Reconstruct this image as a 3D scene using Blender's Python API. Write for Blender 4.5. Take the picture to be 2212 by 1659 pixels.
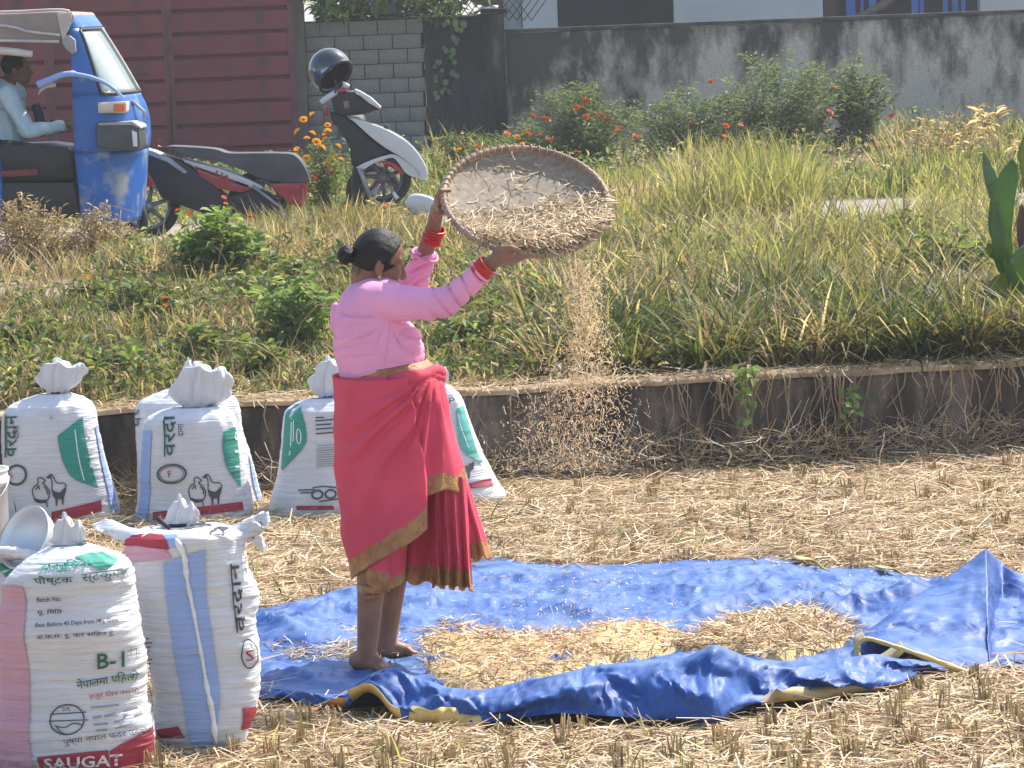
import bpy, bmesh, math, random
import numpy as np
from mathutils import Vector, Matrix, Euler
for o in list(bpy.data.objects):
    bpy.data.objects.remove(o)
SC = bpy.context.scene
COL = SC.collection
random.seed(7)
RNG = np.random.RandomState(11)
PI = math.pi

# ---------------------------------------------------------------- camera
CAM_H = 2.2            # metres above the paddock
PITCH = math.radians(6.1)
ROLL = math.radians(2.2)
LENS = 120.0
CX, CY, FPX = 1106.0, 829.5, 2212 * LENS / 36.0     # photograph measured at 2212 x 1659
_f = Vector((0, math.cos(PITCH), -math.sin(PITCH)))
_r0 = Vector((1, 0, 0))
_u0 = _r0.cross(_f)
_r = _r0 * math.cos(ROLL) - _u0 * math.sin(ROLL)
_u = _u0 * math.cos(ROLL) + _r0 * math.sin(ROLL)
CAMP = Vector((0, 0, CAM_H))
cd = bpy.data.cameras.new('camera')
cd.lens = LENS
cd.sensor_width = 36.0
cd.clip_start = 0.5
cd.clip_end = 2000
cam = bpy.data.objects.new('camera', cd)
COL.objects.link(cam)
cam.matrix_world = Matrix(((_r.x, _u.x, -_f.x, 0), (_r.y, _u.y, -_f.y, 0), (_r.z, _u.z, -_f.z, CAM_H), (0, 0, 0, 1)))
SC.camera = cam

# ---------------------------------------------------------------- light
SUN_EL = math.radians(50)
SUN_AZ = math.radians(50)     # clockwise from +Y (straight ahead), i.e. behind the scene on the right
w = bpy.data.worlds.new('World')
SC.world = w
w.use_nodes = True
wn = w.node_tree
sky = wn.nodes.new('ShaderNodeTexSky')
sky.sky_type = 'NISHITA'
sky.sun_disc = False
sky.sun_elevation = SUN_EL
sky.sun_rotation = SUN_AZ
sky.air_density = 1.2
sky.dust_density = 2.0
wn.links.new(sky.outputs[0], wn.nodes['Background'].inputs[0])
wn.nodes['Background'].inputs[1].default_value = 0.15
sd = bpy.data.lights.new('sun', 'SUN')
sd.energy = 4.1
sd.angle = math.radians(0.6)
sd.color = (1.0, 0.93, 0.81)
sun = bpy.data.objects.new('sun', sd)
COL.objects.link(sun)
_sd = Vector((math.sin(SUN_AZ) * math.cos(SUN_EL), math.cos(SUN_AZ) * math.cos(SUN_EL), math.sin(SUN_EL)))
sun.rotation_euler = (-_sd).to_track_quat('-Z', 'Y').to_euler()
sun.location = (6, 6, 12)
SC.view_settings.view_transform = 'Standard'
SC.view_settings.look = 'None'
SC.view_settings.gamma = 1.0
SC.view_settings.exposure = 0.90
SC.view_settings.use_curve_mapping = False
SC.render.engine = 'CYCLES'
SC.cycles.max_bounces = 8
SC.cycles.transparent_max_bounces = 8


# ---------------------------------------------------------------- pixel to place
def ray(u, v):
    return _f + _r * ((u - CX) / FPX) + _u * ((CY - v) / FPX)


def P(u, v, Y):
    d = ray(u, v)
    return CAMP + d * (Y / d.y)


def G(u, v, z=0.0):
    d = ray(u, v)
    return CAMP + d * ((z - CAM_H) / d.z)


def pxm(Y):
    return FPX / Y


# ---------------------------------------------------------------- noise
def _hash(ix, iy, iz):
    h = (ix.astype(np.int64) * 374761393 + iy.astype(np.int64) * 668265263 + iz.astype(np.int64) * 2147483647) & 0x7fffffff
    h = ((h ^ (h >> 13)) * 1274126177) & 0x7fffffff
    h = h ^ (h >> 16)
    return (h & 0xffff) / 65535.0


def vn(x, y=0.0, z=0.0):
    """value noise, -1..1, arrays"""
    x, y, z = np.broadcast_arrays(np.asarray(x, float), np.asarray(y, float), np.asarray(z, float))
    ix, iy, iz = np.floor(x), np.floor(y), np.floor(z)
    fx, fy, fz = x - ix, y - iy, z - iz
    fx, fy, fz = [f * f * (3 - 2 * f) for f in (fx, fy, fz)]
    r = 0
    for a in (0, 1):
        for b in (0, 1):
            for c in (0, 1):
                wgt = (fx if a else 1 - fx) * (fy if b else 1 - fy) * (fz if c else 1 - fz)
                r = r + wgt * _hash(ix + a, iy + b, iz + c)
    return r * 2 - 1


def fbm(x, y=0.0, z=0.0, o=3):
    r, a, k = 0, 1.0, 1.0
    for i in range(o):
        r = r + a * vn(np.asarray(x) * k + 17.3 * i, np.asarray(y) * k + 5.1 * i, np.asarray(z) * k)
        a *= 0.5
        k *= 2.03
    return r


def smooth(a, b, x):
    t = np.clip((np.asarray(x, float) - a) / (b - a), 0, 1)
    return t * t * (3 - 2 * t)


# ---------------------------------------------------------------- objects
def tag(o, label=None, cat=None, group=None, kind=None):
    if label: o['label'] = label
    if cat: o['category'] = cat
    if group: o['group'] = group
    if kind: o['kind'] = kind
    return o


def thing(name, label, cat, loc, group=None):
    o = bpy.data.objects.new(name, None)
    COL.objects.link(o)
    o.location = loc
    o.empty_display_size = 0.1
    return tag(o, label, cat, group)


def rootof(o):
    while o.parent: o = o.parent
    return o


def link(name, me, parent=None, loc=None, rot=None, scale=None):
    o = bpy.data.objects.new(name, me)
    COL.objects.link(o)
    if parent: o.parent = parent
    if loc is not None: o.location = loc
    if rot is not None: o.rotation_euler = rot
    if scale is not None: o.scale = scale
    return o


def base_of(parent):
    if parent is None: return Vector((0, 0, 0))
    b = Vector(parent.location)
    while parent.parent:
        parent = parent.parent
        b += Vector(parent.location)
    return b


def shade(me, smooth_=True):
    me.polygons.foreach_set('use_smooth', [smooth_] * len(me.polygons))


class MB:
    def __init__(s):
        s.v, s.f, s.m = [], [], []

    def add(s, v, f, m=0):
        o = len(s.v)
        s.v += [tuple(p) for p in v]
        s.f += [tuple(i + o for i in q) for q in f]
        s.m += [m] * len(f)
        return s

    def box(s, a, b, m=0):
        (x0, y0, z0), (x1, y1, z1) = a, b
        v = [(x0, y0, z0), (x1, y0, z0), (x1, y1, z0), (x0, y1, z0), (x0, y0, z1), (x1, y0, z1), (x1, y1, z1), (x0, y1, z1)]
        return s.add(v, [(0, 3, 2, 1), (4, 5, 6, 7), (0, 1, 5, 4), (1, 2, 6, 5), (2, 3, 7, 6), (3, 0, 4, 7)], m)

    def tube(s, pts, r, n=8, m=0, cap=True):
        v, f = tube(pts, r, n, cap)
        return s.add(v, f, m)

    def mesh(s, name, mats=None, smooth_=True, bevel=0, seg=2, base=None):
        me = bpy.data.meshes.new(name)
        v = s.v
        if base is not None:
            v = [(p[0] - base[0], p[1] - base[1], p[2] - base[2]) for p in v]
        me.from_pydata(v, [], s.f)
        for k in (mats or []): me.materials.append(k)
        if mats and len(mats) > 1: me.polygons.foreach_set('material_index', s.m)
        if bevel:
            bm = bmesh.new()
            bm.from_mesh(me)
            bmesh.ops.remove_doubles(bm, verts=bm.verts, dist=1e-5)
            es = [e for e in bm.edges if len(e.link_faces) == 2 and e.calc_face_angle(0) > 0.6]
            bmesh.ops.bevel(bm, geom=es, offset=bevel, segments=seg, affect='EDGES', profile=0.6, clamp_overlap=True)
            bm.to_mesh(me)
            bm.free()
        shade(me, smooth_)
        if bevel:
            try: me.set_sharp_from_angle(angle=0.9)
            except Exception: pass
        me.update()
        return me

    def obj(s, name, mats, parent=None, smooth_=True, bevel=0, seg=2, kind=None):
        if not isinstance(mats, (list, tuple)): mats = [mats]
        me = s.mesh(name, mats, smooth_, bevel, seg, base_of(parent))
        o = link(name, me, parent)
        if kind: o['kind'] = kind
        return o


def tube(pts, r, n=8, cap=True):
    pts = [Vector(p) for p in pts]
    if not isinstance(r, (list, tuple)): r = [r] * len(pts)
    V, F = [], []
    ref = None
    for i, p in enumerate(pts):
        t = (pts[min(i + 1, len(pts) - 1)] - pts[max(i - 1, 0)])
        if t.length < 1e-9: t = Vector((0, 0, 1))
        t.normalize()
        if ref is None:
            ref = t.orthogonal().normalized()
        ref = (ref - t * ref.dot(t))
        if ref.length < 1e-6: ref = t.orthogonal()
        ref.normalize()
        b = t.cross(ref)
        for k in range(n):
            a = 2 * PI * k / n
            V.append(p + (ref * math.cos(a) + b * math.sin(a)) * r[i])
    for i in range(len(pts) - 1):
        for k in range(n):
            F.append((i * n + k, i * n + (k + 1) % n, (i + 1) * n + (k + 1) % n, (i + 1) * n + k))
    if cap:
        F.append(tuple(reversed(range(n))))
        F.append(tuple(range((len(pts) - 1) * n, len(pts) * n)))
    return V, F


def grid_faces(nr, nc, wrap=False):
    F = []
    for i in range(nr - 1):
        for j in range(nc if wrap else nc - 1):
            k = (j + 1) % nc
            F.append((i * nc + j, i * nc + k, (i + 1) * nc + k, (i + 1) * nc + j))
    return F


def spline(pts, n):
    """Catmull-Rom through points, n samples"""
    A = np.array(pts, float)
    if len(A) < 3:
        t = np.linspace(0, 1, n)[:, None]
        return A[0] * (1 - t) + A[-1] * t
    Q = np.vstack([2 * A[0] - A[1], A, 2 * A[-1] - A[-2]])
    out = []
    T = np.linspace(0, len(A) - 1 - 1e-9, n)
    for t in T:
        i = int(t)
        s = t - i
        p0, p1, p2, p3 = Q[i], Q[i + 1], Q[i + 2], Q[i + 3]
        out.append(0.5 * (2 * p1 + (p2 - p0) * s + (2 * p0 - 5 * p1 + 4 * p2 - p3) * s * s + (3 * p1 - p0 - 3 * p2 + p3) * s ** 3))
    return np.array(out)


def capsule(p0, r0, p1, r1, n=14):
    p0, p1 = Vector(p0), Vector(p1)
    t = (p1 - p0)
    L = t.length
    t.normalize()
    pts, rs = [], []
    for a in (-85, -60, -35, -10):
        pts.append(p0 + t * (r0 * math.sin(math.radians(a))))
        rs.append(r0 * math.cos(math.radians(a)))
    for a in (10, 35, 60, 85):
        pts.append(p1 + t * (r1 * math.sin(math.radians(a))))
        rs.append(r1 * math.cos(math.radians(a)))
    return tube(pts, rs, n)


def ellipsoid(c, axes, n=16, m=10):
    """axes: three Vectors already scaled"""
    c = Vector(c)
    V, F = [], []
    for i in range(m + 1):
        th = PI * (i + 0.001) / (m + 0.002)
        for k in range(n):
            a = 2 * PI * k / n
            V.append(c + axes[0] * (math.sin(th) * math.cos(a)) + axes[1] * (math.sin(th) * math.sin(a)) + axes[2] * math.cos(th))
    F = grid_faces(m + 1, n, True)
    F = [tuple(reversed(q)) for q in F]
    F.append(tuple(range(n)))
    F.append(tuple(reversed(range(m * n, m * n + n))))
    return V, F


def voxel(mb, size, it=4, name='body', fac=0.5):
    me = mb.mesh(name)
    bm = bmesh.new()
    bm.from_mesh(me)
    bmesh.ops.recalc_face_normals(bm, faces=bm.faces)
    bm.to_mesh(me)
    bm.free()
    ob = bpy.data.objects.new('tmp', me)
    COL.objects.link(ob)
    md = ob.modifiers.new('r', 'REMESH')
    md.mode = 'VOXEL'
    md.voxel_size = size
    ms = ob.modifiers.new('s', 'SMOOTH')
    ms.iterations = it
    ms.factor = fac
    dg = bpy.context.evaluated_depsgraph_get()
    out = bpy.data.meshes.new_from_object(ob.evaluated_get(dg))
    bpy.data.objects.remove(ob)
    out.name = name
    shade(out)
    return out


def verts_np(me):
    a = np.empty(len(me.vertices) * 3)
    me.vertices.foreach_get('co', a)
    return a.reshape(-1, 3)


def normals_np(me):
    a = np.empty(len(me.vertices) * 3)
    me.vertices.foreach_get('normal', a)
    return a.reshape(-1, 3)


def set_verts(me, V):
    me.vertices.foreach_set('co', np.ascontiguousarray(V, dtype=np.float32).ravel())
    me.update()


def np_mesh(name, V, F, mats, cols=None, smooth_=False):
    """fast mesh: V (n,3), F (m,k), cols (n,3)"""
    V = np.ascontiguousarray(V, dtype=np.float32)
    F = np.ascontiguousarray(F, dtype=np.int32)
    me = bpy.data.meshes.new(name)
    k = F.shape[1]
    me.vertices.add(len(V))
    me.vertices.foreach_set('co', V.ravel())
    me.loops.add(F.size)
    me.loops.foreach_set('vertex_index', F.ravel())
    me.polygons.add(len(F))
    me.polygons.foreach_set('loop_start', np.arange(0, F.size, k, dtype=np.int32))
    try: me.polygons.foreach_set('loop_total', np.full(len(F), k, dtype=np.int32))
    except Exception: pass
    me.update(calc_edges=True)
    if cols is not None:
        at = me.color_attributes.new('Col', 'FLOAT_COLOR', 'POINT')
        c = np.ones((len(V), 4), np.float32)
        c[:, :3] = cols
        at.data.foreach_set('color', c.ravel())
    for m in (mats if isinstance(mats, (list, tuple)) else [mats]): me.materials.append(m)
    shade(me, smooth_)
    return me


# ---------------------------------------------------------------- materials
def nodes_of(m):
    m.use_nodes = True
    nt = m.node_tree
    return nt, nt.nodes, nt.links, nt.nodes['Principled BSDF']


def mat(name, c, rough=0.6, var=0.15, scale=8.0, bump=0.0, bscale=40.0, metal=0.0, spec=0.4, c2=None, stretch=(1, 1, 1), coat=0.0, detail=4, lo=0.35, hi=0.65, wear=None):
    """principled colour broken up by noise; optional fine relief; wear=(colour, scale, low, high) patches"""
    m = bpy.data.materials.new(name)
    nt, N, L, b = nodes_of(m)
    tc = N.new('ShaderNodeTexCoord')
    mp = N.new('ShaderNodeMapping')
    mp.inputs['Scale'].default_value = stretch
    L.new(tc.outputs['Object'], mp.inputs[0])
    nz = N.new('ShaderNodeTexNoise')
    nz.inputs['Scale'].default_value = scale
    nz.inputs['Detail'].default_value = detail
    L.new(mp.outputs[0], nz.inputs[0])
    cr = N.new('ShaderNodeValToRGB')
    cr.color_ramp.elements[0].position = lo
    cr.color_ramp.elements[1].position = hi
    a = c2 if c2 else tuple(x * (1 - var) for x in c)
    bb = c if c2 else tuple(min(1, x * (1 + var)) for x in c)
    cr.color_ramp.elements[0].color = (*a, 1)
    cr.color_ramp.elements[1].color = (*bb, 1)
    L.new(nz.outputs['Fac'], cr.inputs[0])
    out = cr.outputs[0]
    if wear:
        wc, ws, wl, wh = wear
        n3 = N.new('ShaderNodeTexNoise')
        n3.inputs['Scale'].default_value = ws
        n3.inputs['Detail'].default_value = 6
        L.new(tc.outputs['Object'], n3.inputs[0])
        r3 = N.new('ShaderNodeMapRange')
        r3.inputs[1].default_value = wl
        r3.inputs[2].default_value = wh
        L.new(n3.outputs['Fac'], r3.inputs[0])
        mx = N.new('ShaderNodeMixRGB')
        L.new(r3.outputs[0], mx.inputs[0])
        L.new(out, mx.inputs[1])
        mx.inputs[2].default_value = (*wc, 1)
        out = mx.outputs[0]
    L.new(out, b.inputs['Base Color'])
    b.inputs['Roughness'].default_value = rough
    b.inputs['Metallic'].default_value = metal
    b.inputs['Specular IOR Level'].default_value = spec
    b.inputs['Coat Weight'].default_value = coat
    if bump:
        n2 = N.new('ShaderNodeTexNoise')
        n2.inputs['Scale'].default_value = bscale
        n2.inputs['Detail'].default_value = 5
        L.new(mp.outputs[0], n2.inputs[0])
        bp = N.new('ShaderNodeBump')
        bp.inputs['Strength'].default_value = bump
        bp.inputs['Distance'].default_value = 0.01
        L.new(n2.outputs['Fac'], bp.inputs['Height'])
        L.new(bp.outputs[0], b.inputs['Normal'])
    return m


def leafmat(name, trans=0.45, rough=0.5, boost=1.6, spec=0.3):
    """takes each blade's own colour from the mesh; lets light through like a leaf"""
    m = bpy.data.materials.new(name)
    nt, N, L, b = nodes_of(m)
    at = N.new('ShaderNodeAttribute')
    at.attribute_name = 'Col'
    L.new(at.outputs['Color'], b.inputs['Base Color'])
    b.inputs['Roughness'].default_value = rough
    b.inputs['Specular IOR Level'].default_value = spec
    tr = N.new('ShaderNodeBsdfTranslucent')
    mu = N.new('ShaderNodeMixRGB')
    mu.blend_type = 'MULTIPLY'
    mu.inputs[0].default_value = 1
    mu.inputs[2].default_value = (boost, boost, boost * 0.8, 1)
    L.new(at.outputs['Color'], mu.inputs[1])
    L.new(mu.outputs[0], tr.inputs[0])
    mx = N.new('ShaderNodeMixShader')
    mx.inputs[0].default_value = trans
    L.new(b.outputs[0], mx.inputs[1])
    L.new(tr.outputs[0], mx.inputs[2])
    L.new(mx.outputs[0], N['Material Output'].inputs[0])
    return m


M_LEAF = leafmat('leaf', 0.46, 0.5, 1.6)
M_STRAW = leafmat('straw', 0.15, 0.55, 1.2, 0.4)
# ================================================================ SETTING
WALL_Z = 0.445


def yw(x):
    return 16.0 + 0.138 * (np.clip(x, -7, 7) + 1.86)


def hz(x, y):
    """terrain height"""
    x, y = np.asarray(x, float), np.asarray(y, float)
    y0 = yw(x) + 0.12
    field = 0.012 * fbm(x * 2.2, y * 2.2)
    bank = WALL_Z - 0.03 + (0.72 - WALL_Z) * smooth(y0 + 0.3, 21.4, y) + 0.03 * fbm(x * 1.3, y * 1.3, 3.0) * smooth(y0, y0 + 0.6, y) * (1 - smooth(20.8, 21.8, y))
    far = 0.70 + 0.15 * smooth(27.5, 34, y)
    r = np.where(y < 21.8, bank, far)
    return np.where(y < y0, field, r)


def hz1(x, y): return float(hz(x, y))


M_SOIL = mat('paddock soil', (0.40, 0.28, 0.15), 0.9, c2=(0.24, 0.16, 0.08), scale=14, bump=0.6, bscale=60)
M_BANK = mat('bank soil', (0.13, 0.095, 0.045), 0.9, c2=(0.07, 0.06, 0.025), scale=9, bump=0.6, bscale=50)
M_ROAD = mat('dusty concrete road', (0.31, 0.275, 0.235), 0.85, c2=(0.22, 0.19, 0.155), scale=5, bump=0.3, bscale=80)
M_VERGE = mat('verge soil', (0.17, 0.12, 0.07), 0.9, c2=(0.1, 0.09, 0.04), scale=4, bump=0.5, bscale=40)

XS = np.concatenate([[-500, -120, -40, -15], np.linspace(-7, 7, 71), [15, 40, 120, 500]])


def band(name, ylo, yhi, ny, m, zoff=0.0):
    nx = len(XS)
    V = []
    for i in range(ny):
        t = i / (ny - 1)
        lo = ylo(XS) if callable(ylo) else np.full(nx, ylo)
        hi = yhi(XS) if callable(yhi) else np.full(nx, yhi)
        y = lo + (hi - lo) * t
        z = hz(XS, y) + zoff
        V.append(np.stack([XS, y, z], 1))
    me = np_mesh(name, np.concatenate(V), np.array(grid_faces(ny, nx)), m, None, True)
    return tag(link(name, me), kind='structure')


band('paddock', -60.0, lambda x: yw(x) + 0.1, 160, M_SOIL)
band('bank', lambda x: yw(x) + 0.13, 21.8, 40, M_BANK)
band('road', 21.8, 27.5, 8, M_ROAD)
band('verge', 27.5, 36.0, 20, M_VERGE)
band('yard', 36.0, 900.0, 6, M_VERGE)
# trodden dirt strip in front of the rickshaw
M_DIRT = mat('trodden dirt path', (0.34, 0.275, 0.205), 0.95, c2=(0.22, 0.175, 0.125), scale=7, bump=0.5, bscale=60)
V = []
xp = np.linspace(-6.5, -2.0, 60)
for i in range(16):
    t = i / 15
    y = 19.9 + 0.12 * fbm(xp * 1.5, 1.0) + (21.9 - 19.9) * t
    x_ = xp + 0.45 * t * smooth(-3.2, -2.0, xp) - 0.25 * (1 - t)
    V.append(np.stack([x_, y, hz(x_, y) + 0.006 + 0.012 * vn(x_ * 4, y * 4)], 1))
tag(link('path', np_mesh('path', np.concatenate(V), np.array(grid_faces(16, 60)), M_DIRT, None, True)), kind='structure')

# ---- low retaining wall between paddock and bank
def stained(name, base, dark, light, zs=1.0, stainscale=3.0, mid=0.5, streak=(1, 1, 0.22), top=None):
    """weathered render: mould and runs of its own shape"""
    m = bpy.data.materials.new(name)
    nt, N, L, b = nodes_of(m)
    tc = N.new('ShaderNodeTexCoord')
    mp = N.new('ShaderNodeMapping')
    mp.inputs['Scale'].default_value = streak
    L.new(tc.outputs['Object'], mp.inputs[0])
    n1 = N.new('ShaderNodeTexNoise')
    n1.inputs['Scale'].default_value = stainscale
    n1.inputs['Detail'].default_value = 9
    n1.inputs['Roughness'].default_value = 0.68
    L.new(mp.outputs[0], n1.inputs[0])
    src = n1.outputs['Fac']
    if top is not None:      # mould grows from the wet top of the wall downwards
        sx = N.new('ShaderNodeSeparateXYZ')
        L.new(tc.outputs['Object'], sx.inputs[0])
        mr = N.new('ShaderNodeMapRange')
        mr.inputs[1].default_value = top[0]
        mr.inputs[2].default_value = top[1]
        mr.inputs[3].default_value = top[2]
        mr.inputs[4].default_value = top[3]
        L.new(sx.outputs[2], mr.inputs[0])
        ad = N.new('ShaderNodeMath')
        ad.operation = 'ADD'
        L.new(src, ad.inputs[0])
        L.new(mr.outputs[0], ad.inputs[1])
        src = ad.outputs[0]
        if len(top) > 4:
            mr2 = N.new('ShaderNodeMapRange')
            mr2.inputs[1].default_value = top[4]
            mr2.inputs[2].default_value = top[5]
            mr2.inputs[3].default_value = top[6]
            mr2.inputs[4].default_value = 0.0
            L.new(sx.outputs[0], mr2.inputs[0])
            a2 = N.new('ShaderNodeMath')
            L.new(src, a2.inputs[0])
            L.new(mr2.outputs[0], a2.inputs[1])
            src = a2.outputs[0]
    cr = N.new('ShaderNodeValToRGB')
    e = cr.color_ramp.elements
    e[0].position, e[0].color = mid - 0.10, (*light, 1)
    e[1].position, e[1].color = mid + 0.08, (*dark, 1)
    k = e.new(mid - 0.02)
    k.color = (*base, 1)
    L.new(src, cr.inputs[0])
    n2 = N.new('ShaderNodeTexNoise')
    n2.inputs['Scale'].default_value = 45
    n2.inputs['Detail'].default_value = 6
    L.new(tc.outputs['Object'], n2.inputs[0])
    mx = N.new('ShaderNodeMixRGB')
    mx.blend_type = 'OVERLAY'
    mx.inputs[0].default_value = 0.75
    L.new(cr.outputs[0], mx.inputs[1])
    L.new(n2.outputs['Color'], mx.inputs[2])
    hs = N.new('ShaderNodeHueSaturation')
    hs.inputs['Saturation'].default_value = 0.75
    L.new(mx.outputs[0], hs.inputs['Color'])
    L.new(hs.outputs[0], b.inputs['Base Color'])
    b.inputs['Roughness'].default_value = 0.9
    bp = N.new('ShaderNodeBump')
    bp.inputs['Strength'].default_value = 0.5
    bp.inputs['Distance'].default_value = 0.02
    L.new(n2.outputs['Fac'], bp.inputs['Height'])
    L.new(bp.outputs[0], b.inputs['Normal'])
    return m


M_LOWWALL = stained('mouldy low wall', (0.085, 0.056, 0.036), (0.026, 0.018, 0.013), (0.18, 0.135, 0.095), stainscale=3.5, mid=0.5)
M_COPING = mat('wall coping', (0.50, 0.37, 0.23), 0.9, c2=(0.26, 0.19, 0.11), scale=9, bump=0.5, bscale=50)
rw = thing('retaining_wall', 'low dark mouldy concrete wall between straw field and weedy bank', 'wall', (0, float(yw(0)), 0))
mb = MB()
xs = np.linspace(-7, 7, 141)
rows = [(-0.02, -0.15), (0.012, 0.10), (0.004, 0.25), (0.0, 0.40), (0.006, WALL_Z - 0.028), (0.115, WALL_Z - 0.028)]
V = []
for dy, z in rows:
    y = yw(xs) + dy + 0.008 * fbm(xs * 3, z * 9)
    V.append(np.stack([xs, y, np.full_like(xs, z) + (0.004 * vn(xs * 5, z) if 0 < z < 0.42 else 0)], 1))
mb.add(np.concatenate(V), grid_faces(len(rows), len(xs)))
mb.obj('wall_face', M_LOWWALL, rw)
mb = MB()
V = []
prof = [(-0.012, WALL_Z - 0.026), (-0.020, WALL_Z - 0.010), (-0.008, WALL_Z), (0.10, WALL_Z + 0.004), (0.16, WALL_Z - 0.01), (0.16, WALL_Z - 0.04)]
for dy, z in prof:
    y = yw(xs) + dy + 0.008 * vn(xs * 6, dy * 40)
    V.append(np.stack([xs, y, z + 0.006 * fbm(xs * 4, dy * 9)], 1))
mb.add(np.concatenate(V), grid_faces(len(prof), len(xs)))
mb.obj('coping', M_COPING, rw)

# ---- compound wall of mouldy render behind the verge (right)
YC = 34.6
TOPZ = 2.055
M_CWALL = stained('mouldy compound wall', (0.27, 0.23, 0.18), (0.06, 0.052, 0.043), (0.46, 0.40, 0.32), stainscale=2.6, mid=0.59,
                  streak=(1, 1, 0.45), top=(0.15, 1.2, -0.12, 0.12, 0.2, 1.9, 0.16))
x0 = P(1092, 80, YC).x
cw = thing('compound_wall', 'long grey rendered wall blackened by mould behind the marigolds', 'wall', (x0, YC, 0.8))
mb = MB()
mb.box((x0, YC, 0.6), (14, YC + 0.15, TOPZ))
mb.obj('wall_face', M_CWALL, cw, False, 0.012)
mb = MB()
mb.box((x0 - 0.02, YC - 0.02, TOPZ + 0.003), (14, YC + 0.17, TOPZ + 0.045))
mb.obj('coping', mat('compound coping', (0.11, 0.10, 0.09), 0.9, c2=(0.04, 0.04, 0.035), scale=5, bump=0.5), cw, False, 0.012)

# ---- dark plastered pier and wall stretch between block wall and compound wall
M_PIER = stained('black mouldy pier', (0.022, 0.022, 0.025), (0.010, 0.010, 0.012), (0.05, 0.048, 0.045), stainscale=2.2, mid=0.5)
xa, xb = P(918, 80, YC).x, P(1046, 80, YC).x
pz = P(1000, 36, YC).z
pw = thing('plastered_pier', 'black mouldy plaster pier with hanging creeper beside block wall', 'pier', ((xa + xb) / 2, YC, 0.8))
MB().box((P(918, 150, YC).x + 0.002, YC - 0.03, 0.6), (xb, YC + 0.16, pz)).obj('pier_face', M_PIER, pw, False, 0.015)
MB().box((xb + 0.004, YC - 0.07, 0.6), (x0 - 0.006, YC + 0.18, pz + 0.02)).obj('post', stained('mouldy post', (0.035, 0.033, 0.032), (0.012, 0.012, 0.014), (0.09, 0.085, 0.08)), pw, False, 0.015)
MB().box((xb - 0.03, YC - 0.1, pz + 0.024), (x0 + 0.03, YC + 0.2, pz + 0.07)).obj('cap', M_PIER, pw, False, 0.012)

# ---- block wall: every block its own piece
M_BLOCK = stained('concrete block', (0.165, 0.15, 0.13), (0.045, 0.04, 0.038), (0.21, 0.195, 0.17), stainscale=1.1, mid=0.62, streak=(1, 1, 1), top=(1.3, 2.2, -0.06, 0.2, -2.6, -1.15, -0.16))
M_MORTAR = mat('mortar', (0.055, 0.05, 0.046), 0.95, bump=0.4)
bw = thing('block_wall', 'grey concrete block wall behind the parked scooter with helmet', 'wall', (P(780, 300, YC).x, YC, 0.8))
BX0, BX1 = P(640, 150, YC).x, P(918, 150, YC).x
BASE = base_of(bw)
MB().box((BX0, YC + 0.02, 0.5), (BX1 - 0.004, YC + 0.14, P(780, 42, YC).z)).obj('mortar_core', M_MORTAR, bw, False)
bh, bl = 0.147, 0.292
meshes = {}
def blockmesh(l):
    k = round(l, 2)
    if k not in meshes:
        meshes[k] = MB().box((-l / 2 + 0.0035, -0.02, -bh / 2 + 0.0035), (l / 2 - 0.0035, 0.05, bh / 2 - 0.0035)).mesh('brick', [M_BLOCK], False, 0.004, 1)
    return meshes[k]
ztop = P(780, 45, YC).z
r = 0
z = ztop - bh / 2
while z > 0.65:
    x = BX0 + 0.105 + (0 if r % 2 else -bl / 2)
    while x < BX1 - 0.02:
        a, b_ = max(x, BX0 + 0.105), min(x + bl, BX1)
        if b_ - a > 0.05:
            o = link('block', blockmesh(round(b_ - a, 2)), bw, Vector(((a + b_) / 2, YC + 0.012 * random.uniform(-0.3, 0.5), z)) - BASE,
                     (0, random.uniform(-.004, .004), random.uniform(-.006, .006)))
        x += bl
    z -= bh
    r += 1
MB().box((BX0 - 0.06, YC - 0.022, 0.5), (BX0 + 0.102, YC + 0.1, P(650, -60, YC).z)).obj('jamb', mat('cement jamb', (0.17, 0.16, 0.14), 0.9, bump=0.4, scale=5), bw, False, 0.008)

# ---- red sheet-metal gate
M_GATE = mat('gate paint', (0.165, 0.030, 0.037), 0.55, var=0.16, scale=3, bump=0.2, bscale=25, wear=((0.085, 0.035, 0.036), 5, 0.54, 0.74))
M_GATE2 = mat('gate frame paint', (0.125, 0.038, 0.044), 0.5, var=0.2, scale=6, bump=0.1)
YG = 34.3
gt = thing('metal_gate', 'dark red sheet metal gate with pressed horizontal panels behind the auto rickshaw', 'gate', (P(320, 300, YG).x, YG, 0.8))
GB = base_of(gt)
gx = [P(u, 150, YG).x for u in (-330, -150, 108, 366, 636)]
sl = 0.0
pitch = 49.3 / pxm(YG)
ztop = P(366, -75, YG).z
for c in range(4):
    a, b_ = gx[c] + 0.05, gx[c + 1] - 0.05
    z = ztop
    k = 0
    me = None
    while z > 0.75:
        if me is None:
            h = pitch - 0.045
            v = [(a - b_) / 2 + 0.0, (b_ - a) / 2]
            mbp = MB()
            # pressed tray: raised field with sloped edges
            x0_, x1_ = v
            pr = [(-0.02, -h / 2 - 0.02), (-0.045, -h / 2), (-0.045, h / 2), (-0.005, h / 2 + 0.012)]
            mbp.add([(x0_, y_, z_) for y_, z_ in pr] + [(x1_, y_, z_) for y_, z_ in pr], [(i, i + 4, i + 5, i + 1) for i in range(3)] + [(3, 2, 1, 0), (4, 5, 6, 7)])
            me = mbp.mesh('panel', [M_GATE], False)
        link('panel', me, gt, Vector(((a + b_) / 2, YG, z - pitch / 2)) - GB, (0, 0, random.uniform(-.004, .004)))
        z -= pitch
MB().box((gx[0], YG, 0.8), (gx[4], YG + 0.012, ztop)).obj('backing_sheet', M_GATE2, gt, False)
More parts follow.
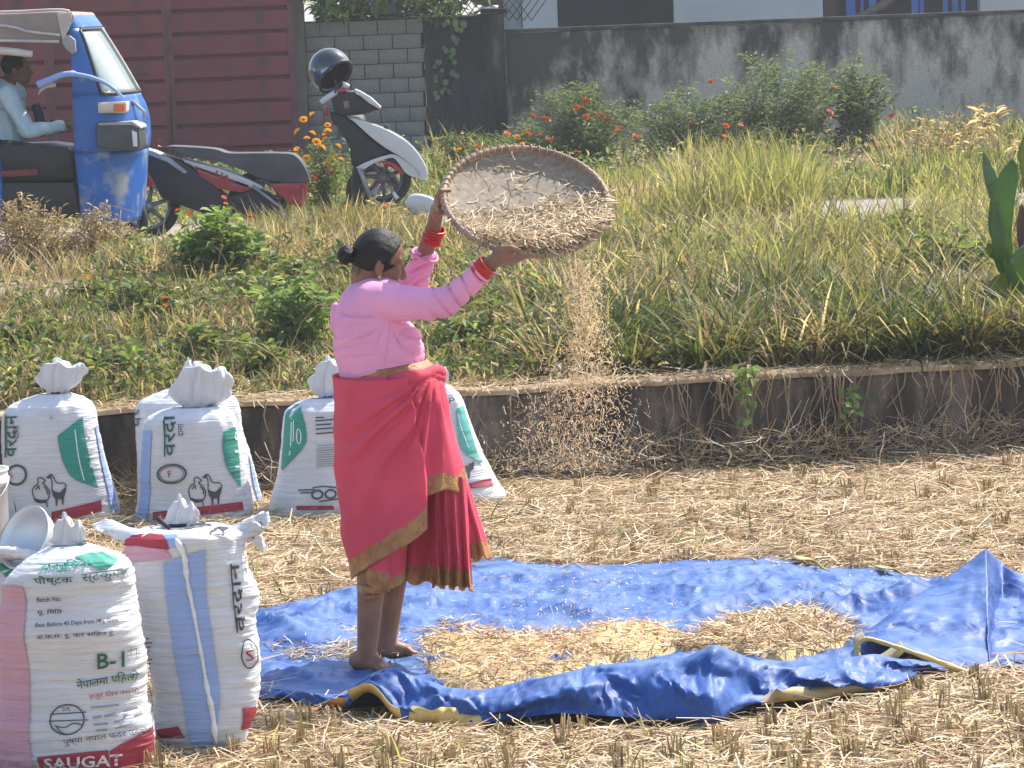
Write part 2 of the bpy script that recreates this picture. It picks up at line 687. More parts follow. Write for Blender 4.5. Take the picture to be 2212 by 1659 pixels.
for c in range(5):
    wd = 0.05
    MB().box((gx[c] - wd if c else gx[c], YG - 0.05, 0.74), (gx[c] + wd if c < 4 else gx[c] + 0.012, YG - 0.004, ztop + 0.05)).obj('stile', M_GATE2, gt, False, 0.006)
MB().tube([(gx[3] + 0.0, YG - 0.055, 1.0), (gx[3], YG - 0.055, ztop)], 0.008).obj('closing_rod', M_GATE2, gt)
mbq = MB()
q0 = P(300, 158, YG - 0.07)
mbq.box((q0.x - 0.1, q0.y - 0.02, q0.z - 0.016), (q0.x + 0.1, q0.y + 0.005, q0.z + 0.016))
mbq.obj('bolt', mat('rusty bolt', (0.11, 0.05, 0.05), 0.6), gt, False, 0.005)

# ---- building behind the compound wall
YB = 43.0
M_BW = mat('painted building wall', (0.42, 0.45, 0.46), 0.85, var=0.07, scale=2, bump=0.15)
M_BW2 = mat('painted building column', (0.33, 0.39, 0.42), 0.85, var=0.07, scale=2)
M_BDARK = mat('brown door frame', (0.045, 0.03, 0.028), 0.7)
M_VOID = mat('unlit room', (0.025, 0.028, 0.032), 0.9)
M_BLUE = mat('blue painted grille', (0.03, 0.12, 0.42), 0.5)
bd = thing('building', 'pale grey house with wide dark window openings rising behind the mouldy wall', 'building', (P(1600, 20, YB).x, YB, 0.85))
ux = lambda u: P(u, 30, YB).x
zt, zb = 5.5, 0.85
def wallpiece(nm, a, b_, y0, y1, m, z0=zb, z1=zt, bev=0.0):
    return MB().box((ux(a), y0, z0), (ux(b_), y1, z1)).obj(nm, m, bd, False, bev)
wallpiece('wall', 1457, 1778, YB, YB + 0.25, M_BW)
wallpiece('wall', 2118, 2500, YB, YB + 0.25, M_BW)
wallpiece('column', 1128, 1204, YB - 0.1, YB + 0.25, M_BW)
wallpiece('pilaster', 1088, 1126, YB - 0.02, YB + 0.25, M_BW2)
wallpiece('door_frame', 1780, 1806, YB + 0.02, YB + 0.2, M_BDARK)
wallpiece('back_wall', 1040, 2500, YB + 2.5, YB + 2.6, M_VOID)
wallpiece('side_post', 1048, 1084, YB - 0.3, YB + 0.1, M_BDARK)
for a, b_ in ((1830, 1850), (1862, 1868), (1880, 1895), (1972, 1986), (1990, 1998), (2040, 2050), (2060, 2072), (2080, 2088)):
    wallpiece('grille_bar', a, b_, YB + 0.1, YB + 0.13, M_BLUE, 1.5, 3.4)
MB().box((ux(1040), YB - 0.4, zt), (ux(2500), YB + 2.7, zt + 0.2)).obj('roof', M_BW, bd, False)
mb = MB()
mb.tube([P(1840, 45, YB - 0.5), P(1905, 12, YB - 0.5), P(1960, -30, YB - 0.5)], 0.05)
mb.obj('leaning_pole', mat('old pole', (0.12, 0.10, 0.09), 0.8), bd)
# left: fence with things above the block wall
fx = thing('chain_link_fence', 'rusty chain link fence topping the block wall', 'fence', (P(850, 30, YC + 0.3).x, YC + 0.3, P(850, 45, YC).z))
mb = MB()
M_RUST = mat('rusty wire', (0.10, 0.07, 0.05), 0.7, metal=0.3)
for i in range(-4, 24):
    ua = 780 + i * 16
    mb.tube([P(ua, 44, YC + 0.1), P(ua + 60, -40, YC + 0.1)], 0.006, 4)
    mb.tube([P(ua, 44, YC + 0.11), P(ua - 60, -40, YC + 0.11)], 0.006, 4)
mb.obj('wire_mesh', M_RUST, fx, kind='stuff')
MB().tube([P(700, 46, YC + 0.08), P(1048, 34, YC + 0.08)], 0.016).obj('rail', M_RUST, fx)
sh = thing('blue_board', 'light blue board behind the fence at the top edge', 'board', P(830, 30, YC + 0.5))
mb = MB()
mb.add([P(800, 32, YC + 0.5), P(866, 28, YC + 0.5), P(862, -60, YC + 0.5), P(800, -60, YC + 0.5)], [(0, 1, 2, 3)])
mb.add([P(800, 32, YC + 0.53), P(866, 28, YC + 0.53), P(862, -60, YC + 0.53), P(800, -60, YC + 0.53)], [(3, 2, 1, 0)])
mb.obj('sheet', mat('faded blue paint', (0.16, 0.30, 0.45), 0.5, c2=(0.2, 0.36, 0.5)), sh, False)
sp = thing('pipe_elbow', 'short white plastic pipe on top of the dark pier', 'pipe', P(1055, 22, YC))
mb = MB()
mb.tube([P(1036, 20, YC), P(1062, 19, YC), P(1066, 19, YC)], [0.022, 0.022, 0.022], 10)
mb.tube([P(1062, 18, YC), P(1076, 18.5, YC)], 0.035, 10)
mb.obj('pipe', mat('white pvc', (0.55, 0.56, 0.55), 0.4), sp)
mb = MB()
mb.tube([P(1070, 30, YC), P(1069, 21, YC)], [0.018, 0.02], 8)
mb.obj('elbow', mat('white pvc joint', (0.5, 0.5, 0.5), 0.4), sp)
bh_ = thing('brick_stub', 'small exposed red brick stub above the dark pier', 'masonry', P(1040, 30, YC + 0.4))
mb = MB()
for k in range(4):
    a, b_ = P(1022, 12 - k * 16, YC + 0.4), P(1058, -2 - k * 16, YC + 0.5)
    MB().box((a.x, a.y, a.z + 0.004), (b_.x, b_.y, b_.z)).obj('brick', mat('brick', (0.2, 0.09, 0.06), 0.8), bh_, False, 0.006)
# ================================================================ BLUE TARPAULIN
def tarpmat(name, c, c2):
    m = mat(name, c, 0.52, c2=c2, scale=6, spec=0.32)
    nt = m.node_tree
    N, L = nt.nodes, nt.links
    b = N['Principled BSDF']
    tc = N.new('ShaderNodeTexCoord')
    nz = N.new('ShaderNodeTexNoise')
    nz.inputs['Scale'].default_value = 3
    nz.inputs['Detail'].default_value = 2
    L.new(tc.outputs['Object'], nz.inputs[0])
    ad = N.new('ShaderNodeMixRGB')
    ad.blend_type = 'ADD'
    ad.inputs[0].default_value = 0.35
    L.new(tc.outputs['Object'], ad.inputs[1])
    L.new(nz.outputs['Color'], ad.inputs[2])
    prev = None
    for sc_, st in ((6.0, 0.42), (17.0, 0.25)):      # crumple: flat facets meeting in sharp creases
        v = N.new('ShaderNodeTexVoronoi')
        v.feature = 'F1'
        v.distance = 'MANHATTAN' if sc_ < 10 else 'EUCLIDEAN'
        v.inputs['Scale'].default_value = sc_
        L.new(ad.outputs[0], v.inputs['Vector'])
        bp = N.new('ShaderNodeBump')
        bp.inputs['Strength'].default_value = st
        bp.inputs['Distance'].default_value = 0.03 if sc_ < 10 else 0.012
        L.new(v.outputs['Distance'], bp.inputs['Height'])
        if prev: L.new(prev.outputs[0], bp.inputs['Normal'])
        prev = bp
    L.new(prev.outputs[0], b.inputs['Normal'])
    return m


M_TARP = tarpmat('blue woven plastic', (0.026, 0.090, 0.33), (0.019, 0.068, 0.25))
def dust_on(m, dust, lo, hi):
    """chaff dust lying on faces that look upward"""
    nt = m.node_tree
    N, L = nt.nodes, nt.links
    b = N['Principled BSDF']
    src = b.inputs['Base Color'].links[0].from_socket
    tc = N.new('ShaderNodeTexCoord')
    nz = N.new('ShaderNodeTexNoise')
    nz.inputs['Scale'].default_value = 5
    nz.inputs['Detail'].default_value = 8
    nz.inputs['Roughness'].default_value = 0.7
    L.new(tc.outputs['Object'], nz.inputs[0])
    mr = N.new('ShaderNodeMapRange')
    mr.inputs[1].default_value, mr.inputs[2].default_value = lo, hi
    mr.inputs[4].default_value = 0.5
    L.new(nz.outputs['Fac'], mr.inputs[0])
    g = N.new('ShaderNodeNewGeometry')
    sx = N.new('ShaderNodeSeparateXYZ')
    L.new(g.outputs['Normal'], sx.inputs[0])
    mu = N.new('ShaderNodeMath')
    mu.operation = 'MULTIPLY'
    mr2 = N.new('ShaderNodeMapRange')
    mr2.inputs[1].default_value, mr2.inputs[2].default_value = 0.75, 0.99
    L.new(sx.outputs[2], mr2.inputs[0])
    L.new(mr2.outputs[0], mu.inputs[0])
    L.new(mr.outputs[0], mu.inputs[1])
    mx = N.new('ShaderNodeMixRGB')
    L.new(mu.outputs[0], mx.inputs[0])
    L.new(src, mx.inputs[1])
    mx.inputs[2].default_value = (*dust, 1)
    L.new(mx.outputs[0], b.inputs['Base Color'])


dust_on(M_TARP, (0.26, 0.38, 0.60), 0.36, 0.70)
M_HEM = mat('yellow tarp hem', (0.58, 0.42, 0.14), 0.5, var=0.12, scale=20, bump=0.3, bscale=90)
M_HEMO = mat('orange tarp hem', (0.46, 0.22, 0.07), 0.5, var=0.15, scale=20)
K = np.array([
    (520, 1500, 1497, 1474, .10, 1318), (600, 1512, 1506, 1487, .10, 1303), (700, 1532, 1525, 1502, .10, 1281), (752, 1540, 1532, 1500, .10, 1264),
    (772, 1545, 1500, 1474, .09, 1258), (795, 1548, 1482, 1458, .08, 1250), (822, 1553, 1502, 1447, .12, 1243), (850, 1558, 1546, 1440, .15, 1238), (872, 1562, 1560, 1452, .15, 1235),
    (960, 1568, 1565, 1484, .15, 1224), (1035, 1568, 1562, 1490, .15, 1206), (1065, 1567, 1558, 1486, .15, 1196), (1110, 1567, 1552, 1476, .16, 1206), (1210, 1566, 1540, 1455, .18, 1217),
    (1290, 1566, 1545, 1436, .2, 1216), (1400, 1566, 1552, 1430, .2, 1211), (1480, 1566, 1556, 1420, .2, 1204), (1545, 1570, 1558, 1390, .22, 1202), (1620, 1542, 1522, 1422, .2, 1200),
    (1700, 1532, 1508, 1443, .16, 1199), (1770, 1520, 1504, 1436, .16, 1222), (1830, 1510, 1498, 1420, .16, 1220), (1890, 1504, 1490, 1412, .2, 1219), (1945, 1492, 1478, 1424, .16, 1228), (1990, 1462, 1454, 1428, .12, 1238),
    (2100, 1440, 1437, 1425, .1, 1250), (2280, 1440, 1436, 1425, .1, 1256)], float)
us = np.concatenate([np.linspace(520, 2280, 300)])
kc = [np.interp(us, K[:, 0], K[:, i]) for i in range(6)]
def sm(a, n=3):
    for _ in range(n): a = np.convolve(np.pad(a, 1, mode='edge'), [.25, .5, .25], 'valid')
    return a
kc = [kc[0]] + [sm(a) for a in kc[1:]]
Hg = np.array([G(u, v, 0.012) for u, v in zip(us, kc[1])])
H = np.array([P(u, v, y) for u, v, y in zip(us, kc[2], Hg[:, 1])])
H[:, 2] = np.maximum(H[:, 2], 0.012)
Cc = np.array([P(u, v, y + d) for u, v, y, d in zip(us, kc[3], Hg[:, 1], kc[4])])
Bk = Cc.copy()
Bk[:, 1] += 0.16 + 0.05 * vn(us * 0.02)
Bk[:, 2] = 0.016
Fr = np.array([G(u, v, 0.03) for u, v in zip(us, kc[5])])
rowsT = []
for i in range(14):
    t = i / 14
    p = H * (1 - t) + Cc * t
    bulge = math.sin(PI * t)
    p = p + np.stack([0.02 * bulge * fbm(us * 0.012, t * 2.5, 3), -bulge * (0.05 + 0.065 * fbm(us * 0.013 + t * 1.4, t * 1.7, 8)), 0.022 * bulge * fbm(us * 0.016, t * 2, 5)], 1)
    cre = (1 - np.abs(vn(us * 0.05 + 2.5 * t, t * 3.2 - us * 0.012, 2))) ** 4 + (1 - np.abs(vn(us * 0.028 - 3 * t, t * 4 + us * 0.01, 7))) ** 4
    p[:, 1] -= 0.014 * (cre - 0.4) * smooth(0, 0.15, t)
    p[:, 2] += 0.006 * (cre - 0.4) * smooth(0, 0.15, t)
    p[:, 2] = np.maximum(p[:, 2], 0.008)
    rowsT.append(p)
for i in range(7):
    t = i / 7
    e = t * t * (3 - 2 * t)
    p = Cc * (1 - t) + Bk * t
    p[:, 2] = Cc[:, 2] * (1 - e) + 0.016 * e
    p[:, 2] += 0.008 * math.sin(PI * t) * vn(us * 0.03, t * 3)
    rowsT.append(p)
nb = 64
for i in range(nb + 1):
    t = i / nb
    p = Bk * (1 - t) + Fr * t
    x, y = p[:, 0], p[:, 1]
    a = smooth(0, 0.12, t)
    rid = (1 - np.abs(vn(x * 2.6 + 0.8 * y, y * 3.4, 1.0))) ** 4
    rid2 = (1 - np.abs(vn(x * 4.6 - 2.2 * y, y * 2.4, 4.0))) ** 5
    big = smooth(0.25, 0.6, t) * (0.5 + 0.5 * vn(x * 1.3, y * 1.7, 2.0))
    p[:, 2] = 0.014 + a * (1 - 0.8 * smooth(0.8, 1.0, t)) * (0.036 * rid * (0.5 + 0.8 * big) + 0.036 * rid2 * big + 0.03 * big + 0.006 * (1 + fbm(x * 7, y * 9, 6)) + 0.014 * (1 - np.abs(vn(x * 9 + y * 3, y * 11, 8))) ** 5 + 0.012 * (1 - np.abs(vn(x * 6 - y * 7, y * 8 + x * 2, 12))) ** 5)
    rowsT.append(p)
tarp = thing('tarpaulin', 'crumpled blue plastic tarpaulin with yellow hem spread over the straw field', 'tarpaulin', G(1300, 1450))
mb = MB()
mb.add(np.concatenate(rowsT), grid_faces(len(rowsT), len(us)))
sheet = mb.obj('sheet', M_TARP, tarp)
def solidify(o, th):
    """real thickness for a sheet"""
    me = o.data
    V, N_ = verts_np(me), normals_np(me)
    F = [tuple(p.vertices) for p in me.polygons]
    mi = [p.material_index for p in me.polygons]
    n = len(V)
    ed = {}
    for q in F:
        for i in range(len(q)):
            e = (q[i], q[(i + 1) % len(q)])
            ed[e] = 1
    rim = [e for e in ed if (e[1], e[0]) not in ed]
    m2 = {}
    for q, k in zip(F, mi):
        for i in range(len(q)): m2[(q[i], q[(i + 1) % len(q)])] = k
    F2 = F + [tuple(i + n for i in reversed(q)) for q in F] + [(b_, a_, a_ + n, b_ + n) for a_, b_ in rim]
    mi2 = mi + mi + [m2[e] for e in rim]
    new = bpy.data.meshes.new(me.name)
    new.from_pydata([tuple(p) for p in np.vstack([V, V - N_ * th])], [], F2)
    for k in me.materials: new.materials.append(k)
    new.polygons.foreach_set('material_index', mi2)
    shade(new)
    new.update()
    o.data = new
    bpy.data.meshes.remove(me)
# hem bands
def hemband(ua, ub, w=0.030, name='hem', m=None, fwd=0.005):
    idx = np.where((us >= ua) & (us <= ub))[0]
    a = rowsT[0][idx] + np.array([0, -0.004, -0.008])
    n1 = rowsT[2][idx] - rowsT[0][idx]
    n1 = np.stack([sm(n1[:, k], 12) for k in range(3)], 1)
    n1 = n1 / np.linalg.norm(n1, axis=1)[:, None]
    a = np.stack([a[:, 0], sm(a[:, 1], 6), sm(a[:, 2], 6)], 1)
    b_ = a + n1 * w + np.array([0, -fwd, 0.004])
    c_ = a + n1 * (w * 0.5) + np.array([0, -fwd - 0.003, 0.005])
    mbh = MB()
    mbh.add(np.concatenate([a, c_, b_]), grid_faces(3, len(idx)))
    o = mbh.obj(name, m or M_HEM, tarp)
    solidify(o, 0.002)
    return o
hemband(596, 745, 0.055, 'hem', M_HEMO)
hemband(756, 870, 0.045)
hemband(874, 1048, 0.06)
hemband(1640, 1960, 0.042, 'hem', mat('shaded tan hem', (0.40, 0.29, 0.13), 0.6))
def loopband(px, Y0, Y1, name, m):
    q = spline(px, 40)
    A = np.array([P(u, v, Y0) for u, v in q])
    B_ = np.array([P(u, v, Y0) for u, v in q])
    B_[:, 1] = Y1
    A[:, 2] = np.maximum(A[:, 2], 0.006)
    B_[:, 2] = np.maximum(B_[:, 2], 0.006)
    mbh = MB()
    mid = (A + B_) / 2
    mbh.add(np.concatenate([A, mid, B_]), grid_faces(3, len(q)))
    o = mbh.obj(name, m, tarp)
    solidify(o, 0.003)
    return o
# curled hem loops that stand up from the ground
def hemtube(px, Y, r, m, n=40, sq=0.7):
    q = spline(px, n)
    pts = [P(u, v, Y) for u, v in q]
    pts = [Vector((p.x, p.y, max(p.z, 0.012))) for p in pts]
    m_ = MB()
    m_.tube(pts, [r * (0.8 + 0.25 * float(vn(i * 0.5))) for i in range(n)], 8)
    return m_.obj('hem', m, tarp)
hemtube([(1553, 1580), (1557, 1545), (1562, 1508), (1580, 1490), (1602, 1498), (1620, 1520)], 10.62, 0.0105, M_HEM)
# folded corner on the right standing up like a tent
def coons(L0, L1, n, m, wob=0.0, seed=0):
    """bottom edge L0 and top edge L1: lists of (u,v,Y)"""
    a = spline(L0, n)
    b_ = spline(L1, n)
    out = []
    for i in range(m):
        t = i / (m - 1)
        q = a * (1 - t) + b_ * t
        R = np.array([P(u, v, y) for u, v, y in q])
        s = np.linspace(0, 1, n)
        k = math.sin(PI * min(1, max(0, t))) * wob
        R[:, 1] += k * fbm(s * 5 + seed, t * 4, 3) + 0.5 * k * (1 - np.abs(vn(s * 9 + 3 * t, t * 16, seed))) ** 3
        R[:, 2] += 0.35 * k * fbm(s * 4 + seed, t * 7, 9)
        out.append(R)
    return np.concatenate(out), grid_faces(m, n)
mb = MB()
mb.add(*coons([(1858, 1378, 11.24), (1900, 1386, 11.20), (1985, 1410, 11.12), (2070, 1440, 11.05), (2140, 1466, 11.0)],
              [(1868, 1368, 11.62), (1950, 1305, 11.75), (2010, 1268, 11.9), (2080, 1222, 12.0), (2130, 1185, 12.05)], 46, 40, 0.034, 2))
mb.add(*coons([(2140, 1466, 11.0), (2150, 1462, 11.3), (2165, 1440, 11.7), (2200, 1440, 11.6), (2290, 1452, 11.4)],
              [(2130, 1185, 12.05), (2142, 1196, 12.2), (2160, 1212, 12.4), (2200, 1238, 12.25), (2290, 1262, 12.2)], 40, 30, 0.05, 5))
fl = mb.obj('folded_corner', M_TARP, tarp)
solidify(fl, 0.003)
hemtube([(2142, 1470), (2070, 1445), (1985, 1414), (1910, 1389), (1872, 1380), (1853, 1393), (1855, 1422), (1880, 1440), (1915, 1431), (1950, 1404)], 10.98, 0.0115, M_HEM, 60)
loopband([(1872, 1380), (1855, 1394), (1858, 1421), (1882, 1437), (1915, 1428), (1955, 1400)], 10.995, 11.13, 'curled_edge', mat('tarp underside', (0.30, 0.26, 0.16), 0.6))
hemtube([(1955, 1486), (2000, 1462), (2060, 1456), (2130, 1460), (2200, 1446), (2290, 1440)], 11.3, 0.016, M_HEMO)
for q in ([(1708, 1199), (1740, 1200), (1772, 1223)], [(1888, 1218), (1915, 1219), (1938, 1233)], [(1985, 1240), (1990, 1252), (1996, 1266)]):
    pts = [G(u, v + 5, 0.035) for u, v in spline(q, 8)]
    mb = MB()
    mb.add([p + Vector((0, 0.0, 0.0)) for p in pts] + [p + Vector((0.02, -0.16, 0.012)) for p in pts], grid_faces(2, 8))
    o = mb.obj('hem', M_HEM, tarp)
    solidify(o, 0.003)
TARP_POLY = np.array([(H[i, 0], H[i, 1] - 0.05) for i in range(0, len(us), 4)] + [(Fr[i, 0], Fr[i, 1]) for i in range(len(us) - 1, -1, -4)])


def inpoly(x, y, poly):
    c = np.zeros(len(x), bool)
    n = len(poly)
    j = n - 1
    for i in range(n):
        xi, yi, xj, yj = poly[i, 0], poly[i, 1], poly[j, 0], poly[j, 1]
        if yi != yj:
            k = ((yi > y) != (yj > y)) & (x < (xj - xi) * (y - yi) / (yj - yi) + xi)
            c ^= k
        j = i
    return c


# ---- loose straw maker: three-sided stems, slightly bent
PAL_STRAW = np.array([(.68, .51, .30), (.74, .59, .38), (.57, .41, .24), (.82, .70, .52), (.36, .24, .12), (.62, .46, .27), (.45, .32, .18)])
def straws(base, L, r, elev, az=None, pal=PAL_STRAW, bend=0.25, rs=RNG, flat=0.45, taper=0.8, wts=None):
    n = len(base)
    az = rs.uniform(0, 2 * PI, n) if az is None else az
    d = np.stack([np.cos(az) * np.cos(elev), np.sin(az) * np.cos(elev), np.sin(elev)], 1)
    side = np.stack([-np.sin(az), np.cos(az), np.zeros(n)], 1)
    up = np.cross(d, side)
    bd = rs.uniform(-bend, bend, n)[:, None] * L[:, None] * 0.5
    bz = rs.uniform(-bend, bend, n)[:, None] * L[:, None] * 0.25
    V = np.empty((n, 9, 3))
    ph = rs.uniform(0, 2 * PI, n)
    for s, (t, k, rr) in enumerate(((0, 0, 1), (0.5, 1, 1), (1, 0, taper))):
        c = base + d * (L * t)[:, None] + side * bd * k + up * bz * k
        for q in range(3):
            a = ph + q * 2 * PI / 3
            V[:, s * 3 + q] = c + (side * np.cos(a)[:, None] + up * (np.sin(a) * flat)[:, None]) * (r * rr)[:, None]
    F0 = []
    for s in (0, 1):
        for q in range(3):
            F0.append((s * 3 + q, s * 3 + (q + 1) % 3, s * 3 + 3 + (q + 1) % 3, s * 3 + 3 + q))
    F = (np.array(F0)[None] + (np.arange(n) * 9)[:, None, None]).reshape(-1, 4)
    ci = rs.choice(len(pal), n, p=wts)
    col = pal[ci] * rs.uniform(0.75, 1.2, n)[:, None]
    return V.reshape(-1, 3), F, np.repeat(col, 9, 0)


def sample_px(poly, n, z=0.0):
    """ground points whose picture falls in a polygon"""
    g = np.array([G(u, v, z)[:2] for u, v in poly])
    lo, hi = g.min(0), g.max(0)
    out = np.zeros((0, 2))
    while len(out) < n:
        p = RNG.uniform(lo, hi, (n * 3, 2))
        out = np.vstack([out, p[inpoly(p[:, 0], p[:, 1], g)]])
    return out[:n], g


def heap(name, label, cat, poly, h, ns, group=None, Lr=(0.025, 0.10), cmat=None, pal=PAL_STRAW):
    pts, g = sample_px(poly, ns, 0.03)
    c = g.mean(0)
    t = thing(name, label, cat, (c[0], c[1], 0.02), group)
    gs = spline(np.vstack([g, g[:1]]), 72)[:-1]
    rings = [0.0, 0.25, 0.5, 0.7, 0.85, 0.95, 1.0, 1.06]
    V = []
    for q in rings:
        p = c + (gs - c) * (q if q else 0.02)
        zz = 0.035 + h * (1 - q ** 2.2) + 0.010 * fbm(p[:, 0] * 9, p[:, 1] * 9)
        if q >= 1.0: zz = zz - 0.02
        V.append(np.stack([p[:, 0], p[:, 1], np.maximum(zz, 0.012)], 1))
    mbh = MB()
    mbh.add(np.concatenate(V), grid_faces(len(rings), 71, True))
    mbh.obj('mound', cmat, t)
    # distance of straws to the rim for their height
    ang = np.arctan2(gs[:, 1] - c[1], gs[:, 0] - c[0])
    rad = np.hypot(gs[:, 0] - c[0], gs[:, 1] - c[1])
    o = np.argsort(ang)
    pa = np.arctan2(pts[:, 1] - c[1], pts[:, 0] - c[0])
    rr = np.interp(pa, ang[o], rad[o], period=2 * PI)
    q = np.clip(np.hypot(pts[:, 0] - c[0], pts[:, 1] - c[1]) / rr, 0, 1)
    z = 0.04 + h * (1 - q ** 2.2) + RNG.uniform(0, 0.018, len(pts))
    L = RNG.uniform(*Lr, len(pts))
    b3 = np.stack([pts[:, 0], pts[:, 1], z], 1)
    Vs, Fs, Cs = straws(b3, L, RNG.uniform(0.0018, 0.0038, len(pts)), RNG.normal(0.03, 0.22, len(pts)), pal=pal)
    me = np_mesh('loose_straw', Vs - np.array([c[0], c[1], 0.02]), Fs, M_STRAW, Cs)
    s = link('loose_straw', me, t)
    s['kind'] = 'stuff'
    return t


M_GRAIN = mat('rice grain', (0.74, 0.56, 0.29), 0.8, c2=(0.50, 0.36, 0.17), scale=90, bump=1.0, bscale=150)
heap('straw_heap', 'heap of chopped straw and rice on the tarpaulin in front of the woman', 'heap',
     [(905, 1385), (925, 1362), (985, 1352), (1100, 1376), (1230, 1368), (1330, 1380), (1330, 1420), (1250, 1450), (1090, 1482), (1010, 1494), (950, 1474), (912, 1440)], 0.022, 1500, 'heaps of threshed rice on the tarpaulin', (0.02, 0.075), cmat=M_GRAIN)
heap('grain_heap', 'low golden heap of rice grain in the middle of the tarpaulin', 'heap',
     [(1230, 1385), (1260, 1366), (1330, 1357), (1420, 1358), (1475, 1372), (1490, 1392), (1440, 1412), (1340, 1425), (1260, 1418)], 0.042, 380, 'heaps of threshed rice on the tarpaulin', (0.012, 0.06), cmat=M_GRAIN)
heap('straw_heap', 'straw heap on the right of the tarpaulin behind its ridge', 'heap',
     [(1450, 1402), (1500, 1374), (1590, 1342), (1680, 1328), (1760, 1328), (1830, 1348), (1850, 1380), (1790, 1402), (1680, 1424), (1560, 1412)], 0.035, 1700, 'heaps of threshed rice on the tarpaulin', cmat=M_GRAIN)
pts, g = sample_px([(575, 1405), (640, 1372), (770, 1352), (860, 1345), (870, 1420), (760, 1425), (640, 1435)], 800, 0.03)
V1 = straws(np.stack([pts[:, 0], pts[:, 1], RNG.uniform(0.03, 0.06, len(pts))], 1), RNG.uniform(0.02, 0.09, len(pts)), RNG.uniform(0.0015, 0.003, len(pts)), RNG.normal(0, .12, len(pts)))
pts, g = sample_px([(600, 1330), (900, 1270), (1200, 1240), (1700, 1230), (1950, 1270), (1850, 1330), (1500, 1350), (1200, 1360), (900, 1350)], 900, 0.03)
V2 = straws(np.stack([pts[:, 0], pts[:, 1], RNG.uniform(0.04, 0.08, len(pts))], 1), RNG.uniform(0.008, 0.03, len(pts)), RNG.uniform(0.0012, 0.0025, len(pts)), RNG.normal(0, .12, len(pts)))
tag(link('scattered_chaff', np_mesh('scattered_chaff', np.vstack([V1[0], V2[0]]), np.vstack([V1[1], V2[1] + len(V1[0])]), M_STRAW, np.vstack([V1[2], V2[2]]))), kind='stuff')
# ================================================================ FEED SACKS
def sackmat(name, c, grime=None, st=(2.5, 2.5, 34), bs=0.8):
    m = bpy.data.materials.new(name)
    nt, N, L, b = nodes_of(m)
    tc = N.new('ShaderNodeTexCoord')
    mp = N.new('ShaderNodeMapping')
    mp.inputs['Scale'].default_value = st
    L.new(tc.outputs['Object'], mp.inputs[0])
    nz = N.new('ShaderNodeTexNoise')
    nz.inputs['Scale'].default_value = 2.2
    nz.inputs['Detail'].default_value = 5
    nz.inputs['Roughness'].default_value = 0.6
    nz.inputs['Distortion'].default_value = 0.6
    L.new(mp.outputs[0], nz.inputs[0])
    n2 = N.new('ShaderNodeTexNoise')
    n2.inputs['Scale'].default_value = 5
    n2.inputs['Detail'].default_value = 6
    L.new(tc.outputs['Object'], n2.inputs[0])
    cr = N.new('ShaderNodeValToRGB')
    cr.color_ramp.elements[0].position, cr.color_ramp.elements[1].position = 0.3, 0.6
    cr.color_ramp.elements[0].color = (*[x * 0.86 for x in c], 1)
    cr.color_ramp.elements[1].color = (*c, 1)
    L.new(n2.outputs['Fac'], cr.inputs[0])
    out = cr.outputs[0]
    if grime:
        n3 = N.new('ShaderNodeTexNoise')
        n3.inputs['Scale'].default_value = grime[1]
        n3.inputs['Detail'].default_value = 7
        L.new(tc.outputs['Object'], n3.inputs[0])
        r3 = N.new('ShaderNodeMapRange')
        r3.inputs[1].default_value, r3.inputs[2].default_value = grime[2], grime[3]
        L.new(n3.outputs['Fac'], r3.inputs[0])
        m3 = N.new('ShaderNodeMixRGB')
        L.new(r3.outputs[0], m3.inputs[0])
        L.new(out, m3.inputs[1])
        m3.inputs[2].default_value = (*grime[0], 1)
        out = m3.outputs[0]
    L.new(out, b.inputs['Base Color'])
    bp = N.new('ShaderNodeBump')
    bp.inputs['Strength'].default_value = bs
    bp.inputs['Distance'].default_value = 0.012
    L.new(nz.outputs['Fac'], bp.inputs['Height'])
    L.new(bp.outputs[0], b.inputs['Normal'])
    b.inputs['Roughness'].default_value = 0.55
    b.inputs['Specular IOR Level'].default_value = 0.35
    return m


M_SACK = sackmat('white woven sack', (0.63, 0.64, 0.68), ((0.42, 0.36, 0.28), 3.5, 0.60, 0.85))
M_SACKT = sackmat('gathered sack mouth', (0.63, 0.64, 0.68), None, (16, 16, 2.5), 1.0)
M_SGREEN = sackmat('green print', (0.035, 0.30, 0.23))
M_SDGREEN = sackmat('dark green print', (0.03, 0.12, 0.085))
M_SRED = sackmat('red print', (0.36, 0.035, 0.06))
M_SBLUE = sackmat('pale blue stripe', (0.30, 0.42, 0.72))
M_SPINK = sackmat('pink stripe', (0.58, 0.32, 0.40))
M_SGREY = sackmat('grey print', (0.07, 0.07, 0.08))
M_SLGREY = sackmat('pale print', (0.27, 0.28, 0.29))
M_SWHITE = sackmat('white print', (0.78, 0.78, 0.78))
M_TIE = mat('red twine', (0.22, 0.03, 0.04), 0.7)
M_DTIE = mat('dark twine', (0.03, 0.025, 0.06), 0.7)


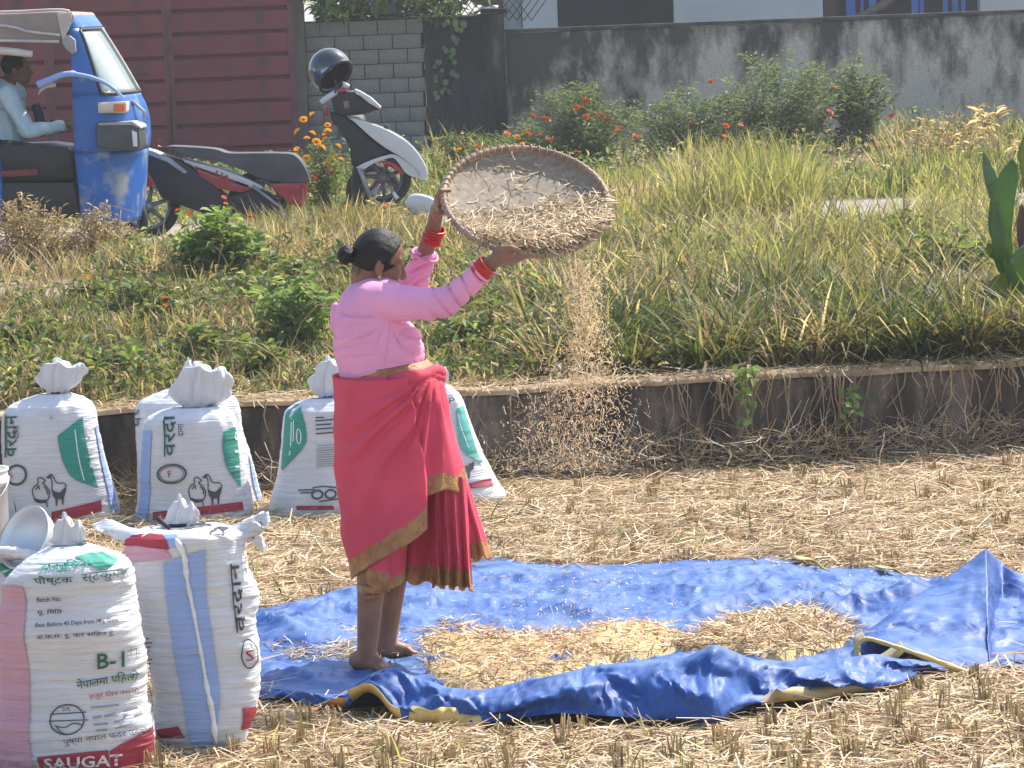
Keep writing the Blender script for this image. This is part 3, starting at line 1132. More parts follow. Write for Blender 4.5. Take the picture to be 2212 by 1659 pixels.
class Sack:
    NE = 2.5

    def __init__(s, name, label, Y, rows, tuft=None, depth=0.72, group=None, seed=0, amp=1.0, tiecol=None, tuft_seed=0, gather=None, lean=0.0):
        """rows: (v, u_left, u_right) from ground up, on the plane through the sack's middle"""
        s.Y, s.seed, s.amp = Y, seed, amp
        R = np.array(rows, float)
        R = R[np.argsort(R[:, 0])]
        s.R = R
        s.vtop, s.vbot = R[0, 0], R[-1, 0]
        s.px = FPX / Y
        s.amax = (R[:, 2] - R[:, 1]).max() / 2 / s.px
        s.dr = depth
        s.gather = gather if gather else s.vtop
        base = P((R[-1, 1] + R[-1, 2]) / 2, R[-1, 0], Y)
        s.t = thing(name, label, 'sack', (base.x, base.y, 0.0), group)
        nv, nphi = 150, 150
        V = []
        vs = s.vtop + (s.vbot - s.vtop) * np.linspace(0, 1, nv) ** 1.25
        ph = np.linspace(0, 2 * PI, nphi, endpoint=False)
        for v in vs:
            V.append(s.S(ph, np.full(nphi, v)))
        V = np.concatenate(V)
        F = grid_faces(nv, nphi, True)
        F.append(tuple(range(nphi)))
        F.append(tuple(reversed(range((nv - 1) * nphi, nv * nphi))))
        m = MB()
        m.add(V, [tuple(reversed(f)) for f in F])
        m.obj('sack_body', M_SACK, s.t)
        if tuft is not None:
            s.mouth(tuft, tuft_seed, tiecol or M_TIE)

    def ab(s, v):
        R = s.R
        l, r = np.interp(v, R[:, 0], R[:, 1]), np.interp(v, R[:, 0], R[:, 2])
        # soften the polyline
        for d in (7, 14):
            for q in (-d, d):
                vv = np.clip(np.asarray(v) + q, s.vtop, s.vbot)
                k = 0.18
                l = l * (1 - k) + np.interp(vv, R[:, 0], R[:, 1]) * k
                r = r * (1 - k) + np.interp(vv, R[:, 0], R[:, 2]) * k
        return (l + r) / 2, (r - l) / 2

    def wr(s, ph, v):
        sx, cx = np.sin(ph), np.cos(ph)
        k = s.seed * 7.7
        h = 0.0024 * fbm(sx * 1.6 + k, cx * 1.6, v * 0.13, 3) + 0.010 * vn(sx * 1.1 + k, cx * 1.1, v * 0.014)
        h = h + 0.0022 * (1 - np.abs(vn(sx * 1.2 + k, cx * 1.2 + v * 0.012, v * 0.05))) ** 3
        g = np.exp(-np.maximum(v - s.gather, 0) / 26.0)
        return s.amp * h, g * (0.075 * np.sin(ph * 11 + 2 * vn(ph * 1.5, s.seed)) + 0.05 * np.sin(ph * 5 + s.seed))

    def S(s, ph, v, off=0.0):
        ph, v = np.asarray(ph, float), np.asarray(v, float)
        uc, a = s.ab(v)
        a = a / s.px
        b = np.minimum(a * s.dr * 1.12, s.amax * s.dr)
        h, g = s.wr(ph, v)
        sx, cx = np.sin(ph), np.cos(ph)
        ex = 2 / s.NE
        kx = np.sign(sx) * np.abs(sx) ** ex
        ky = np.sign(cx) * np.abs(cx) ** ex
        rr = 1 + g
        x = (a * rr + h + off) * kx
        y = -(b * rr + h + off) * ky
        # centre line in the world
        R3 = np.empty(ph.shape + (3,))
        du = (uc - CX) / FPX
        dv = (CY - v) / FPX
        d = [_f[i] + _r[i] * du + _u[i] * dv for i in range(3)]
        k = s.Y / d[1]
        R3[..., 0] = d[0] * k + x
        R3[..., 1] = s.Y + y
        R3[..., 2] = np.maximum(CAM_H + d[2] * k, -0.01)
        return R3

    def onto(s, px, off=0.003):
        """picture points -> points on the front of the sack"""
        px = np.asarray(px, float)
        u, v = px[:, 0], np.clip(px[:, 1], s.vtop + 1, s.vbot)
        # the front bulges towards the camera: allow for that when printing
        den = _f.y
        u0, v0 = CX + FPX * _r.y / den, CY - FPX * _u.y / den
        um, vm = u, v
        for _ in range(2):
            uc, a = s.ab(vm)
            q = np.clip((um - uc) / a, -0.985, 0.985)
            b = np.minimum(a / s.px * s.dr * 1.12, s.amax * s.dr) * (1 - np.abs(q) ** s.NE) ** (1 / s.NE)
            k = (s.Y - b) / s.Y
            um, vm = u0 + (u - u0) * k, np.clip(v0 + (px[:, 1] - v0) * k, s.vtop + 1, s.vbot)
        uc, a = s.ab(vm)
        q = np.clip((um - uc) / a, -0.985, 0.985)
        sn = np.sign(q) * np.abs(q) ** (s.NE / 2)
        return s.S(np.arcsin(sn), vm, off)

    def put(s, name, px, faces, m, off=0.005):
        mbp = MB()
        mbp.add(s.onto(px, off), faces)
        return mbp.obj(name, m, s.t)

    def patch(s, name, L, R, m, n=40, k=14, off=0.005):
        """area between two picture polylines (u,v), matched by index"""
        A, B = spline(L, n), spline(R, n)
        pts = []
        for i in range(n):
            for j in range(k):
                t = j / (k - 1)
                pts.append(A[i] * (1 - t) + B[i] * t)
        return s.put(name, pts, grid_faces(n, k), m, off)

    def stroke(s, name, lines, wd, m, off=0.006):
        if len(lines) > 1 and 'outline' not in name:
            for ln in lines: s.stroke(name, [ln], wd, m, off)
            return
        V, F = [], []
        for ln in lines:
            q = spline(ln, max(4, len(ln) * 3)) if len(ln) > 2 else spline(ln, 4)
            d = np.gradient(q, axis=0)
            d /= np.linalg.norm(d, axis=1)[:, None] + 1e-9
            nrm = np.stack([-d[:, 1], d[:, 0]], 1) * wd / 2
            o = len(V)
            for i in range(len(q)):
                V += [q[i] - nrm[i], q[i] + nrm[i]]
            F += [(o + 2 * i, o + 2 * i + 1, o + 2 * i + 3, o + 2 * i + 2) for i in range(len(q) - 1)]
        return s.put(name, V, F, m, off)

    def poly(s, name, pts, m, off=0.006):
        return s.put(name, pts, [tuple(range(len(pts)))], m, off)

    def text(s, name, body, u, v, hpx, m, rot=0.0, wpx=None, off=0.007, shear=0.0, bold=0.0):
        cu = bpy.data.curves.new('txt', 'FONT')
        cu.body = body
        cu.size = 1.0
        cu.offset = bold
        cu.resolution_u = 2
        ob = bpy.data.objects.new('txt', cu)
        COL.objects.link(ob)
        dg = bpy.context.evaluated_depsgraph_get()
        me = bpy.data.meshes.new_from_object(ob.evaluated_get(dg))
        bpy.data.objects.remove(ob)
        V = verts_np(me)
        F = [tuple(p.vertices) for p in me.polygons]
        bpy.data.meshes.remove(me)
        if not len(V): return None
        lo, hi = V.min(0), V.max(0)
        sc = hpx / (hi[1] - lo[1])
        x = (V[:, 0] - lo[0]) * sc
        y = (V[:, 1] - lo[1]) * sc
        if wpx: x = x * wpx / x.max()
        x = x + y * shear
        c, q = math.cos(rot), math.sin(rot)
        return s.put(name, np.stack([u + x * c - y * q, v - (x * q + y * c)], 1), F, m, off)

    def mouth(s, rows, seed, tiem):
        """gathered mouth above the tie: rows (v, uL, uR) from tie upward"""
        R = np.array(rows, float)
        n = 56
        ph = np.linspace(0, 2 * PI, n, endpoint=False)
        V = []
        nv = 22
        tt = np.linspace(0, 1, nv)
        Q = spline(R, nv)
        rs = np.random.RandomState(seed + 3)
        k1, k2, p1, p2 = rs.randint(2, 4), rs.randint(7, 10), rs.uniform(0, 6), rs.uniform(0, 6)
        for i in range(nv):
            v, l, r = Q[i]
            a = (r - l) / 2 / s.px
            c = P((l + r) / 2, v, s.Y)
            t = tt[i]
            rf = 1 + (0.12 + 0.34 * t) * np.sin(k1 * ph + p1 + 1.2 * t) + 0.19 * np.sin(k2 * ph + p2 + t) + 0.26 * vn(np.sin(ph) * 3, np.cos(ph) * 3, t * 5 + seed)
            rf = np.clip(rf / rf.mean(), 0.35, 1.55)
            dz = 0.024 * t ** 2 * (np.sin(2 * ph + p2) + 0.8 * np.sin(3 * ph + p1) + 0.5 * np.sin(5 * ph + p2))
            V.append(np.stack([c.x + a * rf * np.sin(ph), c.y - 0.5 * a * rf * np.cos(ph) + 0 * ph, c.z + dz], 1))
        # fold the rim back inside
        last = V[-1]
        cen = last.mean(0)
        V.append(cen + (last - cen) * 0.86 + np.array([0, 0, 0.004]))
        V.append(cen + (last - cen) * 0.45 + np.array([0, 0, -0.012]))
        F = grid_faces(len(V), n, True)
        F.append(tuple(range((len(V) - 1) * n, len(V) * n)))
        m = MB()
        m.add(np.concatenate(V), F)
        m.obj('tied_mouth', M_SACKT, s.t)
        v, l, r = R[0]
        c = P((l + r) / 2, v, s.Y)
        a = (r - l) / 2 / s.px * 0.8
        m = MB()
        for dz in (-0.004, 0.004):
            pts = [(c.x + a * 1.02 * math.sin(q), c.y - a * 0.66 * math.cos(q), c.z + dz) for q in np.linspace(0, 2 * PI, 25)]
            m.tube(pts, 0.005, 6)
        m.tube([(c.x - a * 0.6, c.y - a * 0.6, c.z), (c.x - a * 0.9, c.y - a * 0.9, c.z - 0.025)], 0.004, 5)
        m.tube([(c.x - a * 0.4, c.y - a * 0.66, c.z), (c.x - a * 0.3, c.y - a * 1.0, c.z - 0.03)], 0.004, 5)
        m.obj('twine', tiem, s.t)


GS = 'white feed sacks filled with rice'
def hen(s, u, v, k, fl=1):
    """printed hen and duck pair, outline strokes and dark bellies"""
    q = lambda pts: [(u + fl * x * k, v + y * k) for x, y in pts]
    s.poly('printed_hen', q([(2, -2), (7, 2), (16, 4), (24, -4), (30, -10), (29, 2), (25, 14), (24, 30), (21, 30), (20, 18), (12, 18), (11, 32), (8, 32), (7, 18), (1, 9)]), M_SGREY)
    s.stroke('printed_outline', [q([(-3, -36), (-7, -30), (-2, -27), (0, -16), (0, -4), (3, 8)]), q([(-3, -36), (2, -32), (7, -20), (14, -16), (24, -16), (30, -8)]), q([(-7, -33), (-11, -29), (-6, -28)])], 2.4 * k, M_SGREY)
    s.poly('printed_hen', q([(-5.5, -36), (-1, -35), (-3, -26), (-7, -29), (-11, -29)]), M_SGREY)
    s.poly('printed_duck', q([(-36, 14), (-24, 18), (-11, 18), (-10, 23), (-26, 24), (-35, 20)]), M_SGREY)
    s.stroke('printed_outline', [q([(-40, 6), (-41, -4), (-36, -12), (-29, -17), (-30, -26), (-25, -30), (-19, -27), (-14, -22), (-20, -18), (-12, -10), (-6, 0), (-6, 12), (-10, 20)]), q([(-40, 6), (-36, 18), (-26, 24), (-12, 24), (-10, 34)]), q([(-34, -4), (-28, -12), (-26, -4)]), q([(-17, -10), (-11, -2), (-9, 8)])], 2.6 * k, M_SGREY)


def ring(s, u, v, rx, ry, wd, m, name='printed_ring'):
    a = np.linspace(0, 2 * PI, 40)
    V = [(u + (rx + d) * math.sin(t), v - (ry + d) * math.cos(t)) for d in (0, -wd) for t in a]
    s.put(name, V, grid_faces(2, 40), m, 0.006)


# --- back row, left
A = Sack('feed_sack', 'leftmost white sack of the back row with green panel and mouth spread like a fan', 15.45,
         [(1128, 18, 252), (1118, 10, 262), (1085, 8, 256), (1000, 4, 230), (930, 3, 214), (895, 5, 208), (872, 18, 199), (860, 45, 185), (853, 85, 150), (850, 104, 138)],
         [(850, 106, 136), (840, 102, 146), (820, 94, 160), (800, 90, 168), (790, 94, 170)], 0.62, GS, 1, 0.6)
A.patch('green_panel', [(124, 942), (126, 960), (136, 1000), (158, 1035), (209, 1057)], [(177, 902), (183, 950), (190, 985), (199, 1020), (211, 1057)], M_SGREEN)
A.patch('side_stripe', [(206, 920), (218, 1000), (232, 1060), (240, 1108)], [(213, 930), (228, 1000), (244, 1060), (255, 1108)], M_SBLUE)
A.patch('red_band', [(112, 1105), (112, 1128)], [(218, 1084), (219, 1108)], M_SRED)
A.text('printed_text', 'वरदान', 40, 984, 27, M_SDGREEN, PI / 2, 92, bold=0.012)
A.text('printed_text', 'दाना', 44, 946, 13, M_SGREY, PI / 2, 30)
ring(A, 38, 1023, 23, 23, 5, M_SDGREEN)
A.text('printed_text', 'S', 26, 1030, 12, M_SRED, 0.3)
hen(A, 113, 1060, 1.0)
A.text('printed_text', '0 1 1', 183, 925, 16, M_SWHITE, -PI / 2 + 0.1, 88, bold=0.02)
A.stroke('printed_line', [[(160, 930), (168, 990), (180, 1040)]], 2.5, M_SWHITE)
A.text('printed_text', 'ने', 108, 908, 10, M_SGREEN, 0.2)
# --- back row, second (behind) and third (front)
B0 = Sack('feed_sack', 'white sack half hidden behind the sack with flopped open mouth', 15.72,
          [(1112, 300, 574), (1100, 296, 572), (1000, 298, 545), (930, 294, 524), (890, 293, 520), (865, 300, 512), (850, 325, 490), (842, 360, 430), (838, 384, 410)],
          [(838, 388, 408), (825, 388, 410), (805, 392, 422), (788, 400, 418)], 0.55, GS, 2, 0.6)
B0.text('printed_text', 'वर', 305, 918, 15, M_SDGREEN, PI / 2, 40)
B0.patch('side_stripe', [(532, 960), (545, 1040), (560, 1098)], [(538, 960), (553, 1040), (571, 1098)], M_SBLUE)
B = Sack('feed_sack', 'back row sack with hens and blue side stripe, its wide mouth flopped open', 15.30,
         [(1146, 302, 532), (1138, 290, 545), (1100, 292, 548), (1050, 300, 540), (1000, 303, 527), (950, 305, 519), (910, 309, 512), (893, 320, 504), (884, 345, 490), (880, 380, 470), (878, 395, 460)],
         [(882, 404, 440), (872, 396, 462), (850, 388, 478), (822, 386, 480), (798, 396, 474)], 0.62, GS, 3, 0.6)
B.patch('side_stripe', [(308, 926), (306, 1000), (303, 1060), (294, 1130)], [(327, 926), (326, 1000), (324, 1060), (318, 1130)], M_SBLUE)
B.patch('green_panel', [(480, 935), (479, 960), (481, 985), (490, 1015), (517, 1055)], [(508, 925), (512, 960), (514, 985), (516, 1015), (519, 1055)], M_SGREEN)
B.text('printed_text', '0 1 1', 503, 935, 9, M_SWHITE, -PI / 2 + 0.03, 80, bold=0.02)
B.text('printed_text', 'वरदा', 381, 984, 25, M_SDGREEN, PI / 2, 92, bold=0.012)
B.text('printed_text', 'दाना', 398, 942, 12, M_SGREY, PI / 2, 28)
ring(B, 372, 1022, 32, 22, 4, M_SDGREEN)
ring(B, 372, 1022, 26, 17, 1.5, M_SRED)
B.text('printed_text', 'F', 366, 1030, 14, M_SRED, 0.2)
hen(B, 449, 1061, 1.0)
B.patch('red_band', [(330, 1103), (330, 1122)], [(524, 1088), (526, 1106)], M_SRED)
# --- back row behind the woman
Cs = Sack('feed_sack', 'white sack with green end panel and small print just left of the red saree', 15.35,
          [(1112, 590, 850), (1104, 576, 860), (1080, 582, 850), (1040, 594, 835), (1000, 602, 826), (950, 607, 820), (910, 611, 815), (885, 616, 808), (868, 632, 795), (861, 670, 745), (858, 690, 728)],
          [(858, 694, 724), (845, 684, 738), (820, 679, 745), (798, 683, 745), (786, 692, 738)], 0.62, GS, 4, 0.6, tiecol=mat('blue twine', (0.05, 0.12, 0.45), 0.6))
Cs.patch('green_panel', [(623, 868), (615, 920), (611, 970), (609, 1008)], [(650, 868), (661, 920), (658, 960), (612, 1012)], M_SGREEN)
ring(Cs, 646, 940, 6, 17, 2.5, M_SWHITE)
Cs.stroke('printed_line', [[(630, 900), (627, 980)], [(636, 905), (633, 950)]], 2.5, M_SWHITE)
Cs.stroke('printed_line', [[(682, 901), (700, 901)], [(682, 908), (728, 906)], [(682, 917), (716, 916)], [(682, 926), (728, 924)], [(682, 936), (726, 934)]] , 3.0, M_SGREY)
Cs.stroke('printed_line', [[(684, 962 + 5 * i), (722, 961 + 5 * i)] for i in range(10)], 1.6, M_SLGREY)
ring(Cs, 686, 1067, 13, 11, 4, M_SGREY)
ring(Cs, 714, 1067, 13, 11, 4, M_SGREY)
Cs.stroke('printed_line', [[(645, 1056), (680, 1056)], [(650, 1062), (676, 1062)], [(676, 1052), (700, 1050), (728, 1054)], [(690, 1082), (730, 1078)]], 3, M_SGREY)
Cs.patch('red_band', [(640, 1090), (642, 1099)], [(720, 1092), (722, 1101)], M_SRED)
D = Sack('feed_sack', 'white sack with teal panel emerging right of the red saree', 15.5,
         [(1092, 830, 1080), (1080, 812, 1103), (1060, 830, 1086), (1000, 850, 1052), (950, 862, 1030), (900, 872, 1012), (870, 880, 1002), (848, 892, 990), (836, 910, 972), (832, 928, 956)],
         [(832, 928, 956), (822, 926, 960), (808, 930, 962), (798, 934, 960)], 0.62, GS, 5, 0.6)
D.patch('green_panel', [(984, 884), (988, 930), (1000, 975), (1041, 1005)], [(1000, 878), (1014, 930), (1028, 975), (1043, 1005)], mat('teal print', (0.10, 0.42, 0.38), 0.6))
D.text('printed_text', 'P', 968, 872, 12, M_SDGREEN, 0, 12, bold=0.02)
D.stroke('printed_line', [[(988, 895), (996, 930), (1012, 970)]], 2, M_SWHITE)
D.patch('red_band', [(1006, 1048), (1006, 1060)], [(1060, 1036), (1066, 1052)], M_SRED)
D.poly('printed_hen', [(1002, 1010), (1016, 1004), (1024, 998), (1022, 1016), (1016, 1020), (1014, 1036), (1010, 1036), (1010, 1022), (1003, 1020)], M_SGREY)
# --- front row
E = Sack('feed_sack', 'big front sack with pink side stripe, B-1 print and white lettered red base band', 10.05,
         [(1712, -2, 318), (1700, -14, 330), (1650, -10, 336), (1590, -10, 338), (1500, -8, 322), (1400, -8, 309), (1310, -6, 298), (1262, -4, 290), (1238, 6, 282), (1215, 30, 268), (1196, 62, 240), (1184, 95, 205), (1176, 122, 172)],
         [(1178, 122, 168), (1168, 118, 170), (1150, 116, 172), (1132, 122, 168)], 0.66, GS, 6, 1.5, M_SACK)
E.patch('pink_stripe', [(-4, 1258), (-7, 1400), (-8, 1500), (-8, 1600), (-9, 1690)], [(52, 1262), (57, 1400), (61, 1500), (66, 1590), (72, 1690)], M_SPINK, 60)
E.patch('green_top_print', [(160, 1199), (190, 1192), (212, 1190)], [(214, 1232), (236, 1222), (248, 1208)], M_SGREEN)
E.text('printed_text', 'सन्तुिलत', 96, 1234, 26, M_SGREEN, 0.05, 92, bold=0.02)
E.text('printed_text', 'पौष्टक', 78, 1264, 24, M_SDGREEN, 0.0, 78, bold=0.012)
E.text('printed_text', 'स्टकुपन', 176, 1264, 24, M_SDGREEN, 0.10, 96)
E.text('printed_text', 'Batch No.', 79, 1299, 10, M_SGREY, 0, 54, bold=0.012)
E.text('printed_text', 'मू. िमित', 80, 1328, 13, M_SGREY, 0, 54, bold=0.012)
E.text('printed_text', 'Best Before 45 Days from Mfg. Date', 80, 1354, 11, M_SGREY, 0.03, 172, bold=0.012)
E.text('printed_text', 'अ.क.म. रू. कर सिहत रू', 82, 1380, 14, M_SGREY, 0.02, 158, bold=0.012)
E.text('printed_text', 'B-1', 211, 1449, 34, M_SDGREEN, 0.07, 58, bold=0.015)
E.text('printed_text', 'Ma', 280, 1420, 16, M_SLGREY, 0.1, 22)
E.text('printed_text', 'नेपालमा पिहलो', 167, 1494, 25, M_SDGREEN, 0.13, 134, bold=0.01)
E.text('printed_text', 'हजुर िलन नभुलौ', 194, 1516, 15, M_SRED, 0.10, 110)
ring(E, 145, 1554, 38, 33, 3.2, M_SGREY)
E.stroke('printed_line', [[(108, 1542), (186, 1540)], [(106, 1556), (190, 1556)], [(118, 1566), (140, 1570), (160, 1562), (176, 1566)], [(122, 1566), (132, 1580), (150, 1586)]], 2.4, M_SGREY)
E.text('printed_text', 'SX', 134, 1536, 9, M_SGREY, 0, 18)
E.stroke('printed_line', [[(196, 1531), (260, 1527)], [(200, 1552), (220, 1550)], [(226, 1550), (262, 1544)], [(270, 1542), (302, 1534)], [(202, 1567), (232, 1565)], [(206, 1580), (230, 1578)], [(244, 1563), (262, 1558), (276, 1545)], [(246, 1576), (280, 1568)], [(288, 1552), (306, 1546)]], 4.0, M_SLGREY)
E.text('printed_text', 'पुष्पा नपाल फदर उद्योग', 138, 1612, 19, M_SGREY, 0.11, 190)
E.patch('red_band', [(80, 1633), (82, 1665), (84, 1700)], [(232, 1622), (236, 1660), (236, 1700)], M_SRED)
E.patch('red_band', [(236, 1624), (238, 1650), (240, 1690)], [(332, 1572), (336, 1620), (330, 1680)], M_SRED)
E.text('printed_text', 'SAUGAT', 94, 1663, 26, M_SWHITE, 0.03, 170, bold=0.02, off=0.006)
Fs = Sack('feed_sack', 'front sack with blue stripe and pale seam leaning beside the B-1 sack', 10.35,
          [(1622, 370, 505), (1612, 352, 520), (1595, 342, 540), (1560, 334, 552), (1500, 326, 562), (1400, 312, 566), (1300, 298, 556), (1240, 288, 544), (1200, 278, 536), (1170, 272, 530), (1152, 276, 527), (1143, 290, 515), (1138, 320, 470), (1136, 350, 420)],
          [(1136, 356, 412), (1126, 360, 414), (1108, 362, 418), (1092, 374, 412)], 0.66, GS, 7, 1.3, M_DTIE)
Fs.patch('blue_stripe', [(353, 1215), (361, 1300), (374, 1400), (393, 1500), (410, 1590), (420, 1615)], [(443, 1188), (447, 1300), (462, 1400), (474, 1500), (464, 1590), (456, 1615)], M_SBLUE, 60)
Fs.patch('pink_stripe', [(272, 1176), (286, 1210)], [(352, 1178), (372, 1206)], M_SPINK, 8)
Fs.patch('red_patch', [(276, 1172), (290, 1152), (310, 1146)], [(368, 1186), (362, 1165), (354, 1150)], M_SRED, 10, off=0.009)
mb = MB()
seam = Fs.onto(spline([(382, 1162), (398, 1200), (404, 1250), (420, 1330), (436, 1420), (446, 1480), (458, 1540), (464, 1610)], 60), 0.007)
mb.tube([Vector(p) for p in seam], [0.008 + 0.0035 * float(vn(i * 0.4)) for i in range(60)], 6)
mb.obj('side_seam', M_SWHITE, Fs.t)
Fs.patch('blue_top_stripe', [(352, 1150), (353, 1180)], [(383, 1150), (396, 1182)], M_SBLUE, 6, off=0.0075)
ring(Fs, 472, 1148, 14, 10, 4, M_SGREY, 'printed_zero')
Fs.text('printed_text', 'वरदान', 532, 1368, 22, M_SGREY, PI / 2 + 0.09, 150, bold=0.012)
Fs.text('printed_text', 'दाना', 540, 1240, 9, M_SLGREY, PI / 2, 34)
ring(Fs, 536, 1416, 18, 32, 2.6, M_SGREY)
Fs.text('printed_text', 'S', 528, 1432, 24, M_SRED, 0.1, 16)
Fs.stroke('printed_line', [[(308, 1376 + i * 9), (322 + (i * 7) % 9, 1375 + i * 9)] for i in range(10)], 2.5, M_SGREY)
Fs.patch('red_corner', [(520, 1532), (520, 1556), (517, 1580)], [(552, 1530), (549, 1554), (540, 1576)], M_SRED, 8)
Fs.patch('red_corner', [(340, 1572), (350, 1590)], [(388, 1566), (402, 1592)], M_SRED, 8)
def ear(s, pts, r, nm='sack_ear'):
    """stiff corner of the sewn sack"""
    q = spline(pts, 14)
    mbe = MB()
    V, F = [], []
    n = 14
    for i in range(len(q)):
        u, v, rad = q[i]
        c = P(u, v, s.Y - 0.02)
        for k in range(n):
            a = 2 * PI * k / n
            w_ = 1 + 0.3 * math.sin(3 * a + i * 0.5) + 0.22 * float(vn(i * 0.7, k * 0.9, u))
            V.append((c.x + rad / s.px * w_ * math.cos(a), c.y + 0.6 * rad / s.px * math.sin(a) * w_, c.z + rad / s.px * w_ * math.sin(a) * 0.8))
    F = grid_faces(len(q), n, True)
    F += [tuple(range(n)), tuple(reversed(range((len(q) - 1) * n, len(q) * n)))]
    mbe.add(V, F)
    mbe.obj(nm, M_SACK, s.t)
ear(Fs, [(500, 1165, 26), (530, 1150, 24), (552, 1132, 18), (564, 1122, 17), (572, 1132, 10)], 0)
ear(Fs, [(545, 1150, 14), (558, 1168, 10), (566, 1184, 8)], 0)
ear(Fs, [(300, 1160, 22), (268, 1150, 18), (235, 1138, 15), (216, 1136, 13), (208, 1140, 6)], 0)
mb = MB()
mb.tube([P(338, 1118, 10.2), P(350, 1128, 10.2), P(366, 1142, 10.18)], [0.009, 0.008, 0.006], 8)
mb.obj('loose_twine_end', M_DTIE, Fs.t)
# --- sack behind the front one, bucket and bowl on it
Gs = Sack('feed_sack', 'low sack with crumpled green printed top under the bucket and steel bowl', 10.55,
          [(1668, -150, 120), (1640, -155, 125), (1400, -150, 118), (1280, -146, 112), (1235, -140, 108), (1212, -120, 96), (1204, -90, 60), (1202, -40, 20)], None, 0.62, GS, 8, 1.5)
Gs.patch('green_top_print', [(-10, 1216), (10, 1214), (40, 1211)], [(20, 1262), (60, 1244), (88, 1228)], M_SGREEN)
Gs.stroke('printed_line', [[(4, 1235), (30, 1224), (60, 1218)], [(10, 1250), (40, 1236)]], 5, M_SWHITE)
mb = MB()
for k in range(3):
    q = spline([(-60 + k * 25, 1208 - k * 3), (-10 + k * 20, 1190 + k * 5), (50 + k * 12, 1196 + k * 3), (92, 1206)], 26)
    mb.tube([P(u, v, 10.38 + 0.03 * k) for u, v in q], [0.012 + 0.010 * abs(float(vn(i * 0.5, k * 3.3))) for i in range(26)], 8)
mb.obj('crumpled_edge', M_SACK, Gs.t)
bk = thing('bucket', 'white plastic bucket cut off by the left edge, standing above the front sacks', 'bucket', P(-46, 1200, 10.55))
mb = MB()
c = P(-46, 1196, 10.55)
pxb = pxm(10.55)
prof = [(0.0, 0.0), (64, 0.0), (66, 0.003), (71, 180 - 30), (74, 180 - 30.5), (75, 180 - 14), (72.5, 180 - 13.5), (72.5, 180), (75, 181), (75, 186), (70, 186), (69, 20), (0.0, 18)]
V = []
n = 48
for r_, h_ in prof:
    for k in range(n):
        a = 2 * PI * k / n
        V.append((c.x + r_ / pxb * math.cos(a), c.y + r_ / pxb * math.sin(a), c.z + h_ / pxb))
mb.add(V, grid_faces(len(prof), n, True))
mb.obj('bucket_body', mat('white bucket plastic', (0.72, 0.68, 0.62), 0.4, var=0.05, spec=0.5), bk, True)
mb = MB()
mb.tube([(c.x + 75 / pxb * math.cos(a), c.y - 0.005 - 75 / pxb * abs(math.sin(a)) * 1.05, c.z + (165 - 60 * math.sin(a)) / pxb) for a in np.linspace(0, PI, 20)], 0.004, 6)
mb.obj('handle', mat('bucket wire', (0.4, 0.4, 0.42), 0.4, metal=0.8), bk)
bw_ = thing('bowl', 'steel bowl tipped on its side beside the bucket', 'bowl', P(70, 1190, 10.4))
mb = MB()
cb = P(52, 1160, 10.42)
ax = Vector((-0.55, -0.62, 0.45)).normalized()
e1 = ax.orthogonal().normalized()
e2 = ax.cross(e1)
V = []
rad = 0.098
prof = [(0.0, -0.075), (0.45, -0.072), (0.75, -0.055), (0.92, -0.028), (1.0, 0.0), (1.06, 0.004), (1.07, -0.002), (1.02, -0.008), (0.95, -0.035), (0.77, -0.065), (0.45, -0.082), (0.0, -0.085)]
for r_, h_ in prof:
    for k in range(n):
        a = 2 * PI * k / n
        V.append(cb + e1 * (rad * r_ * math.cos(a)) + e2 * (rad * r_ * math.sin(a)) + ax * h_)
mb.add(V, grid_faces(len(prof), n, True))
mb.obj('bowl_body', mat('steel bowl', (0.66, 0.69, 0.72), 0.5, metal=0.55, var=0.06), bw_)
# ================================================================ WOMAN WINNOWING
YW = 11.45
SW = pxm(YW)
def W(u, v, d=0.0): return P(u, v, YW + d)


M_SKIN = mat('brown skin', (0.235, 0.115, 0.072), 0.5, var=0.14, scale=14, bump=0.12, bscale=120, spec=0.4)
M_SKIN.node_tree.nodes['Principled BSDF'].inputs['Subsurface Weight'].default_value = 0.08
M_SKIN.node_tree.nodes['Principled BSDF'].inputs['Subsurface Radius'].default_value = (0.02, 0.008, 0.005)
M_NAIL = mat('nails', (0.42, 0.24, 0.19), 0.35)
M_BLOUSE = mat('pink knit blouse', (0.74, 0.32, 0.53), 0.8, var=0.06, scale=6, bump=0.25, bscale=140, spec=0.2)
M_HAIR = mat('black hair', (0.006, 0.0055, 0.006), 0.5, var=0.4, scale=18, bump=0.4, bscale=90, spec=0.3, stretch=(1, 1, 6))
M_BANGLE = mat('red glass bangles', (0.50, 0.008, 0.012), 0.22, var=0.2, scale=60, spec=0.6)
M_GOLD = mat('gold jewellery', (0.75, 0.5, 0.18), 0.3, metal=1.0)

wp = thing('person', 'woman in pink blouse and red saree with gold border raising a winnowing tray', 'person', (W(810, 1460).x, YW + 0.08, 0.0))

# ---- body: one continuous skin
yaw = math.radians(18)
fw = Vector((math.cos(yaw), math.sin(yaw), 0))
lf = Vector((-math.sin(yaw), math.cos(yaw), 0))
pitchh = math.radians(17)
hf = (fw * math.cos(pitchh) + Vector((0, 0, -math.sin(pitchh)))).normalized()
hu = (Vector((0, 0, math.cos(pitchh))) + fw * math.sin(pitchh)).normalized()
HC = W(814, 560, 0.07)
def hd(f, l, u): return HC + hf * f + lf * l + hu * u


body = MB()
def cap(p0, r0, p1, r1): body.add(*capsule(p0, r0, p1, r1))
def ell(c, f, l, u, rot=None):
    body.add(*ellipsoid(c, (hf * f, lf * l, hu * u)))


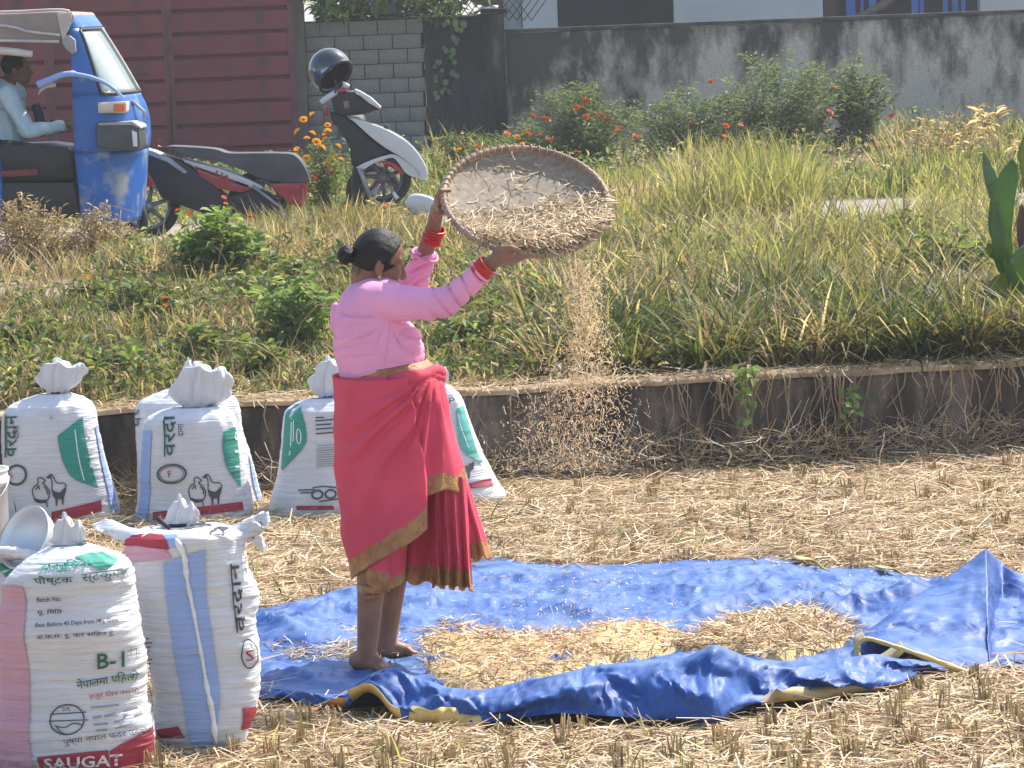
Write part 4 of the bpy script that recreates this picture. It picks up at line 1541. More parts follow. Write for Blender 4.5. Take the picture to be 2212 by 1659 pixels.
ell(hd(0.004, 0, 0.022), 0.084, 0.074, 0.080)
ell(hd(0.032, 0, -0.035), 0.058, 0.058, 0.078)
cap(hd(0.015, 0.035, -0.07), 0.026, hd(0.062, 0.012, -0.100), 0.022)
cap(hd(0.015, -0.035, -0.07), 0.026, hd(0.062, -0.012, -0.100), 0.022)
cap(hd(0.084, 0, 0.004), 0.011, hd(0.104, 0, -0.034), 0.0145)
for sgn in (1, -1):
    ell(hd(0.095, 0.012 * sgn, -0.038), 0.010, 0.009, 0.008)
    cap(hd(0.078, 0.016 * sgn, 0.016), 0.012, hd(0.064, 0.046 * sgn, 0.012), 0.012)
    ell(hd(0.058, 0.038 * sgn, -0.032), 0.028, 0.024, 0.026)
    # ear: rim and lobe
    ell(hd(-0.006, 0.074 * sgn, -0.026), 0.017, 0.007, 0.026)
    cap(hd(-0.014, 0.079 * sgn, -0.006), 0.006, hd(-0.017, 0.081 * sgn, -0.032), 0.005)
    ell(hd(0.000, 0.074 * sgn, -0.052), 0.010, 0.007, 0.011)
ell(hd(0.086, 0, -0.062), 0.014, 0.025, 0.008)
ell(hd(0.083, 0, -0.076), 0.014, 0.022, 0.008)
cap(hd(0.055, 0, -0.10), 0.022, hd(0.070, 0, -0.104), 0.018)
cap(hd(-0.020, 0, -0.05), 0.058, W(800, 650, 0.07), 0.064)
cap(W(808, 660, 0.07), 0.06, W(825, 740, 0.06), 0.10)
cap(W(825, 740, 0.06), 0.10, W(835, 860, 0.06), 0.12)
# legs and feet
for hip, knee, calf, ank, toe, ball, heel in (
        (W(842, 900, 0.0), W(808, 1165, -0.03), W(802, 1262, -0.02), W(792, 1422, -0.02), W(842, 1466, -0.05), W(820, 1462, -0.04), W(774, 1456, -0.015)),
        (W(862, 900, 0.13), W(852, 1165, 0.17), W(848, 1255, 0.175), W(833, 1402, 0.19), W(908, 1440, 0.22), W(880, 1434, 0.21), W(822, 1430, 0.185))):
    cap(hip, 0.085, knee, 0.058)
    cap(knee, 0.056, calf, 0.050)
    cap(calf, 0.050, ank, 0.033)
    heel = Vector((heel.x, heel.y, 0.052))
    ball = Vector((ball.x, ball.y, 0.040))
    toe = Vector((toe.x, toe.y, 0.032))
    cap(ank, 0.034, heel + Vector((0, 0, 0.004)), 0.032)
    cap(ank + Vector((0.004, 0, 0.012)), 0.030, ball, 0.022)
    cap(heel, 0.028, ball, 0.026)
    d = (toe - ball)
    d.z = 0
    d.normalize()
    sd_ = Vector((-d.y, d.x, 0))
    for k, off in enumerate((-0.032, -0.016, -0.001, 0.013, 0.026)):
        q = off if toe.y > YW + 0.1 else off
        Lk = (0.036, 0.046, 0.048, 0.045, 0.040)[k]
        b0 = ball + sd_ * q * 0.95 + Vector((0, 0, -0.006))
        cap(ball + sd_ * q * 0.5, 0.019, b0 + d * 0.012, 0.013)
        big = (k == (4 if toe.y < YW + 0.1 else 0))
        cap(b0 + d * 0.012, 0.011, b0 + d * Lk + Vector((0, 0, -0.006)), 0.0125 if big else 0.0085)

# tray frame first, so that the hands can close on its rim
TC = W(1135, 446, 0.06)
TR = 0.281
e1 = Vector((0.985, 0.0, -0.150)).normalized()
e2 = Vector((0.06, 0.80, 0.60))
e2 = (e2 - e1 * e2.dot(e1)).normalized()
tn = e1.cross(e2).normalized()
if tn.z < 0: tn = -tn
def tray(th, r=1.0, h=0.0): return TC + (e1 * math.cos(th) + e2 * math.sin(th)) * (TR * r) + tn * h


# near arm
sh_n, el_n, wr_n = W(822, 655, -0.09), W(968, 648, -0.15), W(1046, 578, -0.185)
cap(sh_n, 0.030, el_n, 0.034)
cap(el_n, 0.034, wr_n, 0.026)
# near hand: palm under the rim, thumb inside over the rim
def finger(p, r):
    for i in range(len(p) - 1): cap(p[i], r[i], p[i + 1], r[i + 1])


palm = W(1082, 557, -0.20)
cap(wr_n, 0.026, W(1070, 562, -0.195), 0.026)
body.add(*ellipsoid(palm, (Vector((0.046, 0.006, 0.012)), Vector((-0.004, 0.032, -0.014)), Vector((-0.004, 0.008, 0.022)))))
for k in range(4):
    th0 = math.radians(-103 + 4.0 * k)
    z0 = palm + Vector((0.030 - 0.004 * k, -0.016 + 0.012 * k, 0.006 - 0.008 * k))
    L = (0.062, 0.072, 0.068, 0.054)[k]
    dirv = Vector((0.975, 0.03, 0.05 + 0.05 * k)).normalized()
    p1 = z0 + dirv * (L * 0.42) + Vector((0, 0, -0.006 + 0.001 * k))
    p2 = p1 + (dirv + Vector((0, 0.05, 0.12))).normalized() * L * 0.36
    p3 = p2 + (dirv + Vector((0, 0.1, 0.22))).normalized() * L * 0.30
    finger([z0, p1, p2, p3], [0.0105, 0.0098, 0.0088, 0.0072])
tb = W(1072, 548, -0.205)
finger([tb, W(1084, 537, -0.215), W(1104, 535, -0.222), W(1122, 541, -0.222)], [0.015, 0.0125, 0.0105, 0.008])
# far arm
sh_f, el_f, wr_f = W(812, 660, 0.24), W(893, 618, 0.26), W(937, 490, 0.16)
cap(sh_f, 0.030, el_f, 0.034)
cap(el_f, 0.034, wr_f, 0.027)
rimL = tray(PI, 1.0, 0.0)
ph_ = W(944, 452, 0.115)
cap(wr_f, 0.026, ph_, 0.024)
body.add(*ellipsoid(ph_ + Vector((0.004, 0, 0.004)), (Vector((0.010, 0.0, 0.040)), Vector((0.008, 0.036, 0.0)), Vector((0.020, -0.006, -0.004)))))
for k in range(4):
    a = math.radians(180 + 12 - 9 * k)      # fingers behind and under the rim
    z0 = ph_ + Vector((0.006, 0.028 - 0.016 * k, 0.030 - 0.004 * abs(k - 1)))
    q1 = tray(a, 1.04, -0.016)
    q2 = tray(a, 0.93, -0.024)
    q3 = tray(a, 0.86, -0.022)
    finger([z0, (z0 + q1) / 2 + Vector((-0.008, 0, 0.004)), q1, q2, q3], [0.0105, 0.010, 0.0095, 0.0085, 0.0072])
finger([ph_ + Vector((0.004, -0.03, 0.01)), W(950, 440, 0.06), tray(math.radians(184), 1.03, 0.042), tray(math.radians(181), 0.93, 0.036)], [0.013, 0.012, 0.0105, 0.0085])
bme = voxel(body, 0.0042, 3, 'skin', 0.4)
bb = base_of(wp)
V = verts_np(bme) - np.array(bb)
set_verts(bme, V)
bme.materials.append(M_SKIN)
link('skin', bme, wp)
# eyes and brows (seen only from further round)
M_EYE = mat('eye', (0.75, 0.72, 0.68), 0.2, var=0.02)
M_IRIS = mat('iris', (0.02, 0.012, 0.01), 0.15)
for sgn in (1, -1):
    m = MB()
    m.add(*ellipsoid(hd(0.067, 0.031 * sgn, -0.010), (hf * 0.008, lf * 0.010, hu * 0.004), 12, 8))
    o = m.obj('eye', M_EYE, wp)
    m = MB()
    m.add(*ellipsoid(hd(0.0725, 0.031 * sgn, -0.012), (hf * 0.003, lf * 0.005, hu * 0.0035), 10, 6))
    m.obj('iris', M_IRIS, o)
    m = MB()
    m.tube([hd(0.083, 0.016 * sgn, 0.020), hd(0.077, 0.034 * sgn, 0.024), hd(0.062, 0.052 * sgn, 0.018)], [0.003, 0.0035, 0.002], 6)
    m.obj('eyebrow', M_HAIR, wp)
m = MB()
m.add(*ellipsoid(hd(0.0005, -0.081, -0.058), (hf * 0.005, lf * 0.004, hu * 0.006), 10, 6))
m.obj('earring', M_GOLD, wp)
# ---- hair: close cap drawn back into a bun
m = MB()
n1, n2 = 96, 64
V = []
for i in range(n2 + 1):
    th = PI * (i + 0.01) / (n2 + 0.02)
    for k in range(n1):
        a = 2 * PI * k / n1
        f, l, u = math.sin(th) * math.cos(a), math.sin(th) * math.sin(a), math.cos(th)
        pf, pl, pu = 0.002 + 0.093 * f, 0.082 * l, 0.012 + 0.096 * u
        # hairline: keep crown, back and nape; sink the face side under the skin
        front = pf - (0.022 + 0.55 * pu) if pu > 0.0 else pf - (0.022 + 1.1 * pu)
        low = -0.040 + 0.42 * min(0.0, pf + 0.012) - pu
        keep = min(-front, -low) if pu < 0.03 else -front
        s = 1.0 if keep > 0.004 else (0.86 + 0.14 * max(0, (keep + 0.006) / 0.010) if keep > -0.006 else 0.86)
        comb = 1 + 0.0038 * math.sin(26 * math.atan2(pl, pu + 0.03) + 5 * pf / 0.1)
        V.append(hd(0.002 + (pf - 0.002) * s * comb, pl * s * comb, 0.012 + (pu - 0.012) * s * comb))
m.add(V, [tuple(reversed(q)) for q in grid_faces(n2 + 1, n1, True)])
hair = m.obj('hair', M_HAIR, wp)
m = MB()
bc = W(747, 550, 0.035)
V = []
for i in range(25):
    th = PI * (i + 0.01) / 24.02
    for k in range(36):
        a = 2 * PI * k / 36
        r = 1 + 0.09 * math.sin(4 * a + 5 * th) + 0.05 * math.sin(9 * a - 3 * th)
        V.append(bc + hf * (0.030 * math.cos(th)) + lf * (0.034 * r * math.sin(th) * math.sin(a)) + hu * (0.033 * r * math.sin(th) * math.cos(a)))
m.add(V, [tuple(reversed(q)) for q in grid_faces(25, 36, True)])
m.tube([bc + hf * 0.020, bc + hf * 0.045 + hu * 0.002], [0.024, 0.032], 16)
m.obj('hair_bun', M_HAIR, hair)
rh = random.Random(8)
m = MB()
for k in range(26):      # loose wisps at the nape, temple and crown
    if k < 12: p0 = hd(-0.075 + rh.uniform(-.01, .03), -0.045 + rh.uniform(-.03, .05), -0.045)
    elif k < 19: p0 = hd(0.02 + rh.uniform(-.01, .02), -0.076, 0.0 + rh.uniform(-.02, .02))
    else: p0 = hd(rh.uniform(-.07, .05), -0.045 + rh.uniform(-.02, .04), 0.088)
    d = (hf * rh.uniform(-.5, .3) - lf * rh.uniform(0.0, .5) + hu * (rh.uniform(-1, -.2) if k < 19 else rh.uniform(0.1, .4)) - hf * (0.5 if k >= 19 else 0)).normalized()
    L_ = rh.uniform(.015, .04)
    m.tube([p0, p0 + d * L_ * .5 + hf * rh.uniform(-.004, .004), p0 + d * L_ + hf * rh.uniform(-.01, .01)], [0.0009, 0.0008, 0.0004], 4, 0, False)
m.obj('loose_strands', M_HAIR, hair, kind='stuff')

# ---- blouse
def ringloft(rows, depth, dy, n=48, expo=2.2):
    """rows: (v, uL, uR[, d]) -> closed loft"""
    Vv = []
    for row in rows:
        v, l, r = row[:3]
        d = row[3] if len(row) > 3 else dy
        k = row[4] if len(row) > 4 else depth
        c = W((l + r) / 2, v, d)
        a = (r - l) / 2 / SW
        for j in range(n):
            t = 2 * PI * j / n
            s_, c_ = math.sin(t), math.cos(t)
            x = a * math.copysign(abs(s_) ** (2 / expo), s_)
            y = -k * math.copysign(abs(c_) ** (2 / expo), c_)
            Vv.append((c.x + x, c.y + y, c.z))
    Fv = [tuple(reversed(q)) for q in grid_faces(len(rows), n, True)]
    Fv.append(tuple(range(n)))
    Fv.append(tuple(reversed(range((len(rows) - 1) * n, len(rows) * n))))
    return Vv, Fv


bl = MB()
rows = [(597, 778, 842, .07, .070), (606, 766, 858, .07, .10), (618, 750, 868, .07, .14), (636, 737, 874, .065, .17), (664, 726, 880, .06, .182), (695, 722, 888, .055, .18), (720, 719, 902, .05, .175),
        (742, 719, 914, .05, .17), (760, 721, 919, .05, .165), (775, 724, 918, .05, .16), (792, 730, 915, .05, .16), (812, 732, 918, .05, .155)]
rows = [tuple(r) for r in spline(rows, 34)]
bl.add(*ringloft(rows, .16, .05))
def sleeve(pts): 
    for i in range(len(pts) - 1): bl.add(*capsule(pts[i][0], pts[i][1], pts[i + 1][0], pts[i + 1][1]))
sleeve([(W(806, 650, -0.055), 0.070), (W(838, 653, -0.085), 0.068), (W(880, 655, -0.112), 0.062), (W(930, 657, -0.135), 0.057), (W(962, 653, -0.147), 0.054), (W(978, 642, -0.152), 0.050), (W(1008, 615, -0.168), 0.045), (W(1036, 590, -0.18), 0.039)])
sleeve([(W(810, 655, 0.21), 0.075), (W(860, 632, 0.25), 0.062), (W(893, 615, 0.26), 0.054), (W(905, 585, 0.235), 0.050), (W(917, 556, 0.21), 0.042)])
bl.add(*ellipsoid(W(872, 735, -0.03), (Vector((0.065, 0, 0)), Vector((0, 0.07, 0)), Vector((0, 0, 0.06)))))
bl.add(*ellipsoid(W(872, 735, 0.13), (Vector((0.065, 0, 0)), Vector((0, 0.07, 0)), Vector((0, 0, 0.06)))))
bl.add(*capsule(W(724, 662, 0.14), 0.016, W(728, 705, 0.13), 0.03))
me = voxel(bl, 0.0055, 22, 'blouse', 0.5)
V, N_ = verts_np(me), normals_np(me)
x, y, z = V.T
# cloth folds: pulled from the armpit, rucked round the waist and on the sleeve
ap = np.array(W(838, 690, -0.15))
dx, dz = x - ap[0], z - ap[2]
ang = np.arctan2(dz, dx)
rad = np.hypot(dx, dz)
torso = smooth(0.075, 0.02, np.abs(x - W(815, 700).x) - 0.10) * (z < ap[2] + 0.03)
fold = -0.016 * (1 - np.abs(np.sin(ang * 7.5 + 1.6 * vn(rad * 7, ang * 2)))) ** 4 * np.exp(-((rad - 0.10) / 0.085) ** 2) * (z < ap[2] + 0.02) * (0.5 + 0.5 * vn(ang * 3, rad * 8, 4))
wz = W(800, 775).z
slope = 0.16 * (x - W(800, 700).x)
ruck = (-0.017 * (1 - np.abs(np.sin((z - slope) * 80 + 1.6 * fbm(x * 4, y * 4, z * 2)))) ** 3 * np.exp(-((z - wz - 0.015) / 0.075) ** 2) * np.clip(0.6 + 0.9 * vn(x * 5, y * 5, z * 5), 0, 1)) * smooth(W(800, 806).z, W(800, 790).z, z)
slv = smooth(W(880, 650).x, W(930, 650).x, x) * (y < YW + 0.02)
ax_ = np.array(el_n) - np.array(W(1046, 578, -0.185))
sl_f = -slv * 0.014 * (1 - np.abs(np.sin((x * 0.9 + z * 0.55) * 62 + 2 * vn(x * 7, y * 7, z * 7)))) ** 3 * np.exp(-((x - W(985, 630).x) / 0.085) ** 2)
slf = (y > YW + 0.12) * -0.012 * (1 - np.abs(np.sin((x * 0.5 - z) * 65 + 2 * vn(x * 9, y * 9, z * 9)))) ** 3 * smooth(W(860, 600).x, W(890, 600).x, x)
V = V + N_ * (fold + ruck + sl_f + slf + 0.003 * fbm(x * 11, y * 11, z * 11))[:, None]
set_verts(me, V - np.array(bb))
me.materials.append(M_BLOUSE)
blouse = link('blouse', me, wp)
for (c, ax, r) in ((W(1038, 588, -0.181), (wr_n - el_n).normalized(), 0.0385), (W(919, 550, 0.207), (wr_f - el_f).normalized(), 0.044)):
    o1 = ax.orthogonal().normalized()
    o2 = ax.cross(o1)
    mbc = MB()
    pts = []
    for k in range(33):
        a = 2 * PI * k / 32
        pts.append(c + (o1 * math.cos(a) + o2 * math.sin(a)) * r * (1 + 0.07 * math.sin(3 * a)))
    mbc.tube(pts, 0.0055, 8)
    mbc.obj('cuff', M_BLOUSE, blouse)
# bangles
def bangles(c, ax, r, n, w_):
    o1 = ax.orthogonal().normalized()
    o2 = ax.cross(o1)
    for k in range(n):
        mm = MB()
        cc = c + ax * (w_ * (k - (n - 1) / 2)) + o1 * random.uniform(-.0015, .0015)
        mm.tube([cc + (o1 * math.cos(2 * PI * q / 28) + o2 * math.sin(2 * PI * q / 28)) * (r + 0.001 * math.sin(k * 2.3)) for q in range(29)], 0.0036, 7)
        mm.obj('bangle', M_BANGLE if k not in (0, n - 1) else mat('gold edged bangle', (0.55, 0.06, 0.02), 0.25, metal=0.3), wp)
bangles(W(1044, 582, -0.186), (wr_n - el_n).normalized(), 0.036, 7, 0.0072)
bangles(W(936, 508, 0.175), (wr_f - el_f).normalized(), 0.033, 8, 0.0072)

# ---- saree
def clothmat(name, c, c2, sat=1.0):
    m_ = mat(name, c, 0.75, c2=c2, scale=5, bump=0.25, bscale=160, spec=0.25)
    nt, N, L, b = nodes_of(m_)
    tr = N.new('ShaderNodeBsdfTranslucent')
    tr.inputs[0].default_value = (*[min(1, q * 1.2) for q in c], 1)
    mx = N.new('ShaderNodeMixShader')
    mx.inputs[0].default_value = 0.16
    L.new(b.outputs[0], mx.inputs[1])
    L.new(tr.outputs[0], mx.inputs[2])
    L.new(mx.outputs[0], N['Material Output'].inputs[0])
    return m_


M_SAREE = clothmat('crimson pink saree cotton', (0.74, 0.085, 0.145), (0.62, 0.065, 0.12))
M_BORDER = mat('gold zari border', (0.40, 0.20, 0.055), 0.5, c2=(0.26, 0.10, 0.03), scale=22, bump=0.4, bscale=120, spec=0.5, wear=((0.30, 0.09, 0.06), 60, 0.56, 0.66))
ROW = np.array([(778, 740, 914), (795, 742, 930), (830, 744, 944), (870, 745, 955), (900, 745, 962), (950, 744, 974), (1000, 746, 988), (1050, 750, 1000), (1100, 755, 1000), (1150, 763, 996), (1200, 772, 988), (1250, 780, 982), (1300, 786, 978)], float)
DS = 0.06
def sarea(v, rt=None, lt=None):
    l, r = np.interp(v, ROW[:, 0], ROW[:, 1]), np.interp(v, ROW[:, 0], ROW[:, 2])
    return l, r


def S_saree(phi, v, off, seed=0, amp=1.0, rmax=None):
    """phi 0 = towards camera, + = right; off = layer height"""
    l, r = sarea(v)
    if rmax is not None: r = np.minimum(r, np.interp(v, rmax[:, 0], rmax[:, 1]))
    uc, a = (l + r) / 2, (r - l) / 2 / SW
    b = np.interp(v, [780, 860, 1000, 1300], [0.155, 0.185, 0.175, 0.165])
    du, dv = (uc - CX) / FPX, (CY - v) / FPX
    d = [_f[i] + _r[i] * du + _u[i] * dv for i in range(3)]
    k = (YW + DS) / d[1]
    sx, cx = np.sin(phi), np.cos(phi)
    # folds fanning from the tuck at the right of the waist
    ou, ov = 930.0, 790.0
    pu = uc + a * SW * sx
    an = np.arctan2(pu - ou, v - ov + 1e-3)
    rd = np.hypot(pu - ou, v - ov)
    fr = cx > -0.2
    fa = an * 12 + 1.0 * vn(rd * 0.006, an * 2, seed)
    f = amp * fr * (0.017 * np.sin(fa * 2) * smooth(10, 90, rd) * np.exp(-rd / 380.0) * smooth(-1.3, -0.5, an)
                    + 0.010 * np.sin(an * 41 + 2 * vn(rd * 0.01, an * 3, seed + 4)) * smooth(10, 80, rd) * np.exp(-rd / 260.0) * smooth(-0.9, -0.3, an)
                    + 0.007 * (1 - np.abs(vn(an * 6, rd * 0.006, seed + 8))) ** 3)
    f = f + 0.004 * fbm(sx * 3, cx * 3, v * 0.012 + seed) + 0.005 * vn(sx * 2 + seed, v * 0.02)
    ee = 2 / 2.2
    x = (a + off + f * 0.5) * np.sign(sx) * np.abs(sx) ** ee
    y = -(b + off + f) * np.sign(cx) * np.abs(cx) ** ee
    return np.stack([d[0] * k + x, YW + DS + y, CAM_H + d[2] * k + 0 * x], -1)


saree = None
def layer(name, phis, vtop, vbot, off, border=None, seed=0, amp=1.0, nv=50, rmax=None, th=0.004, closed=False, wav=0.0):
    """vtop, vbot arrays over phi; border = band height in px at the bottom"""
    nphi = len(phis)
    Vv, Vb, mi = [], [], []
    tt = np.linspace(0, 1, nv)
    for t in tt:
        v = vtop * (1 - t) + vbot * t
        o = off + wav * np.sin(phis * 9 + seed) * t ** 2
        Vv.append(S_saree(phis, v, o, seed, amp, rmax))
    F = [tuple(reversed(q)) for q in grid_faces(nv, nphi, closed)]
    mbq = MB()
    Vv = np.concatenate(Vv)
    nc = nphi if closed else nphi - 1
    split = nv
    if border is not None:
        lens = np.maximum(vbot - vtop, 1)
        for i in range(nv - 1):
            for j in range(nc):
                vb = vbot[j] - (vtop[j] * (1 - tt[i]) + vbot[j] * tt[i])
                mi.append(1 if vb <= border[j] else 0)
    else:
        mi = [0] * len(F)
    mbq.v = [tuple(p) for p in Vv]
    mbq.f = F
    mbq.m = mi
    return mbq, (mi, F, Vv)


def cloth(name, mbq, parent, th=0.004):
    """red cloth and its gold border as two meshes meeting at the seam"""
    o = mbq.obj(name, [M_SAREE, M_BORDER], parent)
    solidify(o, th)
    return o


phi_full = np.linspace(0, 2 * PI, 161)[:-1]
under_r = np.array([(778, 950), (950, 950), (1040, 935), (1090, 900), (1150, 893), (1250, 885), (1300, 880)], float)
pu_left = np.sin(phi_full) < 0
vb = np.where(pu_left, 1285 - 22 * np.abs(np.sin(phi_full)), 1272 - 8 * np.sin(phi_full))
mbq, _ = layer('saree', phi_full, np.full(160, 800.0), vb - 12, -0.014, np.full(160, 26.0), 1, 0.6, 60, under_r, closed=True)
saree = cloth('saree', mbq, wp)
# waist roll with gold edge
mw = MB()
for (dv, off, rr, mm) in ((0, 0.010, 0.016, 0), ):
    pts = []
    for q in np.linspace(0, 2 * PI, 60):
        v = 815 - 9 * math.sin(q) - 4 * math.cos(q)
        pts.append(Vector(S_saree(np.array([q]), np.array([v]), 0.004, 2)[0]))
    mw.tube(pts, [0.020 + 0.006 * float(vn(i * 0.35)) for i in range(60)], 10)
mw.obj('waist_roll', M_SAREE, saree)
ph = np.linspace(-PI, PI, 121)
mbq, _ = layer('waist_band', ph, 797 - 12 * np.sin(ph) - 5 * np.cos(ph) - 6, 812 - 12 * np.sin(ph) - 5 * np.cos(ph), 0.012, None, 3, 0.3, 6)
o = mbq.obj('waist_border', M_BORDER, saree)
solidify(o, 0.004)
# diagonal tucked roll across the front
mw = MB()
q = spline([(735, 842, 0.0), (790, 838, -0.135), (850, 828, -0.145), (905, 812, -0.12), (940, 800, -0.05), (952, 805, 0.02)], 40)
mw.tube([P(u, v, YW + DS + d) for u, v, d in q], [0.013 + 0.012 * i / 39 + 0.004 * float(vn(i * 0.4)) for i in range(40)], 10)
mw.tube([P(u, v + 12, YW + DS + d - 0.008) for u, v, d in q], [0.008 + 0.010 * i / 39 + 0.004 * float(vn(i * 0.5 + 9)) for i in range(40)], 10)
mw.obj('waist_tuck', M_SAREE, saree)
# right upper drape with its own hem
ph = np.linspace(math.radians(4), math.radians(150), 70)
uu = np.sin(ph)
mbq, _ = layer('front_drape', ph, np.full(70, 815.0), 1058 + 6 * np.sin(ph * 7) - 5 * np.cos(ph), 0.016, np.full(70, 38.0), 5, 1.0, 60, wav=0.006)
cloth('front_drape', mbq, saree)
ph = np.linspace(math.radians(70), math.radians(215), 60)
mbq, _ = layer('back_sun_block', ph, np.full(60, 815.0), 1262 + 5 * np.sin(ph * 5), 0.004, np.full(60, 40.0), 11, 0.6, 50)  # back layer added to keep the sun out of the gap behind the pleats
cloth('back_sun_block', mbq, saree)
# large wrap from the back round the near side, hem running diagonally
ph = np.linspace(math.radians(-200), math.radians(20), 130)
deg = np.degrees(ph)
vbo = np.interp(deg, [-200, -100, -75, -45, -21, 0, 20], [1262, 1248, 1242, 1214, 1188, 1160, 1126])
mbq, _ = layer('wrap', ph, np.full(130, 806.0), vbo, 0.038, np.interp(deg, [-80, -40, 0, 20], [40, 40, 44, 50]), 7, 1.25, 80, np.array([(778, 990), (900, 990), (1000, 992), (1300, 985)], float))
cloth('outer_wrap', mbq, saree)
# rolled lower wrap round the near knee: gold band then pink roll
ph = np.linspace(math.radians(-46), math.radians(12), 60)
deg = np.degrees(ph)
mbq, _ = layer('inner_wrap', ph, np.full(60, 1150.0), np.interp(deg, [-46, -20, 12], [1246, 1256, 1262]), 0.002, np.full(60, 44.0), 9, 0.5, 26, under_r)
cloth('inner_wrap', mbq, saree)
mw = MB()
q = spline([(782, 1262, .02), (780, 1270, -.09), (796, 1275, -.15), (822, 1272, -.155), (842, 1260, -.13)], 24)
mw.tube([P(u, v, YW + DS + d) for u, v, d in q], [0.009 + 0.007 * math.sin(PI * i / 23) + 0.004 * float(vn(i * 0.6)) for i in range(24)], 10)
q = spline([(782, 1280, .0), (784, 1290, -.08), (804, 1289, -.13), (832, 1278, -.13)], 24)
mw.tube([P(u, v, YW + DS + d) for u, v, d in q], [0.006 + 0.006 * math.sin(PI * i / 23) for i in range(24)], 10)
mw.obj('hem_roll', M_BORDER, saree)
# pleats hanging at the front
def pleats(name, top, bot, npl, d0, d1, band, amp, seed, nv=36):
    """top/bottom (uL,uR,v-left,v-right); hangs with accordion pleats"""
    nu = npl * 8 + 1
    mbq = MB()
    mi = []
    tt = np.linspace(0, 1, nv)
    Vv = []
    for t in tt:
        s = np.linspace(0, 1, nu)
        s = s + 0.035 * np.sin(7.3 * s + seed * 3) * np.sin(PI * s)
        uL, uR = top[0] * (1 - t) + bot[0] * t, top[1] * (1 - t) + bot[1] * t
        v = (top[2] * (1 - s) + top[3] * s) * (1 - t) + (bot[2] * (1 - s) + bot[3] * s) * t
        w_ = amp * (0.25 + 0.75 * t)
        zig = np.sin(2 * PI * npl * s + seed + 0.6 * vn(t * 3, s * 2))
        u = uL + (uR - uL) * s + 0.35 * w_ * SW * np.sin(4 * PI * npl * s + seed) * 0.4
        d = (d0 * (1 - t) + d1 * t) + w_ * zig - 0.045 * np.sin(PI * s)
        v = v + 5 * t * np.sin(2 * PI * npl * s + 1.0 + seed)
        Vv.append(np.array([P(a, b_, YW + DS + c_) for a, b_, c_ in zip(u, v, d)]))
    F = [tuple(reversed(q)) for q in grid_faces(nv, nu)]
    h = (bot[2] + bot[3]) / 2 - (top[2] + top[3]) / 2
    for i in range(nv - 1):
        mi += [1 if (1 - tt[i]) * h <= band else 0] * (nu - 1)
    mbq.v, mbq.f, mbq.m = [tuple(p) for p in np.concatenate(Vv)], F, mi
    return cloth(name, mbq, saree, 0.003)


pleats('pleats', (925, 1006, 1030, 1030), (934, 1021, 1266, 1274), 4, -0.07, -0.09, 48, 0.030, 0.5)
pleats('pleat_flare', (985, 1012, 1040, 1045), (1008, 1063, 1212, 1204), 2, -0.02, 0.0, 38, 0.016, 2.0)
pleats('inner_pleat', (880, 950, 1040, 1040), (850, 950, 1258, 1262), 2, 0.10, 0.10, 40, 0.02, 1.0)

# ================================================================ WINNOWING TRAY
tp = thing('winnowing_tray', 'round woven bamboo winnowing tray tilted in the raised hands of the woman', 'tray', TC)
def weavemat():
    m_ = bpy.data.materials.new('woven bamboo')
    nt, N, L, b = nodes_of(m_)
    tc = N.new('ShaderNodeTexCoord')
    at = N.new('ShaderNodeAttribute')
    at.attribute_name = 'UVt'
    mp = N.new('ShaderNodeMapping')
    mp.inputs['Rotation'].default_value = (0, 0, 0.6)
    L.new(at.outputs['Vector'], mp.inputs[0])
    w1 = N.new('ShaderNodeTexWave')
    w1.inputs['Scale'].default_value = 24
    w1.inputs['Distortion'].default_value = 1.5
    w2 = N.new('ShaderNodeTexWave')
    w2.bands_direction = 'Y'
    w2.inputs['Scale'].default_value = 24
    w2.inputs['Distortion'].default_value = 1.5
    for q in (w1, w2): L.new(mp.outputs[0], q.inputs[0])
    mu = N.new('ShaderNodeMath')
    mu.operation = 'MULTIPLY'
    L.new(w1.outputs['Fac'], mu.inputs[0])
    L.new(w2.outputs['Fac'], mu.inputs[1])
    nz = N.new('ShaderNodeTexNoise')
    nz.inputs['Scale'].default_value = 14
    nz.inputs['Detail'].default_value = 6
    L.new(at.outputs['Vector'], nz.inputs[0])
    cr = N.new('ShaderNodeValToRGB')
    cr.color_ramp.elements[0].color = (0.33, 0.26, 0.195, 1)
    cr.color_ramp.elements[1].color = (0.54, 0.46, 0.37, 1)
    cr.color_ramp.elements[0].position, cr.color_ramp.elements[1].position = 0.3, 0.7
    L.new(nz.outputs['Fac'], cr.inputs[0])
    mx = N.new('ShaderNodeMixRGB')
    mx.blend_type = 'MULTIPLY'
    mx.inputs[0].default_value = 0.25
    L.new(cr.outputs[0], mx.inputs[1])
    L.new(mu.outputs[0], mx.inputs[2])
    L.new(mx.outputs[0], b.inputs['Base Color'])
    bp = N.new('ShaderNodeBump')
    bp.inputs['Strength'].default_value = 0.8
    bp.inputs['Distance'].default_value = 0.006
    L.new(mu.outputs[0], bp.inputs['Height'])
    L.new(bp.outputs[0], b.inputs['Normal'])
    b.inputs['Roughness'].default_value = 0.65
    return m_


